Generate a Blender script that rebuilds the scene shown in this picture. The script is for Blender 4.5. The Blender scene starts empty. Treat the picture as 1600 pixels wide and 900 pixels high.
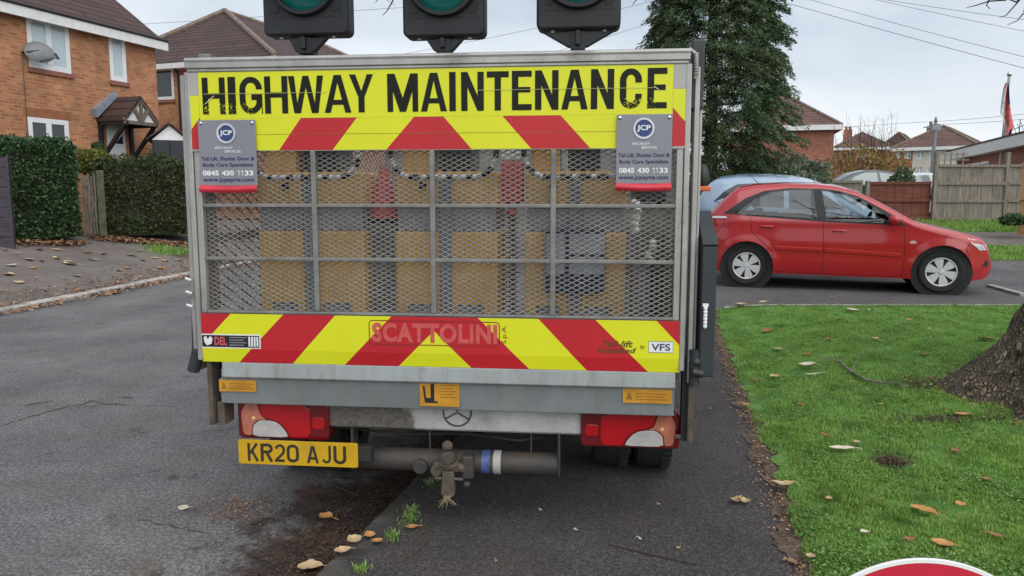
import bpy, bmesh, math, random
import numpy as np
from mathutils import Vector, Matrix
from mathutils.geometry import tessellate_polygon

random.seed(7); RNG = np.random.default_rng(7)
R = math.radians
sc = bpy.context.scene
COL = sc.collection

# ------------------------------------------------------------------ camera, sky, sun, exposure
CAM_H = 1.6; FPX = 1200.0; PITCH = math.atan(145/1200)
cam = bpy.data.objects.new('camera', bpy.data.cameras.new('camera')); COL.objects.link(cam)
cam.location = (0, 0, CAM_H); cam.rotation_euler = (math.pi/2 - PITCH, 0, 0)
cam.data.sensor_width = 36; cam.data.lens = 27; cam.data.clip_end = 3000; cam.data.clip_start = 0.05
sc.camera = cam
SUN_EL, SUN_AZ = R(48), R(152)          # high and behind the camera, very soft
w = bpy.data.worlds.new('World'); sc.world = w; w.use_nodes = True
nt = w.node_tree; nt.nodes.clear()
N = nt.nodes.new
out = N('ShaderNodeOutputWorld'); bg = N('ShaderNodeBackground'); bg.inputs['Strength'].default_value = 0.09
sky = N('ShaderNodeTexSky'); sky.sky_type = 'NISHITA'; sky.sun_disc = False
sky.sun_elevation = SUN_EL; sky.sun_rotation = SUN_AZ; sky.air_density = 1.0; sky.dust_density = 2.0
tc = N('ShaderNodeTexCoord'); mp = N('ShaderNodeMapping'); mp.inputs['Scale'].default_value = (1.0, 1.0, 3.2)
nz = N('ShaderNodeTexNoise'); nz.inputs['Scale'].default_value = 2.9; nz.inputs['Detail'].default_value = 5; nz.inputs['Roughness'].default_value = 0.5
rp = N('ShaderNodeValToRGB')
rp.color_ramp.elements[0].position = 0.38; rp.color_ramp.elements[0].color = (3.5, 4.1, 4.8, 1)
rp.color_ramp.elements[1].position = 0.62; rp.color_ramp.elements[1].color = (6.0, 6.3, 6.65, 1)
sx = N('ShaderNodeSeparateXYZ'); mr = N('ShaderNodeMapRange')
mr.inputs['From Min'].default_value = 0.0; mr.inputs['From Max'].default_value = 0.26
mr.inputs['To Min'].default_value = 0.95; mr.inputs['To Max'].default_value = 0.0
hz = N('ShaderNodeMixRGB'); hz.inputs['Color2'].default_value = (6.9, 7.15, 7.4, 1)
mx = N('ShaderNodeMixRGB'); mx.inputs['Fac'].default_value = 0.86
L = nt.links.new
L(tc.outputs['Generated'], mp.inputs['Vector']); L(mp.outputs['Vector'], nz.inputs['Vector'])
L(nz.outputs['Fac'], rp.inputs['Fac']); L(tc.outputs['Generated'], sx.inputs['Vector'])
L(sx.outputs['Z'], mr.inputs['Value']); L(mr.outputs['Result'], hz.inputs['Fac']); L(rp.outputs['Color'], hz.inputs['Color1'])
L(sky.outputs['Color'], mx.inputs['Color1']); L(hz.outputs['Color'], mx.inputs['Color2'])
L(mx.outputs['Color'], bg.inputs['Color']); L(bg.outputs['Background'], out.inputs['Surface'])
sl = bpy.data.lights.new('sun', 'SUN'); sl.energy = 1.4; sl.angle = R(90); sl.color = (1.0, 0.97, 0.92)
so = bpy.data.objects.new('sun', sl); COL.objects.link(so)
_d = Vector((math.sin(SUN_AZ)*math.cos(SUN_EL), math.cos(SUN_AZ)*math.cos(SUN_EL), math.sin(SUN_EL)))
so.rotation_euler = _d.to_track_quat('Z', 'Y').to_euler(); so.location = (0, -10, 30)
vs = sc.view_settings
vs.view_transform = 'Standard'; vs.look = 'None'; vs.gamma = 1; vs.use_curve_mapping = False; vs.exposure = 0.75
sc.cycles.use_denoising = True; sc.cycles.max_bounces = 6

# ------------------------------------------------------------------ picking real places from the picture
def ray(px, py):
    x = (px-800)/FPX; y = (py-450)/FPX
    return Vector((x, math.cos(PITCH)-y*math.sin(PITCH), -(math.sin(PITCH)+y*math.cos(PITCH))))
CAMP = Vector((0, 0, CAM_H))
def at(px, py, D):                       # the point at distance D ahead
    r = ray(px, py); return CAMP + r*(D/r.y)
class Frame:                             # an upright place with its own x (right) y (into) z (up)
    def __init__(s, o, rz): s.o = Vector(o); s.rz = rz; s.M = Matrix.Translation(s.o) @ Matrix.Rotation(rz, 4, 'Z'); s.I = s.M.inverted()
    def pick(s, px, py, v=0.0):          # local (x,z) on the plane y = v
        c = s.I @ CAMP; d = s.I.to_3x3() @ ray(px, py); t = (v-c.y)/d.y; p = c+d*t
        return p.x, p.z

# ------------------------------------------------------------------ mesh builder
class MB:
    def __init__(s): s.v = []; s.f = []; s.m = []
    def add(s, vs, fs, mi=0):
        o = len(s.v); s.v += [tuple(q) for q in vs]
        for f in fs: s.f.append(tuple(i+o for i in f)); s.m.append(mi)
        return s
    def box(s, c, d, mi=0, M=None):
        x, y, z = [q/2 for q in d]; c = Vector(c)
        vs = [Vector((sx*x, sy*y, sz*z)) for sz in (-1, 1) for sx, sy in ((-1, -1), (1, -1), (1, 1), (-1, 1))]
        if M is not None: vs = [M @ q for q in vs]
        return s.add([q+c for q in vs], [(3,2,1,0), (4,5,6,7), (0,1,5,4), (1,2,6,5), (2,3,7,6), (3,0,4,7)], mi)
    def box2(s, a, b, mi=0):
        return s.box([(a[i]+b[i])/2 for i in range(3)], [abs(b[i]-a[i]) for i in range(3)], mi)
    def bar(s, p0, p1, wd, ht, mi=0, up=(0, 0, 1)):
        p0 = Vector(p0); p1 = Vector(p1); d = p1-p0; l = d.length; d.normalize()
        upv = Vector(up)
        if abs(d.dot(upv)) > 0.98: upv = Vector((0, 1, 0))
        x = d.cross(upv).normalized(); z = x.cross(d)
        M = Matrix((x, d, z)).transposed()
        return s.box((p0+p1)/2, (wd, l, ht), mi, M)
    def cyl(s, p0, p1, r0, r1=None, n=14, mi=0, cap=True):
        return s.tube([p0, p1], [r0, r0 if r1 is None else r1], n, mi, cap)
    def tube(s, pts, r, n=8, mi=0, cap=True):
        pts = [Vector(p) for p in pts]; k = len(pts)
        rs = r if isinstance(r, (list, tuple)) else [r]*k
        vs = []; px = None
        for i, p in enumerate(pts):
            d = (pts[min(i+1, k-1)]-pts[max(i-1, 0)]).normalized()
            if px is None:
                a = Vector((0, 0, 1)) if abs(d.z) < 0.9 else Vector((1, 0, 0)); px = d.cross(a).normalized()
            px = (px-d*px.dot(d)).normalized(); py = d.cross(px)
            for j in range(n):
                a = 2*math.pi*j/n; vs.append(p+(px*math.cos(a)+py*math.sin(a))*rs[i])
        fs = [(i*n+j, i*n+(j+1) % n, (i+1)*n+(j+1) % n, (i+1)*n+j) for i in range(k-1) for j in range(n)]
        if cap: fs += [tuple(range(n-1, -1, -1)), tuple(range((k-1)*n, k*n))]
        return s.add(vs, fs, mi)
    def lathe(s, prof, o, axis='Y', n=24, mi=0):
        o = Vector(o); vs = []
        for r, h in prof:
            for j in range(n):
                a = 2*math.pi*j/n; c, q = r*math.cos(a), r*math.sin(a)
                vs.append(o+Vector({'Y': (c, h, q), 'Z': (c, q, h), 'X': (h, c, q)}[axis]))
        k = len(prof)
        fs = [(i*n+j, i*n+(j+1) % n, (i+1)*n+(j+1) % n, (i+1)*n+j) for i in range(k-1) for j in range(n)]
        return s.add(vs, fs, mi)
    def poly(s, loops, y, mi=0, plane='xz'):          # flat polygon (with holes), facing -y
        if not isinstance(loops[0][0], (tuple, list, Vector)): loops = [loops]
        pts = [p for l in loops for p in l]
        tri = tessellate_polygon([[Vector((p[0], p[1], 0)) for p in l] for l in loops])
        vs = [(p[0], y, p[1]) if plane == 'xz' else (p[0], p[1], y) for p in pts]
        fs = []
        for t in tri:
            a, b, c = [Vector(pts[i][:2]) for i in t]
            cr = (b.x-a.x)*(c.y-a.y)-(b.y-a.y)*(c.x-a.x)
            if abs(cr) < 1e-12: continue
            fs.append(tuple(t) if cr > 0 else tuple(reversed(t)))
        return s.add(vs, fs, mi)
    def prism(s, poly, y0, y1, mi=0, plane='xz'):     # polygon extruded
        k = len(poly)
        P = (lambda p, y: (p[0], y, p[1])) if plane == 'xz' else ((lambda p, y: (p[0], p[1], y)) if plane == 'xy' else (lambda p, y: (y, p[0], p[1])))
        vs = [P(p, y0) for p in poly]+[P(p, y1) for p in poly]
        fs = [tuple(range(k)), tuple(range(2*k-1, k-1, -1))]+[(i, i+k, (i+1) % k+k, (i+1) % k) for i in range(k)]
        s.add(vs, fs, mi); return s
    def sphere(s, c, r, n=12, m=8, mi=0):
        rr = r if isinstance(r, (tuple, list)) else (r, r, r); c = Vector(c); vs = []
        for i in range(m+1):
            t = math.pi*i/m
            for j in range(n):
                a = 2*math.pi*j/n
                vs.append(c+Vector((rr[0]*math.sin(t)*math.cos(a), rr[1]*math.sin(t)*math.sin(a), rr[2]*math.cos(t))))
        return s.add(vs, [(i*n+j, (i+1)*n+j, (i+1)*n+(j+1) % n, i*n+(j+1) % n) for i in range(m) for j in range(n)], mi)
    def xf(s, M): s.v = [tuple(M @ Vector(q)) for q in s.v]; return s
    def build(s, name, mats, parent=None, smooth=None, bevel=0, uv=True, fixn=True, loc=None, rz=None, segs=2, **tags):
        me = bpy.data.meshes.new(name); me.from_pydata(s.v, [], s.f)
        if not isinstance(mats, (list, tuple)): mats = [mats]
        for m_ in mats: me.materials.append(m_)
        me.polygons.foreach_set('material_index', s.m)
        if fixn and len(s.f) < 60000:
            bm = bmesh.new(); bm.from_mesh(me); bmesh.ops.recalc_face_normals(bm, faces=bm.faces); bm.to_mesh(me); bm.free()
        if uv and len(s.f) < 60000: boxuv(me)
        if smooth is not None:
            me.polygons.foreach_set('use_smooth', [True]*len(me.polygons))
            me.set_sharp_from_angle(angle=R(smooth))
        o = bpy.data.objects.new(name, me); COL.objects.link(o)
        if parent is not None: o.parent = parent
        if bevel:
            b = o.modifiers.new('bevel', 'BEVEL'); b.width = bevel; b.segments = segs; b.limit_method = 'ANGLE'; b.angle_limit = R(40)
        if loc is not None: o.location = loc
        if rz is not None: o.rotation_euler = (0, 0, rz)
        return tag(o, **tags)
def boxuv(me):
    l = me.uv_layers.new(name='UVMap')
    for p in me.polygons:
        n = p.normal
        if abs(n.z) > 0.999: u = Vector((1, 0, 0)); v_ = Vector((0, 1, 0))
        else: u = Vector((-n.y, n.x, 0)).normalized(); v_ = n.cross(u)
        for li in p.loop_indices:
            c = me.vertices[me.loops[li].vertex_index].co
            l.data[li].uv = (c.dot(u), c.dot(v_))
def tag(o, label=None, cat=None, group=None, kind=None):
    if label: o['label'] = label
    if cat: o['category'] = cat
    if group: o['group'] = group
    if kind: o['kind'] = kind
    return o
def thing(name, label, cat, loc=(0, 0, 0), rz=0, group=None):
    o = bpy.data.objects.new(name, None); COL.objects.link(o); o.location = loc; o.rotation_euler = (0, 0, rz)
    o.empty_display_size = 0.2
    return tag(o, label, cat, group)
def children(o): return [c for c in bpy.data.objects if c.parent == o]
def copy_tree(o, parent=None):
    c = o.copy(); COL.objects.link(c)
    if parent is not None: c.parent = parent
    for ch in children(o): copy_tree(ch, c)
    return c
def clip(poly, a, b, c):                  # keep a*x+b*y <= c
    o = []
    for i in range(len(poly)):
        p, q = poly[i], poly[(i+1) % len(poly)]
        fp, fq = a*p[0]+b*p[1]-c, a*q[0]+b*q[1]-c
        if fp <= 0: o.append(p)
        if fp*fq < 0: t = fp/(fp-fq); o.append((p[0]+t*(q[0]-p[0]), p[1]+t*(q[1]-p[1])))
    return o
def text_mesh(s, bold=0.0, shear=0.0, spacing=1.0, align='CENTER'):
    cu = bpy.data.curves.new('t', 'FONT'); cu.body = s; cu.align_x = align; cu.size = 1; cu.offset = bold; cu.shear = shear; cu.space_character = spacing
    cu.resolution_u = 3
    ob = bpy.data.objects.new('t', cu); COL.objects.link(ob)
    me = bpy.data.meshes.new_from_object(ob.evaluated_get(bpy.context.evaluated_depsgraph_get()))
    vs = [tuple(q.co) for q in me.vertices]; fs = [tuple(p.vertices) for p in me.polygons]
    bpy.data.objects.remove(ob); bpy.data.curves.remove(cu); bpy.data.meshes.remove(me)
    return vs, fs
def put_text(mb, s, x0, x1, z0, z1, y, mi=0, bold=0.0, shear=0.0, rot=False, spacing=1.0):   # fit text in a rectangle facing -y
    vs, fs = text_mesh(s, bold, shear, spacing)
    xs = [q[0] for q in vs]; ys = [q[1] for q in vs]
    ax, bx, ay, by = min(xs), max(xs), min(ys), max(ys)
    o = []
    for q in vs:
        a = (q[0]-ax)/(bx-ax); b = (q[1]-ay)/(by-ay)
        if rot: a, b = 1-b, a
        o.append((x0+a*(x1-x0), y, z0+b*(z1-z0)))
    mb.add(o, fs, mi)

# ------------------------------------------------------------------ materials
def new_mat(name):
    m = bpy.data.materials.new(name); m.use_nodes = True
    return m, m.node_tree, m.node_tree.nodes['Principled BSDF']
def c4(c): return (c[0], c[1], c[2], 1)
def mat(name, col, rough=0.6, metal=0.0, var=0.15, scale=6.0, bump=0.0, bscale=None, coat=0.0, col2=None, detail=6, ior=None, thr=(0.35, 0.65), coords='Object', spec=None, stretch=None):
    m, t, b = new_mat(name); nd = t.nodes.new; lk = t.links.new
    tcn = nd('ShaderNodeTexCoord'); src = tcn.outputs[coords]
    if stretch:
        mpn = nd('ShaderNodeMapping'); mpn.inputs['Scale'].default_value = stretch; lk(src, mpn.inputs['Vector']); src = mpn.outputs['Vector']
    n = nd('ShaderNodeTexNoise'); n.inputs['Scale'].default_value = scale; n.inputs['Detail'].default_value = detail; n.inputs['Roughness'].default_value = 0.6
    lk(src, n.inputs['Vector'])
    r = nd('ShaderNodeValToRGB'); r.color_ramp.elements[0].position = thr[0]; r.color_ramp.elements[1].position = thr[1]
    if col2 is None:
        r.color_ramp.elements[0].color = c4([q*(1-var) for q in col]); r.color_ramp.elements[1].color = c4([min(1, q*(1+var)) for q in col])
    else:
        r.color_ramp.elements[0].color = c4(col); r.color_ramp.elements[1].color = c4(col2)
    lk(n.outputs['Fac'], r.inputs['Fac']); lk(r.outputs['Color'], b.inputs['Base Color'])
    b.inputs['Roughness'].default_value = rough; b.inputs['Metallic'].default_value = metal
    if coat: b.inputs['Coat Weight'].default_value = coat; b.inputs['Coat Roughness'].default_value = 0.05
    if ior: b.inputs['IOR'].default_value = ior
    if spec is not None: b.inputs['Specular IOR Level'].default_value = spec
    if bump:
        n2 = nd('ShaderNodeTexNoise'); n2.inputs['Scale'].default_value = bscale or scale*4; n2.inputs['Detail'].default_value = 4; lk(src, n2.inputs['Vector'])
        bp = nd('ShaderNodeBump'); bp.inputs['Strength'].default_value = bump; bp.inputs['Distance'].default_value = 0.02
        lk(n2.outputs['Fac'], bp.inputs['Height']); lk(bp.outputs['Normal'], b.inputs['Normal'])
    return m
def grime(m, col, scale=3.0, lo=0.5, hi=0.75, amount=0.7, stretch=None, rough=None):     # add a dirt layer over a mat()
    t = m.node_tree; nd = t.nodes.new; lk = t.links.new; b = t.nodes['Principled BSDF']
    src = b.inputs['Base Color'].links[0].from_socket
    tcn = nd('ShaderNodeTexCoord'); s = tcn.outputs['Object']
    if stretch:
        mpn = nd('ShaderNodeMapping'); mpn.inputs['Scale'].default_value = stretch; lk(s, mpn.inputs['Vector']); s = mpn.outputs['Vector']
    n = nd('ShaderNodeTexNoise'); n.inputs['Scale'].default_value = scale; n.inputs['Detail'].default_value = 8; n.inputs['Roughness'].default_value = 0.7
    lk(s, n.inputs['Vector'])
    r = nd('ShaderNodeMapRange'); r.inputs['From Min'].default_value = lo; r.inputs['From Max'].default_value = hi; r.inputs['To Max'].default_value = amount
    lk(n.outputs['Fac'], r.inputs['Value'])
    x = nd('ShaderNodeMixRGB'); x.inputs['Color2'].default_value = c4(col); lk(r.outputs['Result'], x.inputs['Fac']); lk(src, x.inputs['Color1']); lk(x.outputs['Color'], b.inputs['Base Color'])
    if rough is not None:
        y = nd('ShaderNodeMapRange'); y.inputs['To Min'].default_value = b.inputs['Roughness'].default_value; y.inputs['To Max'].default_value = rough
        lk(r.outputs['Result'], y.inputs['Value']); lk(y.outputs['Result'], b.inputs['Roughness'])
    return m
def leafmat(name, cols, rough=0.55, trans=0.25, patch=None, pscale=0.6):        # colour varies leaf by leaf
    m, t, b = new_mat(name); nd = t.nodes.new; lk = t.links.new
    g = nd('ShaderNodeNewGeometry'); r = nd('ShaderNodeValToRGB')
    el = r.color_ramp.elements
    while len(el) < len(cols): el.new(0.5)
    for i, c in enumerate(cols): el[i].position = i/(len(cols)-1); el[i].color = c4(c)
    lk(g.outputs['Random Per Island'], r.inputs['Fac']); colr = r.outputs['Color']
    if patch:
        tcn = nd('ShaderNodeTexCoord'); n = nd('ShaderNodeTexNoise'); n.inputs['Scale'].default_value = pscale; n.inputs['Detail'].default_value = 3; lk(tcn.outputs['Object'], n.inputs['Vector'])
        q = nd('ShaderNodeMapRange'); q.inputs['From Min'].default_value = 0.42; q.inputs['From Max'].default_value = 0.68; q.inputs['To Max'].default_value = 0.7
        lk(n.outputs['Fac'], q.inputs['Value'])
        x = nd('ShaderNodeMixRGB'); x.inputs['Color2'].default_value = c4(patch); lk(q.outputs['Result'], x.inputs['Fac']); lk(colr, x.inputs['Color1']); colr = x.outputs['Color']
    lk(colr, b.inputs['Base Color']); b.inputs['Roughness'].default_value = rough
    b.inputs['Specular IOR Level'].default_value = 0.35
    if trans:
        tr = nd('ShaderNodeBsdfTranslucent'); lk(colr, tr.inputs['Color']); ms = nd('ShaderNodeMixShader'); ms.inputs['Fac'].default_value = trans
        lk(b.outputs['BSDF'], ms.inputs[1]); lk(tr.outputs['BSDF'], ms.inputs[2]); lk(ms.outputs['Shader'], t.nodes['Material Output'].inputs['Surface'])
    return m
def brickmat(name, c1, c2, mortar, bw=0.225, bh=0.075, mw=0.010, rough=0.85, bump=0.4, offset=0.5, nvar=0.35):
    m, t, b = new_mat(name); nd = t.nodes.new; lk = t.links.new
    tcn = nd('ShaderNodeTexCoord'); br = nd('ShaderNodeTexBrick'); br.offset = offset
    br.inputs['Scale'].default_value = 1; br.inputs['Brick Width'].default_value = bw; br.inputs['Row Height'].default_value = bh; br.inputs['Mortar Size'].default_value = mw
    br.inputs['Color1'].default_value = c4(c1); br.inputs['Color2'].default_value = c4(c2); br.inputs['Mortar'].default_value = c4(mortar); br.inputs['Mortar Smooth'].default_value = 0.2
    lk(tcn.outputs['UV'], br.inputs['Vector'])
    n = nd('ShaderNodeTexNoise'); n.inputs['Scale'].default_value = 1.3; n.inputs['Detail'].default_value = 8; n.inputs['Roughness'].default_value = 0.75; lk(tcn.outputs['Object'], n.inputs['Vector'])
    q = nd('ShaderNodeMapRange'); q.inputs['From Min'].default_value = 0.3; q.inputs['From Max'].default_value = 0.7; q.inputs['To Min'].default_value = 1-nvar; q.inputs['To Max'].default_value = 1+nvar
    lk(n.outputs['Fac'], q.inputs['Value'])
    x = nd('ShaderNodeMixRGB'); x.blend_type = 'MULTIPLY'; x.inputs['Fac'].default_value = 1; lk(br.outputs['Color'], x.inputs['Color1']); lk(q.outputs['Result'], x.inputs['Color2'])
    lk(x.outputs['Color'], b.inputs['Base Color']); b.inputs['Roughness'].default_value = rough
    bp = nd('ShaderNodeBump'); bp.inputs['Strength'].default_value = bump; bp.inputs['Distance'].default_value = 0.02; bp.invert = True
    lk(br.outputs['Fac'], bp.inputs['Height']); lk(bp.outputs['Normal'], b.inputs['Normal'])
    return m
def glassmat(name, col, rough=0.03, ior=2.0):
    m, t, b = new_mat(name); b.inputs['Base Color'].default_value = c4(col); b.inputs['Roughness'].default_value = rough; b.inputs['IOR'].default_value = ior
    return m

M = {}
M['brick'] = brickmat('house_brick', (0.52, 0.225, 0.10), (0.34, 0.12, 0.055), (0.40, 0.25, 0.16))
M['brick_far'] = brickmat('far_brick', (0.36, 0.13, 0.085), (0.28, 0.09, 0.06), (0.3, 0.18, 0.13))
M['cream'] = mat('cream_render', (0.56, 0.52, 0.45), 0.9, var=0.06, scale=0.8)
M['tile'] = brickmat('concrete_roof_tile', (0.078, 0.036, 0.031), (0.055, 0.026, 0.023), (0.014, 0.009, 0.009), bw=2.2, bh=0.30, mw=0.030, bump=1.0, rough=0.75)
M['tile_light'] = brickmat('weathered_roof_tile', (0.15, 0.085, 0.072), (0.11, 0.06, 0.052), (0.06, 0.036, 0.032), bw=2.4, bh=0.30, mw=0.024, bump=1.0)
M['ridge'] = mat('ridge_tile', (0.20, 0.15, 0.12), 0.85, var=0.3, scale=5)
M['upvc'] = mat('white_upvc', (0.78, 0.79, 0.80), 0.35, var=0.03)
M['white_paint'] = mat('white_painted_board', (0.74, 0.74, 0.73), 0.55, var=0.06)
M['window'] = glassmat('pale_blue_window_glass', (0.46, 0.55, 0.60), 0.02, 2.0)  # glossy pane with a pale blue base colour
M['window_dark'] = glassmat('dark_window_glass', (0.02, 0.024, 0.026), 0.03, 1.7)
M['curtain'] = mat('net_curtain', (0.55, 0.58, 0.60), 0.9, var=0.1, stretch=(14, 14, 0.6), scale=2)
M['sill'] = mat('tile_sill', (0.26, 0.11, 0.08), 0.8, var=0.2)
M['black_wood'] = mat('black_painted_wood', (0.012, 0.012, 0.013), 0.55)
M['dark_door'] = mat('dark_garage_door', (0.022, 0.026, 0.035), 0.6)
M['lead'] = mat('lead_flashing', (0.23, 0.26, 0.30), 0.55, var=0.15)
M['grey_metal'] = mat('grey_dish_metal', (0.20, 0.21, 0.22), 0.45, var=0.1)
M['old_wood'] = mat('weathered_fence_wood', (0.21, 0.18, 0.15), 0.85, var=0.35, scale=3, stretch=(9, 9, 0.7), bump=0.3)
grime(M['old_wood'], (0.09, 0.085, 0.06), 2.0, 0.5, 0.75, 0.6)
M['red_wood'] = mat('red_brown_fence_wood', (0.15, 0.046, 0.028), 0.8, var=0.35, scale=3, stretch=(0.7, 0.7, 9), bump=0.3)
M['new_wood'] = mat('orange_fence_wood', (0.40, 0.22, 0.11), 0.8, var=0.2, scale=3, stretch=(9, 9, 0.7))
M['gate_wood'] = mat('mossy_gate_wood', (0.19, 0.165, 0.14), 0.85, var=0.4, scale=3, stretch=(9, 9, 0.7), bump=0.3)
M['plum_wood'] = mat('plum_stained_board', (0.058, 0.045, 0.060), 0.7, var=0.25, scale=3, stretch=(1, 1, 10))
M['concrete'] = mat('concrete', (0.33, 0.31, 0.28), 0.85, var=0.3, scale=7, bump=0.2)
# truck
M['steel'] = mat('galvanised_steel', (0.23, 0.225, 0.215), 0.5, metal=0.3, var=0.22, scale=9, bump=0.05)
grime(M['steel'], (0.13, 0.11, 0.09), 5.0, 0.52, 0.8, 0.7)
M['alu'] = mat('dirty_aluminium', (0.40, 0.39, 0.375), 0.45, metal=0.4, var=0.14, scale=6)
grime(M['alu'], (0.12, 0.105, 0.09), 4.0, 0.56, 0.8, 0.8, rough=0.8)
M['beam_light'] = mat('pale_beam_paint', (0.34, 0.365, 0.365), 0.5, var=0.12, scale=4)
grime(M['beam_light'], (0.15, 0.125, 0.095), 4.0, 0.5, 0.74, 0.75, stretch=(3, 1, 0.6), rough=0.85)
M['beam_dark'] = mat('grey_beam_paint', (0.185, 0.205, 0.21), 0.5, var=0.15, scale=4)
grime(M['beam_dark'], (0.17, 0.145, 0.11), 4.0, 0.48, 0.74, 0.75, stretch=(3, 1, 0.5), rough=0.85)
M['white_van'] = mat('white_van_paint', (0.52, 0.52, 0.51), 0.4, var=0.08, scale=3)
grime(M['white_van'], (0.17, 0.145, 0.12), 3.0, 0.42, 0.66, 0.85, rough=0.9)
M['mesh'] = mat('expanded_steel_mesh', (0.235, 0.225, 0.21), 0.5, metal=0.25, var=0.2, scale=8)
M['yellow'] = mat('fluorescent_yellow_film', (0.70, 0.72, 0.012), 0.45, var=0.035, scale=3)
grime(M['yellow'], (0.34, 0.32, 0.05), 6.0, 0.62, 0.85, 0.5)
M['red'] = mat('red_reflective_film', (0.50, 0.013, 0.022), 0.42, var=0.06, scale=3)
grime(M['red'], (0.22, 0.02, 0.02), 6.0, 0.6, 0.85, 0.4)
M['black_letter'] = mat('worn_black_vinyl', (0.009, 0.010, 0.006), 0.55, var=0.2, spec=0.25)
M['dark_metal'] = mat('black_painted_steel', (0.030, 0.032, 0.036), 0.5, var=0.25, scale=6)
grime(M['dark_metal'], (0.10, 0.09, 0.075), 6.0, 0.58, 0.85, 0.5)
M['locker'] = mat('dark_grey_locker_paint', (0.028, 0.034, 0.039), 0.5, var=0.15, scale=4)
M['chassis'] = mat('dirty_chassis', (0.028, 0.026, 0.024), 0.8, var=0.4, scale=6)
M['towbar'] = mat('dirty_towbar', (0.038, 0.038, 0.039), 0.6, var=0.3, scale=8, bump=0.1)
grime(M['towbar'], (0.085, 0.064, 0.047), 5.0, 0.40, 0.62, 0.85)
M['mud'] = mat('rusty_muddy_steel', (0.105, 0.082, 0.064), 0.85, var=0.35, scale=14, bump=0.3)
M['rubber'] = mat('tyre_rubber', (0.018, 0.018, 0.019), 0.8, var=0.2, bump=0.15)
M['chrome'] = mat('chrome', (0.62, 0.63, 0.64), 0.15, metal=1.0, var=0.1)
M['alloy'] = mat('silver_alloy', (0.66, 0.665, 0.67), 0.4, metal=0.25, var=0.04)
M['plate'] = mat('yellow_number_plate', (0.62, 0.37, 0.012), 0.4, var=0.08, scale=9)
grime(M['plate'], (0.33, 0.22, 0.05), 6.0, 0.5, 0.8, 0.5)
M['plate_text'] = mat('plate_black', (0.03, 0.028, 0.02), 0.5)
M['sticker'] = mat('orange_sticker', (0.55, 0.26, 0.02), 0.5, var=0.15, scale=12)
M['sticker_text'] = mat('faded_sticker_print', (0.30, 0.14, 0.012), 0.6)
M['black'] = mat('matt_black', (0.012, 0.012, 0.013), 0.6)
M['white'] = mat('white_vinyl', (0.78, 0.78, 0.78), 0.45, var=0.04)
M['notice'] = mat('grey_notice_board', (0.235, 0.235, 0.275), 0.35, var=0.05, scale=3)
M['navy'] = mat('navy_print', (0.022, 0.022, 0.10), 0.45)
M['pale_navy'] = mat('blue_logo', (0.03, 0.055, 0.19), 0.35)
M['notice_red'] = mat('peeling_red_strip', (0.58, 0.03, 0.05), 0.45)
M['emboss_red'] = mat('scratched_pink_lettering', (0.58, 0.09, 0.085), 0.55, var=0.15, scale=20)
M['dark_red'] = mat('dark_red_outline', (0.26, 0.02, 0.02), 0.5)
M['lens_red'] = mat('red_tail_lens', (0.42, 0.006, 0.010), 0.14, coat=0.6, var=0.1, bump=0.05, bscale=90)
M['lens_dark'] = mat('dark_red_tail_lens', (0.14, 0.006, 0.010), 0.16, coat=0.6, var=0.2)
M['lens_clear'] = mat('clear_reverse_lens', (0.50, 0.47, 0.46), 0.16, coat=0.6, var=0.15, scale=12)
M['lens_amber'] = mat('amber_lens', (0.50, 0.17, 0.11), 0.15, coat=0.6, var=0.25, scale=10)
M['teal'] = mat('unlit_green_lens', (0.005, 0.155, 0.14), 0.18, coat=0.5, var=0.12, scale=90)
M['lens_off_red'] = mat('unlit_red_lens', (0.16, 0.012, 0.012), 0.18, coat=0.5)
M['lens_off_amber'] = mat('unlit_amber_lens', (0.22, 0.09, 0.01), 0.18, coat=0.5)
M['signal'] = mat('signal_black_plastic', (0.025, 0.027, 0.031), 0.5, var=0.18, scale=5, spec=0.35)
M['trolley'] = mat('mustard_trolley_paint', (0.64, 0.36, 0.095), 0.5, var=0.10, scale=4)
grime(M['trolley'], (0.22, 0.13, 0.05), 5.0, 0.55, 0.8, 0.6)
M['band'] = mat('grey_trolley_band', (0.26, 0.255, 0.275), 0.55, var=0.12)
M['cone_red'] = mat('cone_red', (0.60, 0.10, 0.11), 0.5, var=0.1)
M['blue_box'] = mat('navy_box', (0.018, 0.026, 0.075), 0.5)
M['pale_box'] = mat('pale_grey_label', (0.33, 0.35, 0.40), 0.5, var=0.1)
M['bed'] = mat('bed_floor', (0.14, 0.135, 0.13), 0.8, var=0.3)
# cars
def paint(name, col): return mat(name, col, 0.35, var=0.03, scale=2, coat=1.0)
M['car_red'] = paint('red_car_paint', (0.43, 0.008, 0.012)); M['car_blue'] = paint('pale_blue_car_paint', (0.31, 0.41, 0.53))
M['car_green'] = paint('dark_green_car_paint', (0.02, 0.045, 0.042)); M['car_white'] = paint('white_car_paint', (0.62, 0.63, 0.64))
M['car_glass'] = glassmat('car_glass', (0.02, 0.028, 0.032), 0.02, 1.6)
def clearglass(name, tint):                            # thin window glass: clear head on, mirror-like at a slant
    m, t, b = new_mat(name); nd = t.nodes.new; lk = t.links.new
    tr = nd('ShaderNodeBsdfTransparent'); tr.inputs['Color'].default_value = c4(tint); gl = nd('ShaderNodeBsdfGlossy'); gl.inputs['Roughness'].default_value = 0.01
    f = nd('ShaderNodeFresnel'); f.inputs['IOR'].default_value = 1.75; ms = nd('ShaderNodeMixShader')
    lk(f.outputs['Fac'], ms.inputs['Fac']); lk(tr.outputs['BSDF'], ms.inputs[1]); lk(gl.outputs['BSDF'], ms.inputs[2]); lk(ms.outputs['Shader'], t.nodes['Material Output'].inputs['Surface'])
    return m
M['clear_glass'] = clearglass('clear_car_glass', (0.72, 0.78, 0.78))
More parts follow.
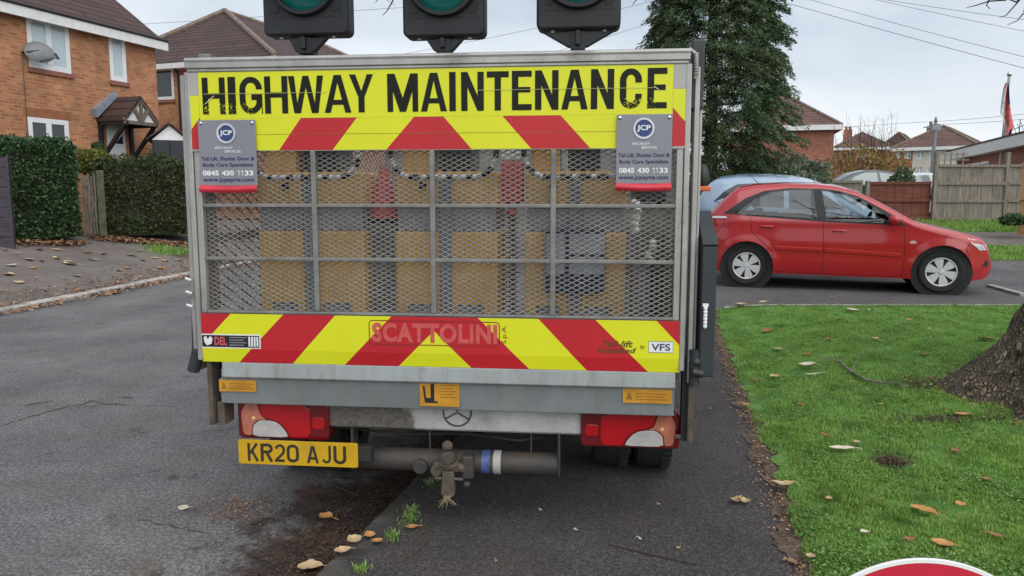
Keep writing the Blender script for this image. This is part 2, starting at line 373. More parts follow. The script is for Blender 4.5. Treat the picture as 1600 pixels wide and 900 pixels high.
def lined(m):                                          # paint outside, dark lining on the inner face
    t = m.node_tree; b = t.nodes['Principled BSDF']; src = b.inputs['Base Color'].links[0].from_socket; g = t.nodes.new('ShaderNodeNewGeometry'); x = t.nodes.new('ShaderNodeMixRGB')
    x.inputs['Color2'].default_value = (0.03, 0.03, 0.032, 1); t.links.new(g.outputs['Backfacing'], x.inputs['Fac']); t.links.new(src, x.inputs['Color1']); t.links.new(x.outputs['Color'], b.inputs['Base Color'])
lined(M['car_red'])
M['pale_glass'] = glassmat('pale_opaque_glass', (0.26, 0.32, 0.32), 0.03, 1.8)  # opaque; light showing through the windows is painted as a pale base colour
M['seat'] = mat('grey_car_seat', (0.06, 0.062, 0.068), 0.85)
M['gap_grey'] = mat('dark_grey_green_case', (0.16, 0.165, 0.16), 0.7, var=0.3)
M['car_trim'] = mat('black_trim', (0.014, 0.014, 0.015), 0.5)
M['wire'] = mat('grey_wire', (0.06, 0.065, 0.07), 0.6)
M['seam'] = mat('dark_red_seam', (0.09, 0.005, 0.006), 0.6)
M['headlamp'] = mat('headlamp_glass', (0.55, 0.57, 0.58), 0.08, coat=1.0, var=0.3, scale=12)
# plants
M['hedge'] = leafmat('hedge_leaf', [(0.018, 0.050, 0.020), (0.042, 0.10, 0.038), (0.085, 0.16, 0.062)], patch=(0.05, 0.075, 0.025), pscale=0.8, trans=0.15)
M['hedge2'] = leafmat('hedge_leaf_brown', [(0.020, 0.044, 0.015), (0.045, 0.082, 0.028), (0.10, 0.10, 0.04)], patch=(0.055, 0.055, 0.02), trans=0.15)
M['twig'] = mat('twig_brown', (0.05, 0.035, 0.025), 0.85, var=0.3)
M['conifer'] = leafmat('conifer_spray', [(0.026, 0.062, 0.028), (0.055, 0.115, 0.05), (0.10, 0.165, 0.08), (0.13, 0.14, 0.065)], patch=(0.095, 0.11, 0.045), pscale=0.9, trans=0.12)
M['shrub_grey'] = leafmat('grey_green_shrub_leaf', [(0.08, 0.12, 0.075), (0.15, 0.20, 0.13), (0.26, 0.29, 0.21)])
M['shrub_green'] = leafmat('green_shrub_leaf', [(0.02, 0.05, 0.018), (0.05, 0.10, 0.03), (0.09, 0.14, 0.05)])
M['shrub_gold'] = leafmat('golden_leaf', [(0.20, 0.17, 0.05), (0.32, 0.22, 0.07), (0.38, 0.22, 0.09), (0.17, 0.19, 0.06)])
M['shrub_yellow'] = leafmat('yellow_green_leaf', [(0.07, 0.10, 0.02), (0.16, 0.18, 0.04), (0.24, 0.24, 0.06)])
M['grass'] = leafmat('grass_blade', [(0.11, 0.24, 0.038), (0.22, 0.41, 0.07), (0.34, 0.55, 0.13), (0.52, 0.54, 0.22)], patch=(0.085, 0.18, 0.03), pscale=4.5, trans=0.3)
M['clover'] = leafmat('clover_leaf', [(0.075, 0.19, 0.03), (0.14, 0.30, 0.05), (0.22, 0.40, 0.09), (0.30, 0.40, 0.13)], patch=(0.06, 0.16, 0.03), pscale=3.0)
M['flower'] = mat('white_blossom', (0.7, 0.7, 0.68), 0.7)
def leafbrown(name, a, b): return mat(name, a, 0.7, col2=b, scale=25, thr=(0.3, 0.7))
M['leaf_tan'] = leafbrown('tan_dead_leaf', (0.40, 0.27, 0.14), (0.56, 0.42, 0.25)); M['leaf_brown'] = leafbrown('brown_dead_leaf', (0.20, 0.10, 0.045), (0.32, 0.18, 0.08))
M['leaf_orange'] = leafbrown('orange_dead_leaf', (0.46, 0.20, 0.06), (0.55, 0.30, 0.11)); M['leaf_pale'] = leafbrown('pale_dead_leaf', (0.58, 0.50, 0.38), (0.66, 0.58, 0.46))
M['leaf_rust'] = leafbrown('rust_dead_leaf', (0.28, 0.10, 0.04), (0.36, 0.16, 0.07))
M['litter'] = leafmat('leaf_litter', [(0.10, 0.045, 0.025), (0.22, 0.10, 0.05), (0.34, 0.19, 0.10), (0.42, 0.30, 0.19)], trans=0)
M['dirt_bits'] = leafmat('soil_crumbs', [(0.035, 0.02, 0.012), (0.07, 0.04, 0.025), (0.11, 0.065, 0.04)], trans=0)

# ------------------------------------------------------------------ the lie of the land
def kerbR(y): return -0.81+(y-2.9)*0.245 if y < 6 else -0.05+(y-6)*0.215
def grassE(y): return 1.24+(y-2.95)*0.2
def kerbL(y): return -6.9+(y-10.2)*0.10
def zright(y):
    if y < 4: return 0.08
    if y < 10: return 0.08+(y-4)/6*0.17
    return 0.25 if y < 12.4 else min(0.95, 0.25+(y-12.4)*0.078)
def gz(x, y):
    if x < kerbL(y): return min(0.72, 0.08+0.2*max(0, kerbL(y)-x-0.16))
    if x < kerbR(y): return 0.0
    e = max(grassE(y)-max(0, min(3, (y-8.6)*1.2)), kerbR(y)+0.25) if y > 8.6 else grassE(y)
    b = max(0.0, min(1.0, (x-e)/1.5)); b = b*b*(3-2*b)
    return 0.08+b*(zright(y)-0.08)
def hit(px, py):                          # where the line of sight meets the ground
    r = ray(px, py); t = 1.0
    while t < 200:
        p = CAMP+r*t
        if p.z <= gz(p.x, p.y): break
        t += 0.01 if t < 30 else 0.05
    return Vector((p.x, p.y, gz(p.x, p.y)))
def fast(name, verts, faces, m, parent=None, **tags):
    verts = np.asarray(verts, dtype=np.float32); faces = np.asarray(faces, dtype=np.int32); k = faces.shape[1]; n = len(faces)
    me = bpy.data.meshes.new(name); me.vertices.add(len(verts)); me.vertices.foreach_set('co', verts.ravel())
    me.loops.add(n*k); me.loops.foreach_set('vertex_index', faces.ravel()); me.polygons.add(n)
    me.polygons.foreach_set('loop_start', np.arange(0, n*k, k, dtype=np.int32)); me.polygons.foreach_set('loop_total', np.full(n, k, dtype=np.int32))
    me.update(calc_edges=True); me.validate(); me.materials.append(m)
    o = bpy.data.objects.new(name, me); COL.objects.link(o)
    if parent is not None: o.parent = parent
    return tag(o, **tags)
def sheet(name, ys, xa, xb, nx, z, m, dz=0.0, smooth=True, kind='structure', jag=0.0):
    vs = []
    for y in ys:
        a, b = xa(y), xb(y)
        for i in range(nx+1):
            x = a+(b-a)*i/nx
            if jag and i in (0, nx): x += random.uniform(-jag, jag)
            vs.append((x, y, (z(x, y) if callable(z) else z)+dz))
    n = nx+1
    fs = [(j*n+i, j*n+i+1, (j+1)*n+i+1, (j+1)*n+i) for j in range(len(ys)-1) for i in range(nx)]
    mb = MB(); mb.add(vs, fs)
    return mb.build(name, m, smooth=60 if smooth else None, kind=kind)
def lin(a, b, n): return [a+(b-a)*i/n for i in range(n+1)]

def asphalt(name, lo, hi, gutter=False, brown=0.0, wet=0.0, speck=0.6, grain=1.0):
    m, t, b = new_mat(name); nd = t.nodes.new; lk = t.links.new
    tcn = nd('ShaderNodeTexCoord'); P = tcn.outputs['Object']
    def noise(s, d=6, r=0.6):
        n = nd('ShaderNodeTexNoise'); n.inputs['Scale'].default_value = s; n.inputs['Detail'].default_value = d; n.inputs['Roughness'].default_value = r; lk(P, n.inputs['Vector']); return n.outputs['Fac']
    def rng(v, a, b_, c=0.0, d=1.0):
        q = nd('ShaderNodeMapRange'); q.inputs['From Min'].default_value = a; q.inputs['From Max'].default_value = b_; q.inputs['To Min'].default_value = c; q.inputs['To Max'].default_value = d; lk(v, q.inputs['Value']); return q.outputs['Result']
    def mixc(f, c1, c2, mode='MIX'):
        x = nd('ShaderNodeMixRGB'); x.blend_type = mode
        for s_, v in ((x.inputs['Fac'], f), (x.inputs['Color1'], c1), (x.inputs['Color2'], c2)):
            if isinstance(v, tuple): s_.default_value = c4(v)
            elif isinstance(v, (int, float)): s_.default_value = v
            else: lk(v, s_)
        return x.outputs['Color']
    def mth(op, a, b_):
        x = nd('ShaderNodeMath'); x.operation = op
        for s_, v in ((x.inputs[0], a), (x.inputs[1], b_)):
            if isinstance(v, (int, float)): s_.default_value = v
            else: lk(v, s_)
        return x.outputs[0]
    col = mixc(rng(noise(0.9, 7, 0.62), 0.33, 0.68), lo, hi)
    col = mixc(rng(noise(130, 2), 0.40, 0.62), col, mixc(1.0, col, (1.75, 1.72, 1.7), 'MULTIPLY'))      # aggregate
    col = mixc(rng(noise(52, 3, 0.7), 0.42, 0.60, 0, grain), mixc(1.0, col, (0.72, 0.72, 0.72), 'MULTIPLY'), mixc(1.0, col, (1.6, 1.58, 1.56), 'MULTIPLY'))
    col = mixc(rng(noise(5.5, 6, 0.7), 0.40, 0.62, 0, 0.5), col, mixc(1.0, col, (0.66, 0.65, 0.65), 'MULTIPLY'))
    v = nd('ShaderNodeTexVoronoi'); v.inputs['Scale'].default_value = 170; lk(P, v.inputs['Vector'])
    sxx = nd('ShaderNodeSeparateColor'); lk(v.outputs['Color'], sxx.inputs['Color'])
    st = mth('MULTIPLY', mth('GREATER_THAN', sxx.outputs[0], 0.93), mth('LESS_THAN', v.outputs['Distance'], 0.5))
    col = mixc(mth('MULTIPLY', st, speck), col, (0.27, 0.26, 0.245))
    dk = mth('MULTIPLY', mth('LESS_THAN', sxx.outputs[1], 0.16), mth('LESS_THAN', v.outputs['Distance'], 0.55))
    col = mixc(mth('MULTIPLY', dk, 0.6), col, (0.018, 0.018, 0.018))
    if brown: col = mixc(rng(noise(1.6, 8, 0.7), 0.48, 0.72, 0, brown), col, (0.135, 0.10, 0.08))
    if gutter:
        s = nd('ShaderNodeSeparateXYZ'); lk(P, s.inputs['Vector'])
        d = mth('SUBTRACT', mth('ADD', mth('MULTIPLY', s.outputs['Y'], 0.245), -1.52), s.outputs['X'])      # metres left of the kerb
        g1 = mth('ADD', rng(d, 0.0, 0.85, 0.85, 0.0), mth('MULTIPLY', mth('SUBTRACT', noise(3.4, 8, 0.7), 0.5), 2.4))
        col = mixc(rng(g1, 0.22, 0.5, 0, 0.95), col, mixc(rng(noise(14), 0.4, 0.6), (0.016, 0.012, 0.010), (0.055, 0.035, 0.025)))
        g2 = mth('MULTIPLY', rng(d, 0.2, 1.7, 1, 0), rng(noise(3.3, 8, 0.7), 0.54, 0.68))
        col = mixc(mth('MULTIPLY', g2, 0.8), col, mixc(rng(noise(40), 0.4, 0.6), (0.13, 0.06, 0.038), (0.21, 0.11, 0.075)))
    lk(col, b.inputs['Base Color'])
    lk(rng(noise(1.7, 5), 0.35, 0.65, 0.88-wet, 0.92), b.inputs['Roughness'])
    bp = nd('ShaderNodeBump'); bp.inputs['Strength'].default_value = 0.7; bp.inputs['Distance'].default_value = 0.006
    lk(mth('ADD', noise(150, 2), v.outputs['Distance']), bp.inputs['Height']); lk(bp.outputs['Normal'], b.inputs['Normal'])
    return m
M['road'] = asphalt('road_asphalt', (0.080, 0.079, 0.083), (0.142, 0.139, 0.142), gutter=True, brown=0.3, speck=0.5)
M['pave'] = asphalt('pavement_asphalt', (0.030, 0.027, 0.028), (0.052, 0.047, 0.048), brown=0.25, wet=0.12)
M['paveL'] = asphalt('old_pavement_asphalt', (0.12, 0.102, 0.094), (0.19, 0.165, 0.152), brown=0.75, speck=0.15, grain=0.45)
M['drive'] = asphalt('driveway_asphalt', (0.060, 0.058, 0.062), (0.10, 0.098, 0.10), brown=0.2)
M['soil'] = mat('damp_soil', (0.045, 0.032, 0.024), 0.95, col2=(0.15, 0.11, 0.08), scale=9, bump=0.8)
M['lawnbase'] = mat('lawn_thatch', (0.05, 0.14, 0.024), 0.95, col2=(0.13, 0.27, 0.05), scale=5, bump=0.6, detail=8)
M['ground'] = mat('rough_ground', (0.05, 0.07, 0.025), 0.95, col2=(0.11, 0.10, 0.055), scale=1.2, detail=8)
M['kerb'] = mat('dirty_kerb_stone', (0.030, 0.028, 0.026), 0.85, col2=(0.085, 0.08, 0.075), scale=8, bump=0.5, detail=8)
M['kerb_pale'] = mat('pale_kerb_stone', (0.34, 0.31, 0.28), 0.85, col2=(0.60, 0.57, 0.54), scale=6, bump=0.3)

# the ground itself, one sheet to the horizon
gx = sorted(set([-1500, -700, -350, -180, -110, -70, -48]+[round(-36+0.8*i, 2) for i in range(91)]+[44, 60, 90, 140, 220, 400, 800, 1500]))
gy = sorted(set([-60, -30, -18]+[round(-10+0.8*i, 2) for i in range(76)]+[58, 70, 90, 120, 170, 260, 450, 900, 1600]))
vs_ = []
for y in gy:
    for x in gx:
        vs_.append((x, y, min(gz(x+a, y+b) for a in (-0.85, 0, 0.85) for b in (-0.85, 0, 0.85))-0.05))
nx_ = len(gx)
MB().add(vs_, [(j*nx_+i, j*nx_+i+1, (j+1)*nx_+i+1, (j+1)*nx_+i) for j in range(len(gy)-1) for i in range(nx_-1)]).build('ground', M['ground'], smooth=60, kind='structure')
ysR = lin(-6, 3, 6)+lin(3, 20, 40)[1:]+lin(20, 60, 10)[1:]
sheet('road', ysR, lambda y: kerbL(y)-0.02, lambda y: kerbR(y)+0.02, 10, 0.0, M['road'])
sheet('pavement', lin(-6, 60, 90), lambda y: kerbR(y)+0.14, lambda y: grassE(y)+0.10, 6, 0.08, M['pave'])
# kerb stones along the near side
def kerbrun(name, edge, side, ys, m, wdt, top, low):
    mb = MB()
    for a, b in zip(ys[:-1], ys[1:]):
        j = random.uniform(-0.006, 0.006); z1 = top+random.uniform(-0.006, 0.004)
        A = [(edge(a)+j, a+0.006), (edge(b)+j, b-0.006), (edge(b)+j+side*wdt, b-0.006), (edge(a)+j+side*wdt, a+0.006)]
        ch = 0.015*side
        B = [(p[0]+(ch if k < 2 else 0), p[1]) for k, p in enumerate(A)]
        vs = [(p[0], p[1], low) for p in A]+[(p[0], p[1], z1-0.015) for p in A]+[(p[0], p[1], z1) for p in B]
        mb.add(vs, [(4,5,6,7)[::-1]] if False else [(8,9,10,11)]+[(i, (i+1) % 4, (i+1) % 4+4, i+4) for i in range(4)]+[(i+4, (i+1) % 4+4, (i+1) % 4+8, i+8) for i in range(4)])
    return mb.build(name, m, kind='structure', smooth=30)
kerbrun('kerb', kerbR, 1, lin(-6, 33, 43), M['kerb'], 0.145, 0.084, -0.05)
kl = [4+0.62*i for i in range(50)]
kerbrun('kerb_far', kerbL, -1, kl, M['kerb_pale'], 0.16, 0.075, -0.05)
sheet('pavement_far', lin(-4, 45, 70), lambda y: kerbL(y)-14, lambda y: kerbL(y)-0.155, 28, gz, M['paveL'], dz=0.0)
# lawn by the near pavement, the driveway and the ground behind it
sheet('lawn', lin(-4, 9.42, 260), lambda y: grassE(y)+0.02*math.sin(y*9)+0.025*math.sin(y*23+1)+random.uniform(-0.012, 0.012), lambda y: 14, 40, gz, M['lawnbase'], dz=0.012)
sheet('soil_strip', lin(-4, 9.4, 420), lambda y: grassE(y)-0.085+0.035*math.sin(y*5.3)+0.025*math.sin(y*17)+random.uniform(-0.022, 0.012), lambda y: grassE(y)+0.06+random.uniform(-0.01, 0.02), 3, gz, M['soil'], dz=0.005)
sheet('driveway', lin(9.40, 14.2, 20), lambda y: grassE(y)-0.05, lambda y: 16, 44, gz, M['drive'], dz=0.006)
sheet('driveway_edge', [9.36, 9.44], lambda y: grassE(y)+0.1, lambda y: 16, 60, gz, M['concrete'], dz=0.022)
sheet('garden_path', lin(16.0, 18.4, 8), lambda y: 6.5, lambda y: 20, 30, gz, M['paveL'], dz=0.006)
MB().bar(hit(1546, 449)+Vector((0, 0, .02)), hit(1600, 464)+Vector((0, 0, .02)), 0.10, 0.05).build('drive_kerb', M['concrete'], kind='structure', bevel=0.008)
# cracks in the road
def crack(pts, wd):
    P = [hit(*p) for p in pts]; Q = []
    for a, b in zip(P[:-1], P[1:]):
        for i in range(7): Q.append(a.lerp(b, i/7)+Vector((random.uniform(-1, 1)*0.018, random.uniform(-1, 1)*0.03, 0)))
    vs = []; 
    for i, q in enumerate(Q):
        d = (Q[min(i+1, len(Q)-1)]-Q[max(0, i-1)]); nrm = Vector((-d.y, d.x, 0)).normalized()*wd*random.uniform(0.2, 1.0)*math.sin(math.pi*(i+0.5)/len(Q))**0.5
        vs += [(q+nrm).to_tuple(), (q-nrm).to_tuple()]
    vs = [(v[0], v[1], v[2]+0.004) for v in vs]
    MB().add(vs, [(2*i, 2*i+1, 2*i+3, 2*i+2) for i in range(len(Q)-1)]).build('road_crack', M['soil'], kind='structure')
crack([(0, 666), (60, 648), (140, 628), (205, 634)], 0.012); crack([(215, 812), (270, 824), (340, 840)], 0.008); crack([(100, 640), (180, 632), (300, 638)], 0.007); crack([(640, 880), (668, 838), (690, 800)], 0.006)

# ------------------------------------------------------------------ grass, soil crumbs and leaf litter
def blades(n, xy, hmin, hmax, wmin, wmax, lean=0.5):
    x, y = xy; n = len(x); z = np.array([gz(a, b) for a, b in zip(x, y)])+0.008
    h = RNG.uniform(hmin, hmax, n); wd = RNG.uniform(wmin, wmax, n); a = RNG.uniform(0, 2*np.pi, n); l = RNG.uniform(0.05, lean, n)*h; b = RNG.uniform(0, 2*np.pi, n)
    cx, sx_ = np.cos(a)*wd/2, np.sin(a)*wd/2
    h *= np.clip(.9+.55*np.sin(x*23+np.sin(y*17)*2)*np.sin(y*19+np.sin(x*11)*2)+.35*np.sin(x*61)*np.sin(y*53), .35, 2)
    V = np.empty((n, 5, 3)); 
    V[:, 0] = np.c_[x-cx, y-sx_, z]; V[:, 1] = np.c_[x+cx, y+sx_, z]
    V[:, 2] = np.c_[x+cx*.8+np.cos(b)*l*.35, y+sx_*.8+np.sin(b)*l*.35, z+h*.6]; V[:, 3] = np.c_[x-cx*.8+np.cos(b)*l*.35, y-sx_*.8+np.sin(b)*l*.35, z+h*.6]
    V[:, 4] = np.c_[x+np.cos(b)*l, y+np.sin(b)*l, z+h]
    i = np.arange(n)*5
    F = np.concatenate([np.c_[i, i+1, i+2], np.c_[i, i+2, i+3], np.c_[i+3, i+2, i+4]])
    return V.reshape(-1, 3), F
mole = hit(1393, 728); bare = hit(1440, 605); bare2 = hit(1470, 660)
xs = []; ys = []
while len(xs) < 230000:
    k = 40000
    y = 2.3+(9.44-2.3)*RNG.random(k)**1.25; x = np.array([grassE(q) for q in y])-0.04+RNG.random(k)*(y*0.64+0.5-1.0)
    ok = (x < 0.70*y+0.35) & ((x-mole.x)**2+((y-mole.y))**2 > 0.10**2*RNG.uniform(.3, 1.4, k)) & (((x-bare.x)/0.5)**2+((y-bare.y)/0.25)**2 > RNG.uniform(-1.2, 1.0, k)) & (((x-bare2.x)/0.5)**2+((y-bare2.y)/0.12)**2 > RNG.uniform(-1.2, 1.1, k))
    e = x-np.array([grassE(q) for q in y]); ok &= e+.045*np.sin(y*4.1+.5)+.03*np.sin(y*11.3)+.02*np.sin(y*29) > RNG.uniform(-0.04, 0.09, k)
    tuft = np.sin(x*7.1+np.sin(y*5)*1.5)*np.sin(y*6.3+np.sin(x*4)*1.3); ok &= RNG.random(k) < 0.72+0.45*tuft
    xs += list(x[ok]); ys += list(y[ok])
V, F = blades(0, (np.array(xs), np.array(ys)), 0.010, 0.032, 0.003, 0.007)
V2, F2 = blades(0, (RNG.uniform(2.6, 16, 40000), RNG.uniform(14.2, 16.0, 40000)), 0.03, 0.08, 0.008, 0.018)
V3, F3 = blades(0, (RNG.uniform(6, 17, 40000), RNG.uniform(18.4, 20.9, 40000)), 0.04, 0.12, 0.008, 0.02)
fast('grass', np.r_[V, V2, V3], np.r_[F, F2+len(V), F3+len(V)+len(V2)], M['grass'], kind='stuff')
sheet('verge', lin(14.2, 16.0, 6), lambda y: 2.6, lambda y: 18, 20, gz, M['lawnbase'], dz=0.01)
sheet('verge_far', lin(18.4, 22.5, 6), lambda y: 2.6, lambda y: 20, 20, gz, M['lawnbase'], dz=0.01)
# weeds: tufts in the kerb joint and on the far pavement
def tuftpts(c, rx, ry, n): return c.x+RNG.normal(0, rx, n), c.y+RNG.normal(0, ry, n)
def weed(c, rx, ry, n, h, wd, label):
    V, F = blades(0, tuftpts(c, rx, ry, n), h*0.4, h, wd*0.5, wd, 1.1)
    V[:, 2] = np.maximum(V[:, 2], gz(c.x, c.y)); V = V-np.array(c); o = fast('weeds', V, F, M['grass'], kind='stuff'); o.location = c
weed(hit(640, 810), 0.022, 0.06, 220, 0.028, 0.006, 'green weed tuft growing at the kerb under the tow bar')
weed(hit(615, 842), 0.018, 0.035, 120, 0.024, 0.006, 'smaller green weed tuft on the kerb nearer the leaves')
weed(hit(566, 895), 0.02, 0.02, 80, 0.022, 0.006, 'green weed tuft on the kerb at the bottom of the picture')
weed(hit(672, 758), 0.02, 0.03, 60, 0.02, 0.005, 'small weed tuft on the kerb below the tow ball')
weed(hit(272, 396), 0.26, 0.22, 1700, 0.13, 0.02, 'grass patch growing on the far pavement left of the truck')
def flakes(x, y, smin, smax, lift):
    n = len(x); z = np.array([gz(a, b) for a, b in zip(x, y)])+lift*RNG.random(n)+0.022
    s = RNG.uniform(smin, smax, n); a = RNG.uniform(0, 2*np.pi, n); t = RNG.uniform(-0.5, 0.5, (n, 2))
    V = np.empty((n, 4, 3)); 
    for k, (u, v_) in enumerate(((-1, 0), (0, -.55), (1, 0), (0, .55))):
        V[:, k] = np.c_[x+s*(u*np.cos(a)-v_*np.sin(a)), y+s*(u*np.sin(a)+v_*np.cos(a)), z+s*(u*t[:, 0]+v_*t[:, 1])]
    i = np.arange(n)*4
    return V.reshape(-1, 3), np.c_[i, i+1, i+2, i+3]
n = 2600; y = RNG.uniform(2.4, 9, n); x = np.array([grassE(q) for q in y])+RNG.normal(-0.05, 0.05, n)
V, F = flakes(x, y, 0.003, 0.011, 0.01); V[:, 2] -= .012; fast('leaf_litter', V, F, M['litter'], kind='stuff')
n = 2600; y = RNG.uniform(10, 19, n); x = np.array([kerbL(q) for q in y])+np.where(RNG.random(n) < .7, RNG.normal(0.08, 0.10, n), RNG.normal(-0.35, 0.22, n))
V, F = flakes(x, y, 0.012, 0.04, 0.03); fast('leaf_litter', V, F, M['litter'], kind='stuff')
n = 8000; y = RNG.uniform(2.6, 5.2, n); x = np.array([kerbR(q) for q in y])-np.abs(RNG.normal(0, 0.24, n))-0.01
V, F = flakes(x, y, 0.003, 0.011, 0.01); V[:, 2] -= 0.015; fast('soil_crumbs', V, F, M['dirt_bits'], kind='stuff')
c1 = hit(375, 797); n = 500
V, F = flakes(RNG.normal(c1.x, 0.09, n), RNG.normal(c1.y, 0.10, n), 0.003, 0.010, 0.006); V[:, 2] -= 0.018; fast('rust_crumbs', V, F, M['litter'], kind='stuff')
for bq, sx_b, sy_b in ((bare, .22, .10), (bare2, .22, .05)):
    V, F = flakes(RNG.normal(bq.x, sx_b, 700), RNG.normal(bq.y, sy_b, 700), 0.004, 0.014, 0.012); fast('soil_crumbs', V, F, M['dirt_bits'], kind='stuff')
kq = RNG.random(len(xs)) < .16; cx_, cy_ = np.array(xs)[kq], np.array(ys)[kq]
tq = np.sin(cx_*3.3+np.sin(cy_*2.1)*2)*np.sin(cy_*2.9+1) > -.25; V, F = flakes(cx_[tq], cy_[tq], 0.005, 0.011, 0.016); fast('clover', V, F, M['clover'], kind='stuff')
# mole hill
V, F = flakes(RNG.normal(mole.x, 0.05, 500), RNG.normal(mole.y, 0.05, 500), 0.004, 0.014, 0.02); fast('soil_crumbs', V, F, M['dirt_bits'], kind='stuff')

# ------------------------------------------------------------------ fallen leaves, one by one
def leafmesh(L_, W_, curl, fold, seed):
    rr = random.Random(seed); vs = []; n = 8
    for i in range(n+1):
        t = i/n; wv = W_*math.sin(math.pi*min(1, t*0.93+0.05))**0.8*(1+rr.uniform(-.12, .12)); bend = curl*(t-0.5)**2*4
        for j, s in enumerate((-1, -.5, 0, .5, 1)):
            vs.append((L_*(t-0.5), wv*s, 0.004+bend*L_*0.35+fold*abs(s)*wv*(0.6+0.4*t)+rr.uniform(0, .004)))
    fs = [(i*5+j, i*5+j+1, i*5+j+6, i*5+j+5) for i in range(n) for j in range(4)]
    mb = MB().add(vs, fs); mb.tube([(L_*0.48, 0, 0.006+curl*L_*.33), (L_*0.72, 0.006, 0.012), (L_*0.85, 0.012, 0.004)], 0.0018, 5)
    mb.v = [(a, b, max(c, 0.002)) for a, b, c in mb.v]
    return mb
LEAFM = {}
def leaf(px, py, L_, W_, m, curl, fold, rot, label, group=None, dz=0.03):
    c = hit(px, py); key = (round(L_, 3), W_, m, curl, fold)
    o = leafmesh(L_, W_, curl, fold, len(LEAFM)).build('fallen_leaf', M[m], smooth=60); LEAFM[key] = 1
    o.location = (c.x, c.y, c.z+dz); o.rotation_euler = (random.uniform(-.12, .12), random.uniform(-.12, .12), R(rot))
    tag(o, label, 'fallen leaf', group or 'fallen autumn leaves')
leaf(1315, 711, .16, .030, 'leaf_pale', .2, .5, 8, 'long pale curled leaf lying on the open lawn')
leaf(1222, 770, .13, .032, 'leaf_tan', .5, .6, 10, 'tan leaf with dark edge lying where the pavement meets the grass')
leaf(1150, 787, .07, .026, 'leaf_tan', .9, .5, 20, 'left half of a pair of curled tan leaves on the pavement', dz=0.004)
leaf(1163, 788, .06, .026, 'leaf_tan', .9, .5, 150, 'right half of a pair of curled tan leaves on the pavement', dz=0.004)
leaf(1262, 579, .14, .055, 'leaf_pale', .5, .6, -10, 'large pale crumpled leaf beside the fallen twig')
leaf(1270, 591, .13, .022, 'leaf_pale', .1, .1, 0, 'flat whitish leaf just below the large crumpled leaf')
leaf(1210, 597, .09, .04, 'leaf_tan', .5, .6, 30, 'curled tan leaf on the grass near the pavement edge')
leaf(1216, 552, .11, .04, 'leaf_tan', .2, .3, 110, 'upright tan leaf on the lawn above the twig')
leaf(1540, 535, .19, .06, 'leaf_orange', .2, .3, 5, 'wide orange leaf on the lawn beside the tree trunk')
leaf(1442, 811, .12, .034, 'leaf_orange', .2, .6, -50, 'orange brown leaf standing above the red sign')
leaf(1472, 865, .09, .03, 'leaf_orange', .4, .5, -15, 'orange leaf close to the top rim of the red sign')
leaf(1503, 656, .10, .035, 'leaf_orange', .3, .3, -5, 'bright orange leaf at the foot of the tree trunk')
leaf(1197, 522, .12, .05, 'leaf_rust', .3, .3, 5, 'rusty leaf on the lawn right of the grey locker')
leaf(1296, 537, .08, .04, 'leaf_rust', .4, .4, 60, 'small rusty leaf in the middle of the upper lawn')
leaf(1368, 535, .09, .03, 'leaf_tan', .2, .4, 100, 'narrow tan leaf in the middle of the upper lawn')
leaf(1332, 490, .15, .05, 'leaf_pale', .3, .4, 0, 'pale leaf on the lawn in front of the car')
leaf(1361, 490, .09, .05, 'leaf_pale', .3, .4, 40, 'small round pale leaf right of the other pale leaf near the car')
leaf(1157, 481, .14, .06, 'leaf_tan', .4, .4, 10, 'tan leaf at the far edge of the lawn beside the locker')
leaf(1192, 477, .11, .04, 'leaf_tan', .4, .4, 0, 'tan leaf at the far lawn edge behind the rear wheel')
leaf(1239, 883, .06, .018, 'leaf_brown', .3, .6, 140, 'brown rolled leaf on the pavement at the bottom of the picture', dz=0.004)
leaf(1266, 884, .05, .02, 'leaf_tan', .3, .5, 60, 'small tan leaf on the soil edge left of the red sign')
leaf(1295, 790, .04, .015, 'leaf_tan', .3, .5, 60, 'tiny tan leaf in the grass right of the pavement edge')
leaf(1350, 845, .04, .018, 'leaf_pale', .3, .5, 10, 'tiny pale leaf in the grass above the red sign')
leaf(1420, 856, .05, .02, 'leaf_rust', .3, .3, 10, 'rusty leaf fragment half hidden in the grass')
leaf(1492, 715, .07, .02, 'leaf_rust', .3, .4, 80, 'narrow rusty leaf on the grass below the tree')
leaf(510, 814, .085, .032, 'leaf_orange', .5, .7, -30, 'orange curled leaf lying in the muddy gutter', dz=0.008)
leaf(554, 848, .065, .034, 'leaf_tan', .5, .5, 40, 'round tan leaf on the kerb edge, left of its neighbour', dz=0.0)
leaf(578, 842, .055, .026, 'leaf_orange', .5, .5, 110, 'orange leaf on the kerb, upper of two together', dz=0.004)
leaf(590, 851, .05, .026, 'leaf_orange', .5, .5, 130, 'orange leaf on the kerb, lower of two together', dz=0.004)
leaf(535, 868, 0.075, .028, 'leaf_tan', .5, .7, 35, 'pale yellow leaf resting on the kerb edge', dz=0.005)
leaf(485, 894, .11, .045, 'leaf_tan', .3, .5, 0, 'big tan leaf in the gutter at the bottom of the picture', dz=0.008)
leaf(643, 828, .06, .022, 'leaf_orange', .3, .3, 10, 'yellow orange leaf beside the kerb weeds', dz=0.004)
leaf(287, 797, .055, .028, 'leaf_pale', .1, .1, 0, 'lone whitish leaf on the open road', dz=0.004)
leaf(110, 414, .26, .09, 'leaf_pale', .4, .3, 0, 'pale leaf on the far pavement halfway along the driveway', 'leaves on the far pavement', 0.004)
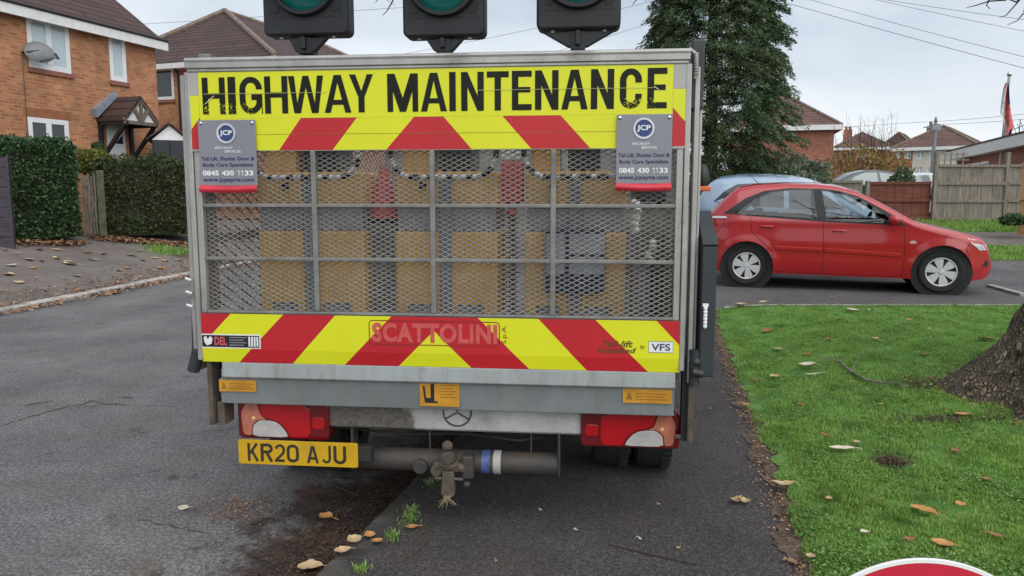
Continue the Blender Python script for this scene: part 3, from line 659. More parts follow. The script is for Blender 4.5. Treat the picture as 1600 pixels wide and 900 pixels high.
for px, py in ((5, 391), (65, 391), (90, 391), (17, 416), (46, 407), (65, 409), (105, 410), (50, 420), (17, 430), (27, 442), (128, 455), (147, 407), (160, 398), (216, 393), (240, 404), (222, 408), (258, 409), (280, 408), (200, 420), (186, 424), (250, 420), (120, 432), (90, 405), (30, 397), (178, 460), (208, 400), (140, 396)):
    leaf(px+random.uniform(-3, 3), py, random.uniform(.13, .24), random.uniform(.04, .08), random.choice(['leaf_tan', 'leaf_tan', 'leaf_pale', 'leaf_orange', 'leaf_brown']), random.uniform(.1, .5), random.uniform(.2, .5), random.uniform(0, 180), 'dry fallen leaf scattered on the far pavement', 'leaves on the far pavement', 0.004)
for px, py in ((1215, 470), (1300, 469), (1395, 477), (1310, 505), (1450, 520), (1420, 505), (1180, 600), (1165, 640), (1250, 640), (1340, 700), (1540, 760), (1375, 640), (1290, 690), (1500, 800), (1555, 850), (1260, 560), (1445, 560), (1580, 560)):
    leaf(px, py, random.uniform(.04, .09), random.uniform(.015, .035), random.choice(['leaf_rust', 'leaf_orange', 'leaf_brown', 'leaf_tan']), random.uniform(.1, .5), random.uniform(.2, .5), random.uniform(0, 180), 'small brown leaf caught among the grass blades', 'small leaves in the lawn', 0.03)
for px, py in ((900, 830), (1030, 790), (1060, 860), (845, 800), (1110, 640), (775, 880), (1195, 700), (1000, 845)):
    leaf(px, py, random.uniform(.012, .02), random.uniform(.005, .009), random.choice(['leaf_tan', 'leaf_pale']), .3, .3, random.uniform(0, 180), 'tiny leaf scrap on the dark near pavement', 'leaf scraps on the near pavement', 0.001)
a = hit(1296, 568); b = hit(1330, 590); c_ = hit(1390, 608)
tw = MB(); P = [a, hit(1312, 574), b, hit(1355, 604), c_]; P = [q+Vector((0, 0, .045)) for q in P]
tw.tube(P, [.004, .011, .011, .008, .006], 7); tw.tube([P[1], hit(1275, 566)+Vector((0, 0, .06))], [.006, .002], 5); tw.tube([P[2], hit(1345, 565)+Vector((0, 0, .09))], [.005, .002], 5); tw.tube([P[3], hit(1362, 596)+Vector((0, 0, .07))], [.004, .002], 5)
M['bark_pale'] = mat('lichen_twig', (0.10, 0.08, 0.06), 0.85, col2=(0.26, 0.24, 0.20), scale=25)
tag(tw.build('fallen_twig', M['bark_pale'], smooth=60), 'bent grey forked twig lying on the lawn', 'twig')
P = [hit(950, 853), hit(1010, 868), hit(1090, 885)]; P = [q+Vector((0, 0, .006)) for q in P]
tag(MB().tube(P, [.002, .004, .002], 5).tube([P[1], hit(1030, 852)+Vector((0, 0, .01))], [.003, .001], 5).build('fallen_twig', M['twig'], smooth=60), 'thin brown twig lying on the dark pavement', 'twig')
P = [hit(525, 765), hit(562, 780)]; P = [q+Vector((0, 0, .014)) for q in P]
tag(MB().tube(P, [.007, .005], 6).build('fallen_twig', M['twig'], smooth=60), 'short dark stick lying in the muddy gutter', 'twig')

# ------------------------------------------------------------------ stroke lettering for plates
def _arc(cx, cy, rx, ry, a0, a1, n=7): return [(cx+rx*math.cos(R(a0+(a1-a0)*i/n)), cy+ry*math.sin(R(a0+(a1-a0)*i/n))) for i in range(n+1)]
STROKES = {
 'K': [[(.12, 0), (.12, 1)], [(.88, 1), (.22, .42)], [(.40, .60), (.90, 0)]],
 'R': [[(.12, 0), (.12, .925), (.60, .925)]+_arc(.60, .73, .27, .195, 80, -80)+[(.60, .535), (.22, .535)], [(.52, .46), (.88, 0)]],
 '2': [[(.12, .74)]+_arc(.5, .70, .38, .225, 165, -20)+[(.80, .50), (.14, .12), (.12, .075), (.92, .075)]],
 '0': [_arc(.5, .72, .38, .205, 0, 180)+_arc(.5, .28, .38, .205, 180, 360)+[(.88, .5), (.88, .72)]],
 'A': [[(.06, 0), (.47, .96)], [(.53, .96), (.94, 0)], [(.26, .27), (.74, .27)]],
 'J': [[(.80, 1)]+_arc(.46, .28, .34, .205, 0, -165)],
 'U': [[(.12, 1)]+_arc(.5, .28, .38, .205, 180, 360)+[(.88, 1)]],
 '1': [[(.10, .72), (.62, .96), (.62, 0)]]}
def put_strokes(mb, ch, x0, x1, z0, z1, y, wd, mi=0):
    W = x1-x0; H_ = z1-z0; hw = wd*W/2
    for si, st in enumerate(STROKES[ch]):
        P = [Vector((x0+a*W, z0+b*H_)) for a, b in st]; vs = []
        for i, p in enumerate(P):
            d0 = (p-P[i-1]).normalized() if i else (P[1]-p).normalized(); d1 = (P[i+1]-p).normalized() if i < len(P)-1 else d0
            t = (d0+d1)
            t = t.normalized() if t.length > 1e-6 else d0
            n = Vector((-t.y, t.x)); k = hw/max(.45, abs(n.dot(Vector((-d0.y, d0.x)))))
            vs += [(p.x+n.x*k, y-.0003*si, p.y+n.y*k), (p.x-n.x*k, y-.0003*si, p.y-n.y*k)]
        mb.add(vs, [(2*i, 2*i+1, 2*i+3, 2*i+2) for i in range(len(P)-1)], mi)

# ------------------------------------------------------------------ the maintenance truck
TF = Frame((-0.34, 3.3, 0), R(-6))
T = TF.pick
truck = thing('flatbed_truck', 'cage bodied highway maintenance truck with yellow and red chevron tailgate parked half on the pavement', 'truck', TF.o, TF.rz)

def mesh_sheet(mb, x0, x1, z0, z1, y, lx, sz, wd, axis='x'):
    nx = int(round((x1-x0)/(lx/2))); nz = int(round((z1-z0)/(sz/2))); dx = (x1-x0)/nx; dz = (z1-z0)/nz
    th = Vector((0, -0.78, 0.62))*0.0011
    for k in range(nz):
        for i in range(nx):
            a = Vector((x0+i*dx, y, z0+k*dz)); b = Vector((x0+(i+1)*dx, y, z0+(k+1)*dz))
            if (i+k) % 2: a.z, b.z = b.z, a.z
            cv = Vector((0, 0.62, 0.78))*(wd*(1.25 if b.z > a.z else .72))/2  # rising strands widened to imitate the highlight along that diagonal
            vs = [a-cv-th, b-cv-th, b+cv-th, a+cv-th, a-cv+th, b-cv+th, b+cv+th, a+cv+th]
            if axis == 'y': vs = [Vector((q.y, q.x, q.z)) for q in vs]
            mb.add(vs, [(0,1,2,3), (7,6,5,4), (0,4,5,1), (3,2,6,7)])
    return mb
# tailgate frame: top rail, posts, bars
f = MB()
f.box2((-1.078, -0.012, 2.142), (1.066, 0.05, 2.182)).box2((-1.072, -0.006, 2.128), (1.060, 0.045, 2.1415))
f.cyl((-1.078, -0.004, 2.176), (1.066, -0.004, 2.176), 0.012, n=10)
for s in (-1, 1):
    c = -0.006
    f.box2((s*1.058+c, -0.004, 0.86), (s*1.080+c, 0.05, 2.1275)).box2((s*1.028+c, 0.004, 1.0755), (s*1.0555+c, 0.04, 1.7895))
    f.box2((s*1.098+c, 0.03, 0.80), (s*1.118+c, 0.12, 2.12)).box2((s*1.122+c, 0.06, 0.86), (s*1.134+c, 0.10, 2.0))
fb_ = MB()
for u in (-0.522, 0.0, 0.516): fb_.box2((u-0.011, -0.004, 1.089), (u+0.011, 0.016, 1.789))
for w_ in (1.555, 1.321): fb_.box2((-1.028, 0.0, w_-0.008), (1.020, 0.014, w_+0.008))
fb_.box2((-1.030, -0.002, 1.076), (1.022, 0.03, 1.0885)); fb_.build('panel_bars', M['steel'], truck, bevel=.003)
f.build('tailgate_frame', M['alu'], truck, bevel=0.003, smooth=35)
mesh_sheet(MB(), -1.026, 1.018, 1.09, 1.79, 0.024, 0.042, 0.0212, 0.0050).build('mesh_panel', M['mesh'], truck, uv=False)
# rope and bracket on the top corners
k = MB(); k.box2((-1.02, 0.0, 2.183), (-0.965, 0.05, 2.205)).box2((-1.03, 0.01, 2.183), (-0.99, 0.04, 2.196)); k.build('rail_bracket', M['steel'], truck, bevel=0.004)
q0 = T(1078, 66, .06); q1 = T(1095, 172, .06)
k = MB(); k.box2((1.075, 0.035, q1[1]), (1.128, 0.16, q0[1]+.008)); k.build('corner_cover', M['dark_metal'], truck, bevel=0.008)
k = MB(); k.box2((-1.118, 0.125, T(288, 300, .13)[1]), (-1.082, 0.19, T(288, 225, .13)[1])); k.build('corner_cover', M['dark_metal'], truck, bevel=0.006)
k = MB(); P = [(1.060, -0.004, 2.185), (1.088, -0.002, 2.165), (1.094, 0.0, 2.10), (1.088, 0.01, 2.07)]
M['grey_film2'] = mat('grey_plastic_sleeve', (0.34, 0.33, 0.32), 0.5, var=.3)
k.tube(P, 0.008, 8)
for i in range(8):
    z = 2.165-0.011*i; k.lathe([(0.0085, -.003), (0.0105, 0), (0.0085, .003)], (1.091, 0, z), 'Z', 8)
k.build('chain_cover', M['grey_film2'], truck, smooth=60)

# ---- chevrons
U0, U1 = -1.066, 1.056
def chevrons(mb, w0, w1, rule, y, slant=None):
    for poly, mi in rule:
        p = clip(clip(clip(clip(poly, -1, 0, -U0), 1, 0, U1), 0, -1, -w0), 0, 1, w1)
        if len(p) < 3: continue
        mb.poly(p, y, mi)
def halfstripes(tops, bots, w0, w1, first, side):
    o = []; mi = first
    ts = [-2.0]+tops+[0.0] if side < 0 else [0.0]+tops+[2.0]
    bs = [-2.0]+bots+[0.0] if side < 0 else [0.0]+bots+[2.0]
    for i in range(len(ts)-1): o.append(([(bs[i], w0), (bs[i+1], w0), (ts[i+1], w1), (ts[i], w1)], mi)); mi = 1-mi
    return o
ub = MB(); ub.box2((-1.066, 0.0, 1.79), (1.056, 0.025, 2.1275), 2)
zt = T(700, 182)[1]; zb = 1.793
def tu(px, py): return T(px, py)[0]
Lt = [tu(470, 184), tu(558, 183), tu(647, 182.5)]; Lb = [tu(436, 231), tu(520, 231), tu(603.5, 231)]
Rt = [tu(693, 182), tu(785, 180), tu(876, 179)]; Rb = [tu(737, 229), tu(830, 228), tu(922.6, 226)]
IL, IR = tu(311, 150), tu(1052, 130)
U0, U1 = IL, 0.0
st = halfstripes(Lt, Lb, zb, zt, 0, -1); chevrons(ub, zb, zt, st, -0.0015)
U0, U1 = 0.0, IR
st = halfstripes(Rt, Rb, zb, zt, 1, 1)
chevrons(ub, zb, zt, st, -0.0015)
U0, U1 = IL, IR
ub.poly([(IL, zt+.0005), (IR, zt+.0005), (IR, 2.126), (IL, 2.126)], -0.0015, 0)
for s, a, b in ((-1, -1.064, IL-.001), (1, IR+.001, 1.054)):           # side columns: grey, yellow, red
    ub.poly([(a, 2.03), (b, 2.03), (b, 2.126), (a, 2.126)], -0.0015, 3)
    o_, i_ = (a, b) if s < 0 else (b, a)
    dg0 = 1.885 if s < 0 else 1.895; dg1 = 1.935 if s < 0 else 1.955
    pl_ = [(o_, 2.029), (i_, 2.029), (i_, dg1), (o_, dg0)]; ub.poly(pl_ if s > 0 else pl_[::-1], -0.0015, 0)
    pl_ = [(o_, dg0-.001), (i_, dg1-.001), (i_, 1.80), (o_, 1.80)]; ub.poly(pl_, -0.0015, 1)
M['grey_film'] = mat('grey_reflective_film', (0.42, 0.40, 0.38), 0.45, var=0.08)
upper = ub.build('upper_board', [M['yellow'], M['red'], M['alu'], M['grey_film']], truck, fixn=False)
# a few cut lines of the film
k = MB()
for z in (1.861,): k.box2((-1.0, -0.0026, z-.0007), (1.0, -0.002, z+.0007))
M['film_cut'] = mat('film_seam', (0.30, 0.20, 0.03), 0.6)
k.build('film_seam', M['film_cut'], upper)

# ---- condensed capitals
def G(ch, w, h, s):
    d = s*1.02; arc = lambda cx, cy, r, a0, a1, ry=None, n=12: [(cx+r*math.cos(a0+(a1-a0)*i/n), cy+(ry or r)*math.sin(a0+(a1-a0)*i/n)) for i in range(n+1)]
    pi = math.pi; t = s*0.92
    if ch == 'I': return [[(0, 0), (w, 0), (w, h), (0, h)]]
    if ch == 'H': a, b = h*.5-t*.45, h*.5+t*.45; return [[(0, 0), (s, 0), (s, a), (w-s, a), (w-s, 0), (w, 0), (w, h), (w-s, h), (w-s, b), (s, b), (s, h), (0, h)]]
    if ch == 'T': return [[(w/2-s/2, 0), (w/2+s/2, 0), (w/2+s/2, h-t), (w, h-t), (w, h), (0, h), (0, h-t), (w/2-s/2, h-t)]]
    if ch == 'E': a, b = h*.52-t*.45, h*.52+t*.45; return [[(0, 0), (w, 0), (w, t), (s, t), (s, a), (w*.93, a), (w*.93, b), (s, b), (s, h-t), (w, h-t), (w, h), (0, h)]]
    if ch == 'N': return [[(0, 0), (s, 0), (s, h*(1-s/(w-d))), (w-d, 0), (w, 0), (w, h), (w-s, h), (w-s, h*(1-(w-s-d)/(w-d))), (d, h), (0, h)]]
    if ch == 'M':
        c = s*.5; return [[(0, 0), (s*.92, 0), (s*.92, h*(1-s*.92/(w/2-c))), (w/2-c, 0), (w/2+c, 0), (w-s*.92, h*(1-s*.92/(w/2-c))), (w-s*.92, 0), (w, 0), (w, h), (w-d*1.2, h), (w/2, h*(1-(w/2-d*1.2)/(w/2-c))), (d*1.2, h), (0, h)]]
    if ch == 'W':
        c = s*.55; e = s*.5; yI = h*.27; sl = (h-yI)/(w/4-e); yM = sl*(w/4-c)
        return [[(w*.25-c, 0), (w*.25+c, 0), (w/2, min(yM, h*.72)), (w*.75-c, 0), (w*.75+c, 0), (w, h), (w-d, h), (w*.75, yI), (w/2+e, h), (w/2-e, h), (w*.25, yI), (d, h), (0, h)]]
    if ch == 'A':
        yT = h*.80; xi = lambda y: s+(w/2-s)*y/yT; b0, b1 = h*.21, h*.21+t*.85
        return [[(0, 0), (s, 0), (xi(b0), b0), (w-xi(b0), b0), (w-s, 0), (w, 0), (w/2+s*.6, h), (w/2-s*.6, h)], [(xi(b1), b1), (w-xi(b1), b1), (w/2, yT)]]
    if ch == 'Y': return [[(w/2-s/2, 0), (w/2+s/2, 0), (w/2+s/2, h*.40), (w, h), (w-d, h), (w/2, h*.56), (d, h), (0, h), (w/2-s/2, h*.40)]]
    r = w/2; ri = w/2-s; rh = r*1.05; rih = rh-t
    if ch == 'C':
        return [arc(r, h-rh, r, 0, pi, rh)+arc(r, rh, r, pi, 2*pi, rh)+[(w, h*.37), (w-s, h*.37)]+arc(r, rh, ri, 2*pi, pi, rih)+arc(r, h-rh, ri, pi, 0, rih)+[(w-s, h*.65), (w, h*.65)]]
    if ch == 'G':
        return [arc(r, h-rh, r, 0, pi, rh)+arc(r, rh, r, pi, 1.86*pi, rh)+[(w*.96, 0), (w, 0), (w, h*.53), (w*.52, h*.53), (w*.52, h*.53-t), (w-s, h*.53-t)]+arc(r, rh, ri, 2*pi, pi, rih)+arc(r, h-rh, ri, pi, 0, rih)+[(w-s, h*.66), (w, h*.66)]]
lt = MB()
for ch, a, b in zip('HIGHWAYMAINTENANCE', (318, 358, 376, 415, 452, 508, 547, 606, 658, 702.5, 721, 761, 800, 836, 877, 923, 968, 1011), (351, 367.5, 409, 449, 505, 548, 583, 653, 698, 712, 756, 795, 831, 873, 919, 960, 1003.5, 1043)):
    fr = (a-318)/(1043-318); yt, yb = 121-16*fr, 179-10*fr
    x0, z0 = T(a, yb); x1, z1 = T(b, yt)
    lt.poly([[(x0+p[0], z0+p[1]) for p in l] for l in G(ch, x1-x0, z1-z0, 0.0265)], -0.0032, 0)
# worn vinyl near both ends
m = M['black_letter']; t = m.node_tree; b = t.nodes['Principled BSDF']
tcn = t.nodes.new('ShaderNodeTexCoord'); s = t.nodes.new('ShaderNodeSeparateXYZ'); t.links.new(tcn.outputs['Object'], s.inputs['Vector'])
def mathn(op, a_, b_):
    x = t.nodes.new('ShaderNodeMath'); x.operation = op
    for s_, v in ((x.inputs[0], a_), (x.inputs[1], b_)):
        if isinstance(v, (int, float)): s_.default_value = v
        else: t.links.new(v, s_)
    return x.outputs[0]
nn = t.nodes.new('ShaderNodeTexNoise'); nn.inputs['Scale'].default_value = 190; nn.inputs['Detail'].default_value = 3; t.links.new(tcn.outputs['Object'], nn.inputs['Vector'])
ends = mathn('MAXIMUM', mathn('LESS_THAN', s.outputs['X'], -0.78), mathn('MULTIPLY', mathn('GREATER_THAN', s.outputs['X'], 0.80), mathn('LESS_THAN', s.outputs['X'], 0.93)))
lowh = mathn('LESS_THAN', s.outputs['Z'], 1.995)
wear = mathn('MULTIPLY', mathn('MULTIPLY', ends, lowh), mathn('GREATER_THAN', nn.outputs['Fac'], 0.575))
tp = t.nodes.new('ShaderNodeBsdfTransparent'); ms = t.nodes.new('ShaderNodeMixShader')
t.links.new(wear, ms.inputs['Fac']); t.links.new(b.outputs['BSDF'], ms.inputs[1]); t.links.new(tp.outputs['BSDF'], ms.inputs[2]); t.links.new(ms.outputs['Shader'], t.nodes['Material Output'].inputs['Surface'])
lt.build('lettering', M['black_letter'], upper, fixn=False)
M['film_cut2'] = mat('pale_film_cut', (0.50, 0.50, 0.16), 0.6); zc = T(330, 147)[1]                        # pale cut through the word, kinked at both ends
for x0, x1 in ((-1.0, -.45), (.2, .93)): MB().box2((x0, -0.0044, zc-.0008), (x1, -0.0038, zc+.0008)).build('film_cut', M['film_cut2'], upper)
M['scratch'] = mat('pale_scratch', (0.62, 0.62, 0.35), 0.6)
for p_, q_ in (((321, 163), (335, 150)), ((1022, 134.5), (1030, 141))): a_ = T(*p_); b_ = T(*q_); MB().bar((a_[0], -0.004, a_[1]), (b_[0], -0.004, b_[1]), 0.0012, 0.003).build('scratch', M['scratch'], upper)

# ---- lower board
lb = MB(); W0, W1 = 0.852, 1.074; WK = 0.912
lb.prism([(0.0, WK), (0.0, W1), (0.04, W1), (0.04, W0), (0.008, W0)], -1.070, 1.060, 2, plane='yz')
Lt = [tu(356, 494), tu(439.3, 494), tu(521.7, 495), tu(611, 496)]; zA = T(600, 496)[1]; zB = T(600, 570)[1]
def ext(px0, px1, y0=495, y1=572):               # extend a stripe edge to the board's top and bottom
    p = T(px0, y0); q = T(px1, y1); s = (q[0]-p[0])/(q[1]-p[1]); return (p[0]+(W1-p[1])*s, p[0]+(W0-p[1])*s)
le = [ext(356, 285), ext(439.3, 368), ext(521.7, 454), ext(611, 536.7), ext(700, 623)]
re_ = [ext(656, 733), ext(745, 821.7), ext(838.3, 910), ext(925.7, 1003), ext(1020, 1092)]
Lp = halfstripes([e[0] for e in le], [e[1] for e in le], W0, W1, 1, -1); 
Rp = halfstripes([e[0] for e in re_], [e[1] for e in re_], W0, W1, 0, 1)
def lowstripes(rules, u0, u1):
    for poly, mi in rules:
        p = clip(clip(poly, -1, 0, -u0), 1, 0, u1)
        for lo_, hi_, sl_ in ((WK, W1, 0), (W0, WK, 0.008/(WK-W0))):
            q = clip(clip(p, 0, -1, -lo_), 0, 1, hi_)
            if len(q) < 3: continue
            n0 = len(lb.v); lb.poly(q, 0, mi)
            for j in range(n0, len(lb.v)): x, y, z = lb.v[j]; lb.v[j] = (x, -0.0015+(WK-z)*sl_, z)
# the edges that cross the middle are cut there
def cutmid(es, side):
    return es
lowstripes([(clip(p, 1, 0, 0.0), m_) for p, m_ in [([(bs0, W0), (bs1, W0), (ts1, W1), (ts0, W1)], mi) for (ts0, bs0), (ts1, bs1), mi in zip([(-2, -2)]+le, le+[(2, 2)], (1, 0, 1, 0, 1, 0))] if len(clip(p, 1, 0, 0.0)) > 2], -1.068, 0.0)
lowstripes([(clip(p, -1, 0, 0.0), m_) for p, m_ in [([(bs0, W0), (bs1, W0), (ts1, W1), (ts0, W1)], mi) for (ts0, bs0), (ts1, bs1), mi in zip([(-2, -2)]+re_, re_+[(2, 2)], (0, 1, 0, 1, 0, 1))] if len(clip(p, -1, 0, 0.0)) > 2], 0.0, 1.058)
lower = lb.build('lower_board', [M['yellow'], M['red'], M['alu']], truck, fixn=False)
# embossed maker's word in a rounded outline
k = MB(); x0, z0 = T(582, 534); x1, z1 = T(777, 507)
put_text(k, 'SCATTOLINI', x0, x1, z0, z1, -0.0036, 0, bold=0.045, spacing=1.09)
k.build('maker_lettering', M['emboss_red'], lower, fixn=False)
k = MB(); x0, z0 = T(577, 538); x1, z1 = T(781, 503)
def rrect(a, b, c, d, r, n=5):
    o = []
    for cx, cy, a0 in ((b-r, c+r, -90), (b-r, d-r, 0), (a+r, d-r, 90), (a+r, c+r, 180)):
        o += [(cx+r*math.cos(R(a0+90*i/n)), cy+r*math.sin(R(a0+90*i/n))) for i in range(n+1)]
    return o
oo = rrect(x0, x1, z0, z1, .018); ii = rrect(x0+.004, x1-.004, z0+.004, z1-.004, .014)
k.poly([oo, ii], -0.003)
a_, c_ = T(784, 537); b_, d_ = T(793, 508); put_text(k, 'S.p.A.', a_, b_, c_, d_, -0.003, 0, rot=True)
k.build('maker_outline', M['dark_red'], lower, fixn=False)
k = MB(); x0, z0 = T(936, 541.5); x1, z1 = T(989, 532.5); put_text(k, 'Tail-lift', x0+.012, x1, z0, z1, -0.003, 0, .02, .25)
x0, z0 = T(934, 550); x1, z1 = T(994, 542); put_text(k, 'Installed', x0, x1, z0-.002, z1-.004, -0.003, 0, .02, .25)
x0, z0 = T(1000, 546); x1, z1 = T(1008, 539); put_text(k, 'by', x0, x1, z0, z1, -0.003, 0, .01, .25)
M['olive_text'] = mat('dark_olive_print', (0.10, 0.055, 0.012), 0.5)
k.build('fitter_lettering', M['olive_text'], lower, fixn=False)
def plate(name, px0, py0, px1, py1, v, mats, parent, draw, th=0.002, border=None):
    x0, z0 = T(px0, py1, v); x1, z1 = T(px1, py0, v)
    mb = MB(); mb.box2((x0, v-th, z0), (x1, v, z1), 0)
    draw(mb, x0, x1, z0, z1, v-th-0.0012)
    return mb.build(name, mats, parent, fixn=False)
def fx(x0, x1, a): return x0+(x1-x0)*a
def d_vfs(mb, x0, x1, z0, z1, y):
    mb.poly([(fx(x0, x1, .02), fx(z0, z1, .06)), (fx(x0, x1, .98), fx(z0, z1, .06)), (fx(x0, x1, .98), fx(z0, z1, .94)), (fx(x0, x1, .02), fx(z0, z1, .94))], y+.0006, 1)
    put_text(mb, 'VFS', fx(x0, x1, .12), fx(x0, x1, .88), fx(z0, z1, .2), fx(z0, z1, .8), y-.0006, 2, bold=.015)
plate('fitter_badge', 1013, 533.5, 1052, 551, 0, [M['notice'], M['white'], M['navy']], lower, d_vfs)
def d_del(mb, x0, x1, z0, z1, y):
    b = lambda a0, a1, c0, c1, mi: mb.poly([(fx(x0, x1, a0), fx(z0, z1, c0)), (fx(x0, x1, a1), fx(z0, z1, c0)), (fx(x0, x1, a1), fx(z0, z1, c1)), (fx(x0, x1, a0), fx(z0, z1, c1))], y, mi)
    b(.02, .98, .08, .92, 1)
    y2 = y; y = y-.0006
    mb.poly([(fx(x0, x1, a), fx(z0, z1, c)) for a, c in ((.05, .75), (.09, .85), (.12, .62), (.16, .85), (.2, .7), (.18, .3), (.10, .18), (.06, .4))], y, 2)
    put_text(mb, 'DEL', fx(x0, x1, .23), fx(x0, x1, .44), fx(z0, z1, .22), fx(z0, z1, .8), y, 3, bold=.03)
    for i in range(4):
        zz = .2+.18*i; mb.poly([(fx(x0, x1, .48), fx(z0, z1, zz)), (fx(x0, x1, .72+.05*(i % 2)), fx(z0, z1, zz)), (fx(x0, x1, .72+.05*(i % 2)), fx(z0, z1, zz+.07)), (fx(x0, x1, .48), fx(z0, z1, zz+.07))], y, 4)
    for i in range(4):
        aa = .80+.045*i; mb.poly([(fx(x0, x1, aa), fx(z0, z1, .15)), (fx(x0, x1, aa+.03), fx(z0, z1, .15)), (fx(x0, x1, aa+.03), fx(z0, z1, .85)), (fx(x0, x1, aa), fx(z0, z1, .85))], y, 2)
plate('dealer_sticker', 315, 523, 407, 543, 0, [M['white'], M['black'], M['white'], M['cone_red'], M['notice']], lower, d_del)
def d_notice_small(mb, x0, x1, z0, z1, y):
    for i in range(3): zz = fx(z0, z1, .25+.2*i); mb.poly([(fx(x0, x1, .26), zz), (fx(x0, x1, .93-.1*(i == 1)), zz), (fx(x0, x1, .93-.1*(i == 1)), zz+.0035), (fx(x0, x1, .26), zz+.0035)], y, 1)
    mb.poly([(fx(x0, x1, .06), fx(z0, z1, .25)), (fx(x0, x1, .2), fx(z0, z1, .25)), (fx(x0, x1, .13), fx(z0, z1, .8))], y, 1)

# ---- rear beam under the lift
bx0 = T(343, 600, .02)[0]; bx1 = T(1054, 620, .02)[0]
zl = T(700, 601, .01)[1]; zl0 = T(700, 640, .03)[1]
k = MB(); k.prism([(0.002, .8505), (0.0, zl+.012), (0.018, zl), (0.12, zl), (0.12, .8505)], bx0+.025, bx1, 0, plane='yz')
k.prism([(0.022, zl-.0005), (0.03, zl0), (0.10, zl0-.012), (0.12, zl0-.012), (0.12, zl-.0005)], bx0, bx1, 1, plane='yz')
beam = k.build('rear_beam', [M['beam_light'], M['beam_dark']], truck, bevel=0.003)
vB = 0.020
def pl2(name, a, b, draw): return plate(name, a[0], a[1], b[0], b[1], vB, [M['sticker'], M['sticker_text'], M['black']], beam, draw, th=0.0015)
pl2('warning_sticker', (343, 594.5), (400, 611), d_notice_small)
pl2('warning_sticker', (973, 609), (1050, 629), d_notice_small)
def d_lift(mb, x0, x1, z0, z1, y):
    P = [(.08, .85), (.13, .85), (.16, .35), (.28, .35), (.28, .95), (.37, .95), (.37, .22), (.45, .22), (.45, .14), (.14, .14), (.12, .3)]
    mb.poly([(fx(x0, x1, a), fx(z0, z1, c)) for a, c in P][::-1], y, 2)
    for i in range(5): zz = fx(z0, z1, .38+.12*i); mb.poly([(fx(x0, x1, .52), zz), (fx(x0, x1, .92-.06*(i % 2)), zz), (fx(x0, x1, .92-.06*(i % 2)), zz+.004), (fx(x0, x1, .52), zz+.004)], y, 1)
    put_text(mb, '1500', fx(x0, x1, .62), fx(x0, x1, .88), fx(z0, z1, .1), fx(z0, z1, .24), y, 2) if False else None
pl2('lift_sticker', (656, 598.5), (718, 634), d_lift)
# lift arms and stops at both sides
a_ = T(326, 604, .03); b_ = T(336, 664, .03); MB().box2((a_[0], .02, b_[1]), (b_[0], .10, .90)).build('lift_arm', M['mud'], truck, bevel=.004); a_ = T(340, 622, .05); b_ = T(353, 664, .05); MB().box2((a_[0], .04, b_[1]), (b_[0], .14, zl0)).build('lift_stop', M['mud'], truck, bevel=.004); k = MB()
a_ = T(1076, 590, .03); b_ = T(1086, 690, .03); k.box2((a_[0], .02, b_[1]), (b_[0]-.012, .10, .90))
k.cyl((1.05, .06, b_[1]+.01), (1.12, .06, b_[1]+.01), .010, n=10)
k.build('lift_arm', M['mud'], truck, bevel=0.004)
k = MB(); k.bar((-1.125, .05, .80), (-1.10, .05, 1.36), .03, .03); k.cyl((-1.13, .03, .80), (-1.10, .03, .90), .028, n=10); k.build('lift_ram', M['dark_metal'], truck, bevel=.003)
for zz_ in (1.10, 1.16, 1.22): MB().cyl((-1.112, .02, zz_), (-1.136, .012, zz_+.010), .006, n=8).build('hose_clip', M['white'], truck)
k = MB(); k.cyl((1.12, .02, .80), (1.12, .02, .95), .022, n=12); k.cyl((1.105, -.01, .86), (1.15, .0, .85), .018, n=10); k.sphere((1.125, .005, .90), .02, 10, 6); k.build('lift_ram', M['dark_metal'], truck, smooth=40)
a_ = T(1066, 590, .06); b_ = T(1077, 688, .06); MB().box2((a_[0], .05, b_[1]), (b_[0]-.004, .11, .90)).build('lift_gap_dark', M['black'], truck); a_ = T(333, 604, .07); b_ = T(341, 660, .07); MB().box2((a_[0], .06, b_[1]), (b_[0], .12, .90)).build('lift_gap_dark', M['black'], truck)  # black boxes standing in for the dark gaps beside the lift arms
# side locker with sloping lid, and its pale latch
a_ = T(1090, 385, .0); b_ = T(1121, 590, .0); c_ = T(1090, 352, .25)
k = MB(); b_ = (T(1118.5, 480)[0], b_[1]); k.prism([(0.0, b_[1]), (0.0, a_[1]), (0.22, a_[1]+.13), (0.42, a_[1]+.13), (0.42, b_[1])], 1.137, b_[0], 0, plane='yz')
lock = k.build('side_locker', M['locker'], truck, bevel=0.006)
k = MB(); k.prism([(-0.004, a_[1]+.002), (0.22, a_[1]+.134), (0.22, a_[1]+.144), (-0.010, a_[1]+.010)], 1.136, b_[0]+.002, 0, plane='yz'); k.build('locker_lid', M['locker'], lock, bevel=0.003)
x_, z1_ = T(1102, 474); z0_ = T(1102, 509)[1]
k = MB(); k.box2((x_-.012, -.014, z1_-.012), (x_+.012, -.003, z1_))
for i in range(6): k.sphere((x_, -.012, z1_-.02-(z1_-z0_-.02)*i/5), (.009, .007, .0105), 10, 6)
k.build('latch_chain', M['white'], lock, smooth=60)
# marker lamp on the right flank
x_, z_ = T(1099, 283, .55)
k = MB(); k.sphere((x_, .58, z_+.02), (.032, .035, .062), 14, 10); k.cyl((x_-.13, .60, z_+.0), (x_, .60, z_+.0), .012)
mk = k.build('marker_lamp', M['dark_metal'], truck, smooth=50)
MB().box2((x_-.034, .545, z_-.048), (x_+.036, .615, z_-.024)).build('orange_lens', mat('orange_marker', (0.75, 0.13, 0.02), 0.3, coat=.5), mk, bevel=.005)
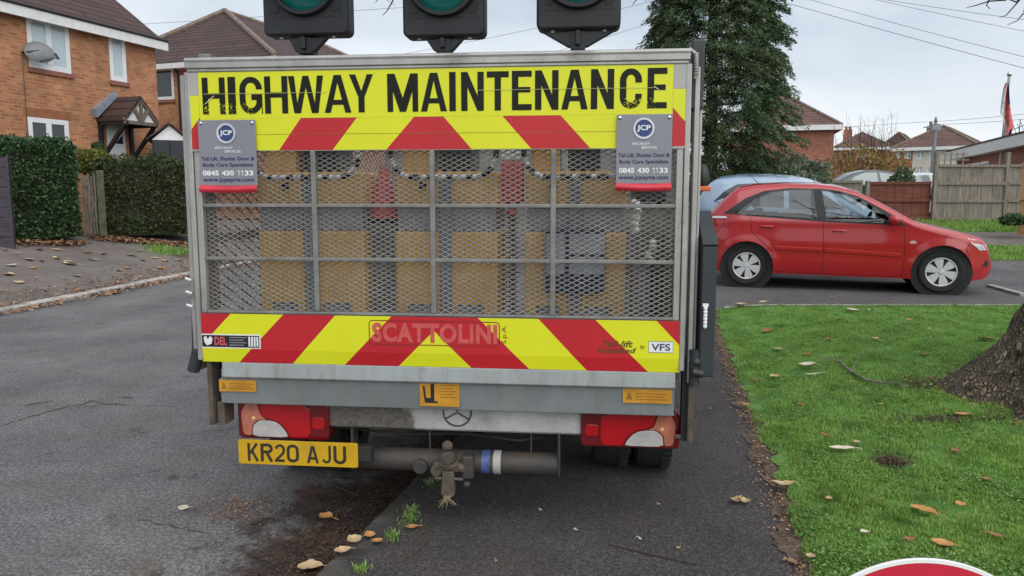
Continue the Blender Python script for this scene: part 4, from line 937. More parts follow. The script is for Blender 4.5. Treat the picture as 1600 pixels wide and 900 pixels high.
# ---- van rear: white crossmember with star, lamps, plate, tow bar
vC = 0.12
M['cross'] = mat('white_crossmember_paint', (0.55, 0.55, 0.54), 0.45, var=0.08, scale=3)
grime(M['cross'], (0.16, 0.14, 0.115), 5.0, 0.45, 0.7, 0.6, rough=0.9)
def caked(m, x_edge, col):                          # dried mud thrown up over one end
    t = m.node_tree; b = t.nodes['Principled BSDF']; lk = t.links.new; nd = t.nodes.new
    src = b.inputs['Base Color'].links[0].from_socket; tcn = nd('ShaderNodeTexCoord'); s = nd('ShaderNodeSeparateXYZ'); lk(tcn.outputs['Object'], s.inputs['Vector'])
    n = nd('ShaderNodeTexNoise'); n.inputs['Scale'].default_value = 9; n.inputs['Detail'].default_value = 9; n.inputs['Roughness'].default_value = .75; lk(tcn.outputs['Object'], n.inputs['Vector'])
    a = nd('ShaderNodeMath'); a.operation = 'MULTIPLY_ADD'; a.inputs[1].default_value = .5; lk(n.outputs['Fac'], a.inputs[0]); lk(s.outputs['X'], a.inputs[2])
    r = nd('ShaderNodeMapRange'); r.inputs['From Min'].default_value = x_edge+.25-.03; r.inputs['From Max'].default_value = x_edge+.25+.03; r.inputs['To Min'].default_value = .92; r.inputs['To Max'].default_value = 0; lk(a.outputs[0], r.inputs['Value'])
    n2 = nd('ShaderNodeTexNoise'); n2.inputs['Scale'].default_value = 70; n2.inputs['Detail'].default_value = 4; lk(tcn.outputs['Object'], n2.inputs['Vector'])
    cr = nd('ShaderNodeValToRGB'); cr.color_ramp.elements[0].position = .35; cr.color_ramp.elements[0].color = c4([q*.45 for q in col]); cr.color_ramp.elements[1].position = .65; cr.color_ramp.elements[1].color = c4(col); lk(n2.outputs['Fac'], cr.inputs['Fac'])
    x = nd('ShaderNodeMixRGB'); lk(r.outputs['Result'], x.inputs['Fac']); lk(src, x.inputs['Color1']); lk(cr.outputs['Color'], x.inputs['Color2']); lk(x.outputs['Color'], b.inputs['Base Color'])
caked(M['cross'], -0.13, (0.15, 0.13, 0.105))
a_ = T(513, 640, vC); b_ = T(911, 681, vC)
k = MB(); k.prism([(vC, b_[1]+.01), (vC, a_[1]+.05), (vC+.06, a_[1]+.05), (vC+.06, b_[1]), (vC+.012, b_[1])], a_[0], b_[0], 0, plane='yz')
cross = k.build('rear_crossmember', M['cross'], truck, bevel=0.004)
x_, z_ = T(714.5, 644, vC); r_ = T(737, 644, vC)[0]-x_
k = MB(); k.lathe([(r_-.006, 0), (r_-.005, -.006), (r_, -.006), (r_+.0015, 0)], (x_, vC-.0005, z_), 'Y', 40)
for i in range(3):
    a = R(90+120*i); k.bar((x_+.003*math.cos(a), vC-.004, z_+.003*math.sin(a)), (x_+(r_-.003)*math.cos(a), vC-.003, z_+(r_-.003)*math.sin(a)), .005, .006)
M['badge'] = mat('dull_chrome_badge', (0.16, 0.16, 0.165), 0.3, metal=0.9); k.build('star_badge', M['badge'], cross, smooth=40)
def tail_lamp(px0, py0, px1, py1, mirror):
    v = 0.10; x0, z0 = T(px0, py1, v); x1, z1 = T(px1, py0, v); W = x1-x0; Hh = z1-z0
    s = -1 if mirror else 1
    def pt(a, b): return (x0+(1-a if mirror else a)*W, z0+b*Hh)
    hs = MB(); pr = rrect(x0, x1, z0, z1, .022); hs.prism(pr, v, v+.10)
    lamp = hs.build('tail_lamp', M['lens_dark'], truck, bevel=.006, smooth=40)
    def pc(name, pts, m, y0, th=.006):
        for _ in range(1):                              # round the corners
            o_ = []
            for i in range(len(pts)): a_, b_ = pts[i-1], pts[i]; o_ += [(a_[0]*.84+b_[0]*.16, a_[1]*.84+b_[1]*.16), (a_[0]*.16+b_[0]*.84, a_[1]*.16+b_[1]*.84)]
            pts = o_
        p = [pt(*q) for q in pts]
        if mirror: p = p[::-1]
        b_ = MB(); b_.prism(p, y0-th, y0+.002); b_.build(name, m, lamp, bevel=.002)
    cv = [(.25+.34*i/8, .10+.40*(1-((i/8))**1.8)) for i in range(9)]          # pale reverse window under a curve
    edge = [(.33, .52), (.42, .48), (.48, .38), (.54, .18), (.55, .06)]
    pc('red_lens', [(.57, .06), (.80, .06), (.80, .95), (.24, .95), (.27, .62), (.34, .545), (.43, .50), (.50, .39), (.555, .20)], M['lens_red'], v)
    pc('clear_lens', [(.16, .06), (.55, .06), (.535, .18), (.475, .37), (.415, .465), (.33, .50), (.24, .50), (.17, .35)], M['lens_clear'], v)
    pc('amber_lens', [(.06, .12), (.15, .07), (.16, .36), (.23, .52), (.32, .515), (.26, .60), (.22, .95), (.10, .95), (.04, .7)], M['lens_amber'], v)
    pc('fog_lens', [(.82, .30), (.94, .30), (.96, .45), (.94, .62), (.82, .62)], M['lens_red'], v, .004)
    c = pt(.18, .55); b_ = MB(); b_.sphere((c[0], v-.006, c[1]), (.010, .006, .010), 10, 6); b_.build('bulb', mat('painted_bulb_glow', (0.85, 0.55, 0.25), 0.3), lamp, smooth=60)  # small glow in the lamp painted as pale amber, without emission
tail_lamp(373, 630, 513, 684, False); tail_lamp(907, 646, 1063, 697, True)
v = 0.06; x0, z0 = T(374.5, 731, v); x1, z1 = T(559, 686, v); zc = T(466, 708, v)[1]; hh = .058
k = MB(); k.prism(rrect(x0, x1, zc-hh, zc+hh, .010), v-.006, v, 0)
npl = k.build('number_plate', M['plate'], truck, bevel=.0015)
k = MB(); hgt = .079/2; wch = (x1-x0)/0.52*.043
hgt = .0425
for ch, a0_, a1_ in zip('KR20AJU', (.08, .19, .31, .41, .583, .703, .80), (.172, .295, .398, .512, .672, .785, .905)):
    xx = x0+(x1-x0)*a0_; ww = (x1-x0)*(a1_-a0_)
    put_strokes(k, ch, xx, xx+ww, zc-hgt, zc+hgt, v-.0075, .235)
k.build('plate_lettering', M['plate_text'], npl, fixn=False)
MB().box2((x0+.02, v+.001, zc-.03), (x1+.06, v+.05, zc+.04)).build('plate_bracket', M['chassis'], truck, bevel=.004)
# tow bar tube, end plate, hitch and ball
v = 0.16; x0, z_ = T(556, 714, v); x1 = T(872, 722, v)[0]; z_ = T(720, 720, v)[1]; r_ = .053
k = MB(); k.cyl((x0, v, z_), (x1, v, z_), r_, n=20); k.box2((x1, v-.052, z_-.042), (x1+.010, v+.06, z_+.16)); k.box2((x0-.01, v-.04, z_-.05), (x0, v+.05, z_+.15))
for a in (672, 830): x_ = T(a, 700, v)[0]; k.box2((x_-.004, v-.006, z_+.03), (x_+.004, v+.006, z_+.17))
bar_ = k.build('tow_bar', M['towbar'], truck, bevel=.003, smooth=40)
k = MB()
for a, b, mi in ((754, 767, 0), (772, 784, 1)):
    xa, xb = T(a, 720, v)[0], T(b, 720, v)[0]; k.lathe([(r_+.001, xa), (r_+.0022, xa+.001), (r_+.0022, xb-.001), (r_+.001, xb)], (0, v, z_), 'X', 24, mi)
k.build('tow_bar_label', [mat('blue_label', (.06, .10, .26), .5, var=.4, scale=60), M['grey_film']], bar_, smooth=40)
v2 = 0.06; xb_, zb_ = T(699, 697, v2)
k = MB(); k.sphere((xb_, v2, zb_), .025, 18, 12); k.lathe([(.013, -.06), (.014, -.02), (.03, -.045)], (xb_, v2, zb_), 'Z', 14)
k.lathe([(.0, -.030), (.030, -.032), (.034, -.050), (.030, -.072), (.0, -.075)], (xb_, v2, zb_), 'Z', 14)
k.build('tow_ball', M['mud'], bar_, smooth=50)
k = MB(); zq = z_; k.box2((xb_-.05, v-.055, zq-.025), (xb_+.055, v-.03, zq+.03)); k.sphere((xb_-.052, v-.075, zq+.0), .022, 12, 8); k.sphere((xb_+.056, v-.075, zq-.004), .022, 12, 8); k.lathe([(0, -.012), (.045, -.010), (.050, .004), (.045, .016), (0, .018)], (xb_, v-.07, zq+.008), 'Z', 20); k.cyl((xb_-.07, v-.075, zq-.01), (xb_+.075, v-.075, zq-.01), .017, n=12); k.cyl((xb_-.055, v-.07, zq-.02), (xb_-.055, v-.09, zq-.02), .028, n=10)
k.prism([(xb_-.022, zq-.015), (xb_-.030, zq-.118), (xb_-.020, zq-.130), (xb_+.028, zq-.130), (xb_+.034, zq-.118), (xb_+.026, zq-.015)], v2-.012, v2+.03)
k.cyl((xb_+.003, v2-.02, zq-.10), (xb_+.003, v2-.010, zq-.10), .011, n=12); k.cyl((xb_-.06, v2, zq-.05), (xb_+.07, v2+.01, zq-.055), .008, n=8)
k.build('tow_hitch', M['mud'], bar_, bevel=.006, smooth=40)
k = MB(); k.box2((xb_+.062, v-.085, zq-.058), (xb_+.115, v-.02, zq+.052)); k.cyl((xb_+.088, v-.10, zq-.06), (xb_+.088, v-.10, zq-.085), .016, n=10); k.build('hitch_mount', M['towbar'], bar_, bevel=.01)
k = MB(); k.cyl((xb_-.135, v-.075, zq-.012), (xb_-.135, v-.04, zq-.012), .034, n=18); k.build('trailer_socket', M['towbar'], bar_, bevel=.006)
k = MB()
for i in range(16):
    a = random.uniform(-1, 1); k.tube([(xb_+random.uniform(-.02, .025), v2-.01, zq-.125), (xb_+a*.02, v2-.02, zq-.14-random.uniform(0, .015)), (xb_+a*.045, v2-.02, zq-.145-random.uniform(0, .04))], [.002, .0018, .001], 4)
M['straw'] = mat('dry_straw', (0.24, 0.19, 0.11), 0.9); k.build('caught_straw', M['straw'], bar_)
# chassis, floor, cage, wheels, cab
k = MB()
for s in (-1, 1): k.box2((s*.38-.035, .18, .60), (s*.38+.035, 5.6, .78))
for vv in (.20, .9, 1.6, 2.3, 3.1): k.box2((-.42, vv, .64), (.42, vv+.08, .75))
k.box2((-.75, .24, .50), (.66, .60, .64)); k.tube([(-.55, .22, .50), (-.2, .20, .48), (.1, .21, .49), (.35, .19, .47), (.60, .22, .50)], .008, 6); k.tube([(.12, .23, .50), (.3, .21, .54), (.52, .22, .46), (.60, .3, .5)], .010, 6); k.tube([(-.35, .25, .53), (.05, .25, .52), (.30, .25, .53), (.45, .25, .52), (.48, .25, .60)], .012, 8)
for i in range(10): k.bar((.22+.025*i, .22, .56), (.25+.025*i, .22, .64), .006, .006)
k.cyl((-.9, 1.08, .36), (.9, 1.08, .36), .055, n=14); k.sphere((0, 1.08, .36), (.17, .15, .15), 16, 10); k.box2((-.35, 1.3, .45), (.10, 1.7, .62))
k.cyl((.55, .5, .5), (.75, 1.1, .5), .04)
k.build('chassis', M['chassis'], truck, bevel=.004)
k = MB(); k.box2((-1.07, .13, .87), (1.06, 3.35, .935)); k.box2((-1.07, .125, .79), (1.06, .19, .869))
k.build('load_bed', M['bed'], truck, bevel=.003)
for s in (-1, 1):
    k = MB(); x_ = s*1.075-.005
    for vv in (.16, 1.2, 2.25, 3.30): k.box2((x_-.02, vv-.02, .94), (x_+.02, vv+.02, 2.10))
    for z_2 in (1.40, 2.09): k.box2((x_-.015, .14, z_2-.02), (x_+.015, 3.32, z_2+.02))
    if s > 0: k.box2((x_-.012, .14, .94), (x_+.012, 3.32, 1.385))
    cs = k.build('cage_side', M['steel'], truck, bevel=.003)
    mesh_sheet(MB(), .18, 3.28, .96, 2.07, 0, 0.10, 0.05, 0.012, 'y').xf(Matrix.Translation((x_+(.0 if s < 0 else -.02), 0, 0))).build('side_mesh', M['mesh'], cs, uv=False)
k = MB(); k.box2((-1.05, 3.30, .94), (1.04, 3.34, 2.05)); k.build('headboard', M['steel'], truck, bevel=.004)
def wheel(x_, y_, z_, r, wdt, parent, rim, name='wheel', spokes=None, n=36, face=-1):
    rad = r; rr = rim; h = wdt/2
    k = MB(); k.lathe([(rr, -h*.9), (rr+.02, -h), (rad-.03, -h), (rad-.006, -h*.8), (rad, -h*.5), (rad, h*.5), (rad-.006, h*.8), (rad-.03, h), (rr+.02, h), (rr, h*.9)], (0, 0, 0), 'X', n)
    for i in range(0):
        pass
    o = k.build('wheel', M['rubber'], parent, smooth=35); o.location = (x_, y_, z_)
    return o
for s in (-1, 1):
    for du in (1.02, 0.79):
        o = wheel(s*du, 1.08, .33+(0.072 if s > 0 else 0), .33, .20, truck, .19)
        k = MB(); k.lathe([(.205, -.08), (.19, -.03), (.10, -.02), (.08, .03), (0, .03)], (0, 0, 0), 'X', 24); k.build('rim', M['steel'], o, smooth=40)
        if du > .7 and s > 0:
            k = MB()
            for i in range(44):
                a = 2*math.pi*i/44
                k.box((0.075, .328*math.cos(a), .328*math.sin(a)), (.05, .02, .016), 0, Matrix.Rotation(a, 3, 'X'))
            k.lathe([(.10, .06), (.322, .06), (.326, .10)], (0, 0, 0), 'X', 40); k.build('tread', M['rubber'], o)
    o = wheel(s*.86, 5.2, .345, .345, .22, truck, .20); k = MB(); k.lathe([(.205, -.08), (.19, -.03), (.10, -.02), (.08, .03), (0, .03)], (0, 0, 0), 'X', 24); k.build('rim', M['steel'], o, smooth=40)
k = MB(); k.prism([(3.42, .45), (3.42, 2.22), (3.7, 2.28), (4.6, 2.22), (5.25, 1.42), (6.0, 1.15), (6.1, .8), (6.1, .40), (5.6, .40), (5.5, .7), (4.9, .7), (4.8, .40)], -.98, .97, 0, plane='yz')
cab = k.build('cab', M['white_van'], truck, bevel=.05, segs=4, smooth=40)
for s in (-1, 1):
    k = MB(); k.prism([(3.95, 1.38), (3.95, 2.02), (4.5, 2.02), (5.0, 1.42)], s*.985-.008, s*.985, 0, plane='yz'); k.build('side_window', M['window_dark'], cab)
k = MB(); k.prism([(4.69, 2.13), (5.22, 1.48), (5.235, 1.49), (4.70, 2.145)], -.82, .81, 0, plane='yz'); k.build('windscreen', M['window_dark'], cab)
MB().prism([(-.6, 1.45), (.6, 1.45), (.6, 1.95), (-.6, 1.95)], 3.405, 3.418).build('rear_window', M['window_dark'], cab)

# ---- the two screwed-on notices
def notice(px0, py0, px1, py1, label, curl):
    v = -0.010; x0, z0 = T(px0, py1, v); x1, z1 = T(px1, py0, v); W = x1-x0; Hh = z1-z0
    k = MB(); k.box2((x0, v-.003, z0+.09*Hh), (x1, v, z1)); b_ = k.build('notice_board', M['notice'], truck, bevel=.001); b_['label'] = label
    y = v-.0045; X = lambda a: x0+a*W; Z = lambda c: z1-c*Hh
    q = MB(); n = 8; vs = []
    for i in range(n+1):
        for j in range(5):
            zz = z0+.10*Hh-(j/4)*.10*Hh; c = 0.012*math.sin(math.pi*j/4)+.010*(j/4)*(i/n if curl > 0 else 1-i/n)
            vs.append((X(i/n), v-.0035-c, zz-.004*(math.sin(3*i/n))))
    q.add(vs, [(i*5+j, i*5+j+1, i*5+j+6, i*5+j+5) for i in range(n) for j in range(4)]); q.build('peeling_strip', M['notice_red'], b_, smooth=60)
    cx, cz, r = X(.49), Z(.185), .145*Hh
    l = MB(); l.lathe([(r*.72, -.002), (r*.78, -.006), (r*.96, -.006), (r*1.02, 0)], (cx, y+.0035, cz), 'Y', 40); l.build('logo_ring', M['chrome'], b_, smooth=30)
    l = MB(); l.poly([(cx+r*.75*math.cos(2*math.pi*i/32), cz+r*.75*math.sin(2*math.pi*i/32)) for i in range(32)], y, 0); l.build('logo_disc', M['pale_navy'], b_, fixn=False)
    l = MB(); put_text(l, 'JCP', cx-r*.62, cx+r*.62, cz-r*.30, cz+r*.30, y-.001, 0, bold=.03); l.build('logo_lettering', M['white'], b_, fixn=False); l = MB()
    put_text(l, 'SPECIALIST', X(.28), X(.60), Z(.402), Z(.368), y, 0, bold=.012); put_text(l, 'SERVICES', X(.45), X(.73), Z(.452), Z(.418), y, 0, bold=.012)
    l.build('tagline_lettering', M['white'], b_, fixn=False); l = MB()
    for s_, a0, a1 in (('0845', .05, .335), ('430', .385, .60), ('33', .785, .935)): put_text(l, s_, X(a0), X(a1), Z(.772), Z(.70), y, 0, bold=.035)
    for a0 in (.655, .715): put_strokes(l, '1', X(a0), X(a0+.055), Z(.772), Z(.70), y, .22)
    l.build('phone_lettering', M['white'], b_, fixn=False)
    l = MB(); put_text(l, 'Tail Lift, Shutter Door &', X(.035), X(.965), Z(.568), Z(.508), y, 0, bold=.018); put_text(l, 'Body Care Specialists', X(.06), X(.94), Z(.658), Z(.594), y, 0, bold=.018)
    put_text(l, 'www.jcpayne.com', X(.05), X(.95), Z(.872), Z(.80), y, 0, bold=.018); l.build('navy_lettering', M['navy'], b_, fixn=False)
    for a in (.055, .945):
        l = MB(); l.sphere((X(a), v-.004, Z(.045)), (.008, .004, .008), 12, 6); l.build('screw', M['chrome'], b_, smooth=60)
notice(314.5, 187, 399, 300, 'grey notice board screwed to the left of the tailgate', -1); notice(962, 178, 1051, 297.5, 'grey notice board screwed to the right of the tailgate', 1)

# ------------------------------------------------------------------ portable traffic lights carried on the bed
VC = 0.42
M['post_grey'] = mat('blue_grey_post', (0.17, 0.19, 0.215), 0.5, var=.15)
def signal(cx0, cx1, postx, posty, hx0, hx1, hyb, label, wide):
    x0 = T(cx0, 400, VC)[0]; x1 = T(cx1, 400, VC)[0]; zf = .935
    org = TF.M @ Vector(((x0+x1)/2, VC, zf)); W = (x1-x0)
    t_ = thing('portable_traffic_light', label, 'traffic light', org, TF.rz, 'portable traffic lights in the truck bed')
    ox = (x0+x1)/2
    def Z(py, v=VC): return T(700, py, v)[1]-zf
    def X(px, py=300, v=VC): return T(px, py, v)[0]-ox
    dp = .42
    z_band0, z_band1, z_top = Z(362), Z(325), Z(268)
    MB().box2((-W/2, 0, .07), (W/2, dp, z_band0)).build('battery_box', M['trolley'], t_, bevel=.012)
    MB().box2((-W/2+.01, .006, z_band0+.001), (W/2-.01, dp-.01, z_band1-.001)).build('band', M['band'], t_, bevel=.006)
    MB().box2((-W/2, 0, z_band1), (W/2, dp, z_top)).build('upper_case', M['trolley'], t_, bevel=.014)
    k = MB()
    for s in (-1, 1): k.box2((s*W*.36-.03, .02, .0), (s*W*.36+.03, dp, .069))
    k.build('foot', M['dark_metal'], t_, bevel=.004)
    for xa_, xb_ in ((-.38, -.14), (.10, .36)):
        lp_ = MB().box2((W*xa_, -.005, .085), (W*xb_, -.001, .135)).build('label_plate', M['gap_grey'], t_); l = MB()
        for i in range(3): l.box2((W*(xa_+.02), -.0072, .093+.013*i), (W*(xb_-.03-.03*(i % 2)), -.0055, .098+.013*i))
        l.build('label_print', M['pale_box'], lp_)
    k = MB(); k.box2((-W*.06, -.016, .06), (W*.06, -.001, Z(277))); k.build('front_post', M['post_grey'], t_, bevel=.004)
    k = MB(); k.cyl((-W*.22, -.012, Z(290)), (-W*.22, 0.0, Z(290)), .018, n=14); k.build('lock', M['black'], t_)
    # hazard striped U handle in front
    hw = W*.5; zt_ = z_top+.19; zb_ = Z(277, VC-.06); pts = [(-hw, -.06, zt_)]
    for i in range(9): a = math.pi+math.pi/2*i/8; pts.append((-hw+.11+.11*math.cos(a), -.06, zb_+.11+.11*math.sin(a)))
    for i in range(8): pts.append((-hw+.11+(2*hw-.22)*(i+1)/9, -.06, zb_))
    for i in range(9): a = 1.5*math.pi+math.pi/2*i/8; pts.append((hw-.11+.11*math.cos(a), -.06, zb_+.11+.11*math.sin(a)))
    pts.append((hw, -.06, zt_))
    k = MB(); k.tube(pts, .013, 8)
    tot = 0; 
    fl = []; L_ = 0
    for i in range(len(pts)-1):
        L_ += (Vector(pts[i+1])-Vector(pts[i])).length; fl += [0 if int(L_/.045) % 2 else 1]*8
    k.m = fl+[1, 1]
    for s in (-1, 1): k.box2((s*hw-.012, -.055, zt_-.02), (s*hw+.012, .10, zt_), 1)
    k.build('striped_handle', [M['white'], M['black']], t_, smooth=50)
    # mast socket, controller, pole
    MB().box2((-W*.44, .05, z_top+.0), (-W*.16, .30, z_top+.14)).build('mast_socket', M['trolley'], t_, bevel=.008)
    MB().box2((-W*.08, .05, z_top), (W*.24, .30, z_top+.22)).build('controller', M['dark_metal'], t_, bevel=.01)
    vp = VC+.17; px_ = T(postx, posty, vp)[0]-ox; zp = T(postx, posty, vp)[1]-zf
    k = MB(); k.cyl((px_, .17, z_top), (px_, .17, zp+.02), .028, n=16); k.build('mast', M['dark_metal'], t_, smooth=40)
    # head
    vh = VC+.10; xa = T(hx0, 40, vh)[0]-ox; xb = T(hx1, 40, vh)[0]-ox; zb = T((hx0+hx1)/2, hyb-5, vh)[1]-zf; hc = (xa+xb)/2; hwid = (xb-xa)/2
    k = MB()
    if wide: P = [(hc-hwid*.86, zb-.006), (hc+hwid*.86, zb-.006), (px_+.045, zp-.005), (px_-.045, zp-.005)]
    else: P = [(hc-hwid*.46, zb-.006), (hc+hwid*.46, zb-.006), (px_+.048, zp-.01), (px_-.048, zp-.01)]
    k.prism(P, .125, .165); k.box2((px_-.035, .12, zp-.02), (px_+.035, .22, zb-.004)); k.box2((px_-.012, .10, zp+.0), (px_+.012, .12, zb-.004))
    k.build('bracket', M['signal'], t_, bevel=.004)
    hh = 1.18; k = MB(); k.prism(rrect(xa, xb, zb, zb+hh, .03), .10, .21, 0)
    head = k.build('signal_head', M['signal'], t_, bevel=.012, smooth=40)
    k = MB(); oo = rrect(xa+.035, xb-.035, zb+.085, zb+hh-.03, .008); ii = rrect(xa+.042, xb-.042, zb+.092, zb+hh-.037, .006)
    k.poly([oo, ii], .0985); k.build('door_seam', M['black'], head, fixn=False)
    for s in (-1, 1):
        MB().cyl((hc+s*hwid*.70, .096, zb+.125), (hc+s*hwid*.70, .102, zb+.125), .018, n=14).build('door_screw', M['black'], head); MB().cyl((hc+s*hwid*.62, .13, zb-.012), (hc+s*hwid*.62, .13, zb+.01), .012, n=10).build('bolt', M['steel'], head)
    rl = .148; z1 = zb+.10+rl+.015; 
    for i, mm in enumerate(('teal', 'lens_off_amber', 'lens_off_red')):
        zc = z1+i*.345
        k = MB(); k.lathe([(0, -.035), (rl*.5, -.030), (rl*.85, -.014), (rl, .0)], (hc, .10, zc), 'Y', 40); k.build('lens', M[mm], head, smooth=60)
        k = MB(); k.lathe([(rl, 0), (rl+.004, -.035), (rl+.022, -.035), (rl+.03, .0)], (hc, .10, zc), 'Y', 40)
        vs = []; n = 20
        for j in range(n+1):
            a = R(-20)+R(220)*j/n
            for rr_, yy in ((rl+.020, .07), (rl+.020, -.12-.06*math.sin(max(0, a))), (rl+.026, -.12-.06*math.sin(max(0, a))), (rl+.026, .07)):
                vs.append((hc+rr_*math.cos(a), yy, zc+rr_*math.sin(a)))
        k.add(vs, [(j*4+q, j*4+(q+1) % 4, j*4+4+(q+1) % 4, j*4+4+q) for j in range(n) for q in range(4)])
        k.build('visor', M['signal'], head, smooth=40)
    return t_
signal(405, 570, 481, 80, 411, 544, 60, 'portable traffic light on a mustard trolley, leftmost of the three in the truck bed', False)
signal(618, 778, 695, 78, 629, 757, 62, 'portable traffic light on a mustard trolley, middle of the three in the truck bed', False)
signal(820, 978, 903, 74, 838, 970, 50, 'portable traffic light with broad triangular bracket, rightmost of the three in the truck bed', True)

# other load behind the mesh
def inbed(px, py, v): x_, z_ = T(px, py, v); return TF.M @ Vector((x_, v, z_))
def load(name, label, cat, px, v, py=480): 
    x_ = T(px, py, v)[0]; return thing(name, label, cat, TF.M @ Vector((x_, v, .936)), TF.rz)
c = load('traffic_cone', 'red and white traffic cone standing between the left and middle mustard trolleys', 'cone', 604, .62)
zt_ = T(611, 262, .62)[1]-.936
zb_ = T(604, 347, .62)[1]-.936
MB().box2((-.09, -.10, 0), (.09, .12, zb_-.002)).build('cone_stand', M['gap_grey'], c, bevel=.01)
MB().lathe([(.085, zb_+.02), (.020, zt_), (.0, zt_)], (0, 0, 0), 'Z', 20).build('cone_body', M['cone_red'], c, smooth=60)
MB().lathe([(.045, zb_+(zt_-zb_)*.64), (.031, zb_+(zt_-zb_)*.84)], (0, 0, 0), 'Z', 20).build('cone_sleeve', M['white'], c, smooth=60)
MB().box2((-.09, -.09, zb_), (.09, .09, zb_+.02)).build('cone_base', M['black'], c, bevel=.008)
c = load('barrier_post', 'red barrier post with white top standing between the middle and right mustard trolleys', 'barrier', 801, .60)
zt_ = T(801, 232, .60)[1]-.936; zm_ = T(801, 252, .60)[1]-.936; zl_ = T(801, 318, .60)[1]-.936
MB().box2((-.055, -.03, zl_), (.055, .03, zm_)).build('board', M['cone_red'], c, bevel=.01)
MB().box2((-.06, -.03, zm_+.001), (.06, .03, zt_+.06)).build('reflector', M['white'], c, bevel=.01)
MB().cyl((0, 0, .02), (0, 0, zl_), .02).box2((-.12, -.10, 0), (.12, .10, .03)).build('stand', M['gap_grey'], c, bevel=.004)
MB().sphere((.0, -.04, zl_-.05), .026, 12, 8).build('knob', M['cone_red'], c, smooth=60)
x0, z0 = T(852, 456, .37); x1, z1 = T(947, 358, .37)
c = thing('document_box', 'navy and pale grey box hung on the front of the right mustard trolley', 'box', TF.M @ Vector(((x0+x1)/2, .345, z0)), TF.rz)
W = x1-x0; zz = z1-z0
MB().box2((-W/2, 0, 0), (W/2, .058, zz)).build('box_body', M['blue_box'], c, bevel=.008)
MB().box2((-W*.48, -.004, zz*.30), (-W*.18, -.001, zz*.93)).box2((-W*.1, -.004, zz*.62), (W*.48, -.001, zz*.93)).box2((-W*.1, -.004, zz*.30), (W*.48, -.001, zz*.57)).build('label_panel', M['pale_box'], c)
c = load('plastic_sheet', 'crumpled white plastic sheeting beside the right mustard trolley', 'plastic sheet', 1000, .50)
for nm, a0, a1, b0, b1 in (('roll', 318, 360, 985, 999), ('roll', 378, 402, 1012, 1024)):
    z0 = T(990, a1, .5)[1]-.936; z1 = T(990, a0, .5)[1]-.936; xa = T(b0, 350, .5)[0]-T(1000, 480, .5)[0]; xb = T(b1, 350, .5)[0]-T(1000, 480, .5)[0]
    k = MB()
    for i in range(5):
        zc = z0+(z1-z0)*i/4; k.sphere(((xa+xb)/2+random.uniform(-.01, .01), random.uniform(-.02, .02), zc), ((xb-xa)*.6, .03, (z1-z0)/6), 8, 6)
    k.build(nm, M['white'], c, smooth=40)
MB().box2((-.05, .02, 0), (.05, .10, .35)).build('bundle', M['band'], c, bevel=.02)
c = load('tool_chest', 'dark tall tool chest in the right rear corner of the truck bed', 'tool chest', 1028, .75)
MB().box2((-.12, 0, 0), (.15, .5, .62)).build('chest', M['gap_grey'], c, bevel=.01); MB().box2((-.125, -.01, .63), (.155, .51, .72)).build('lid', M['dark_metal'], c, bevel=.01)

# ------------------------------------------------------------------ houses
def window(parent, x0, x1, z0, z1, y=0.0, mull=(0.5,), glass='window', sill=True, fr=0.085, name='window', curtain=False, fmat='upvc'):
    k = MB(); d = 0.05; yo = y-0.035
    k.box2((x0, yo, z0), (x0+fr, y+d, z1)).box2((x1-fr, yo, z0), (x1, y+d, z1)).box2((x0+fr, yo, z0), (x1-fr, y+d, z0+fr)).box2((x0+fr, yo, z1-fr), (x1-fr, y+d, z1))
    for m_ in mull: xm = x0+(x1-x0)*m_; k.box2((xm-fr*.6, yo-.004, z0+fr), (xm+fr*.6, y+d, z1-fr))
    f = k.build(name, M[fmat], parent, bevel=.006)
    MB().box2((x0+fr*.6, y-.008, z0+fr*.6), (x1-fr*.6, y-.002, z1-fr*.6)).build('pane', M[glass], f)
    if sill: MB().box2((x0-.04, y-.09, z0-.12), (x1+.04, y, z0-.002)).build('sill', M['sill'], f, bevel=.01)
    return f
def gable_roof(x0, x1, y0, y1, ze, zr, ov=0.25, th=0.12):
    ym = (y0+y1)/2; s = (zr-ze)/(ym-y0); k = MB()
    ya, yb = y0-ov, y1+ov; za = ze-ov*s
    for a, b in ((ya, ym), (yb, ym)):
        k.add([(x0, a, za), (x1, a, za), (x1, b, zr), (x0, b, zr), (x0, a, za+th), (x1, a, za+th), (x1, b, zr+th), (x0, b, zr+th)],
              [(0,1,2,3), (4,5,6,7), (0,1,5,4), (1,2,6,5), (3,0,4,7)], 0)
    k.cyl((x0, ym, zr+th), (x1, ym, zr+th), .10, n=10, mi=1)
    return k
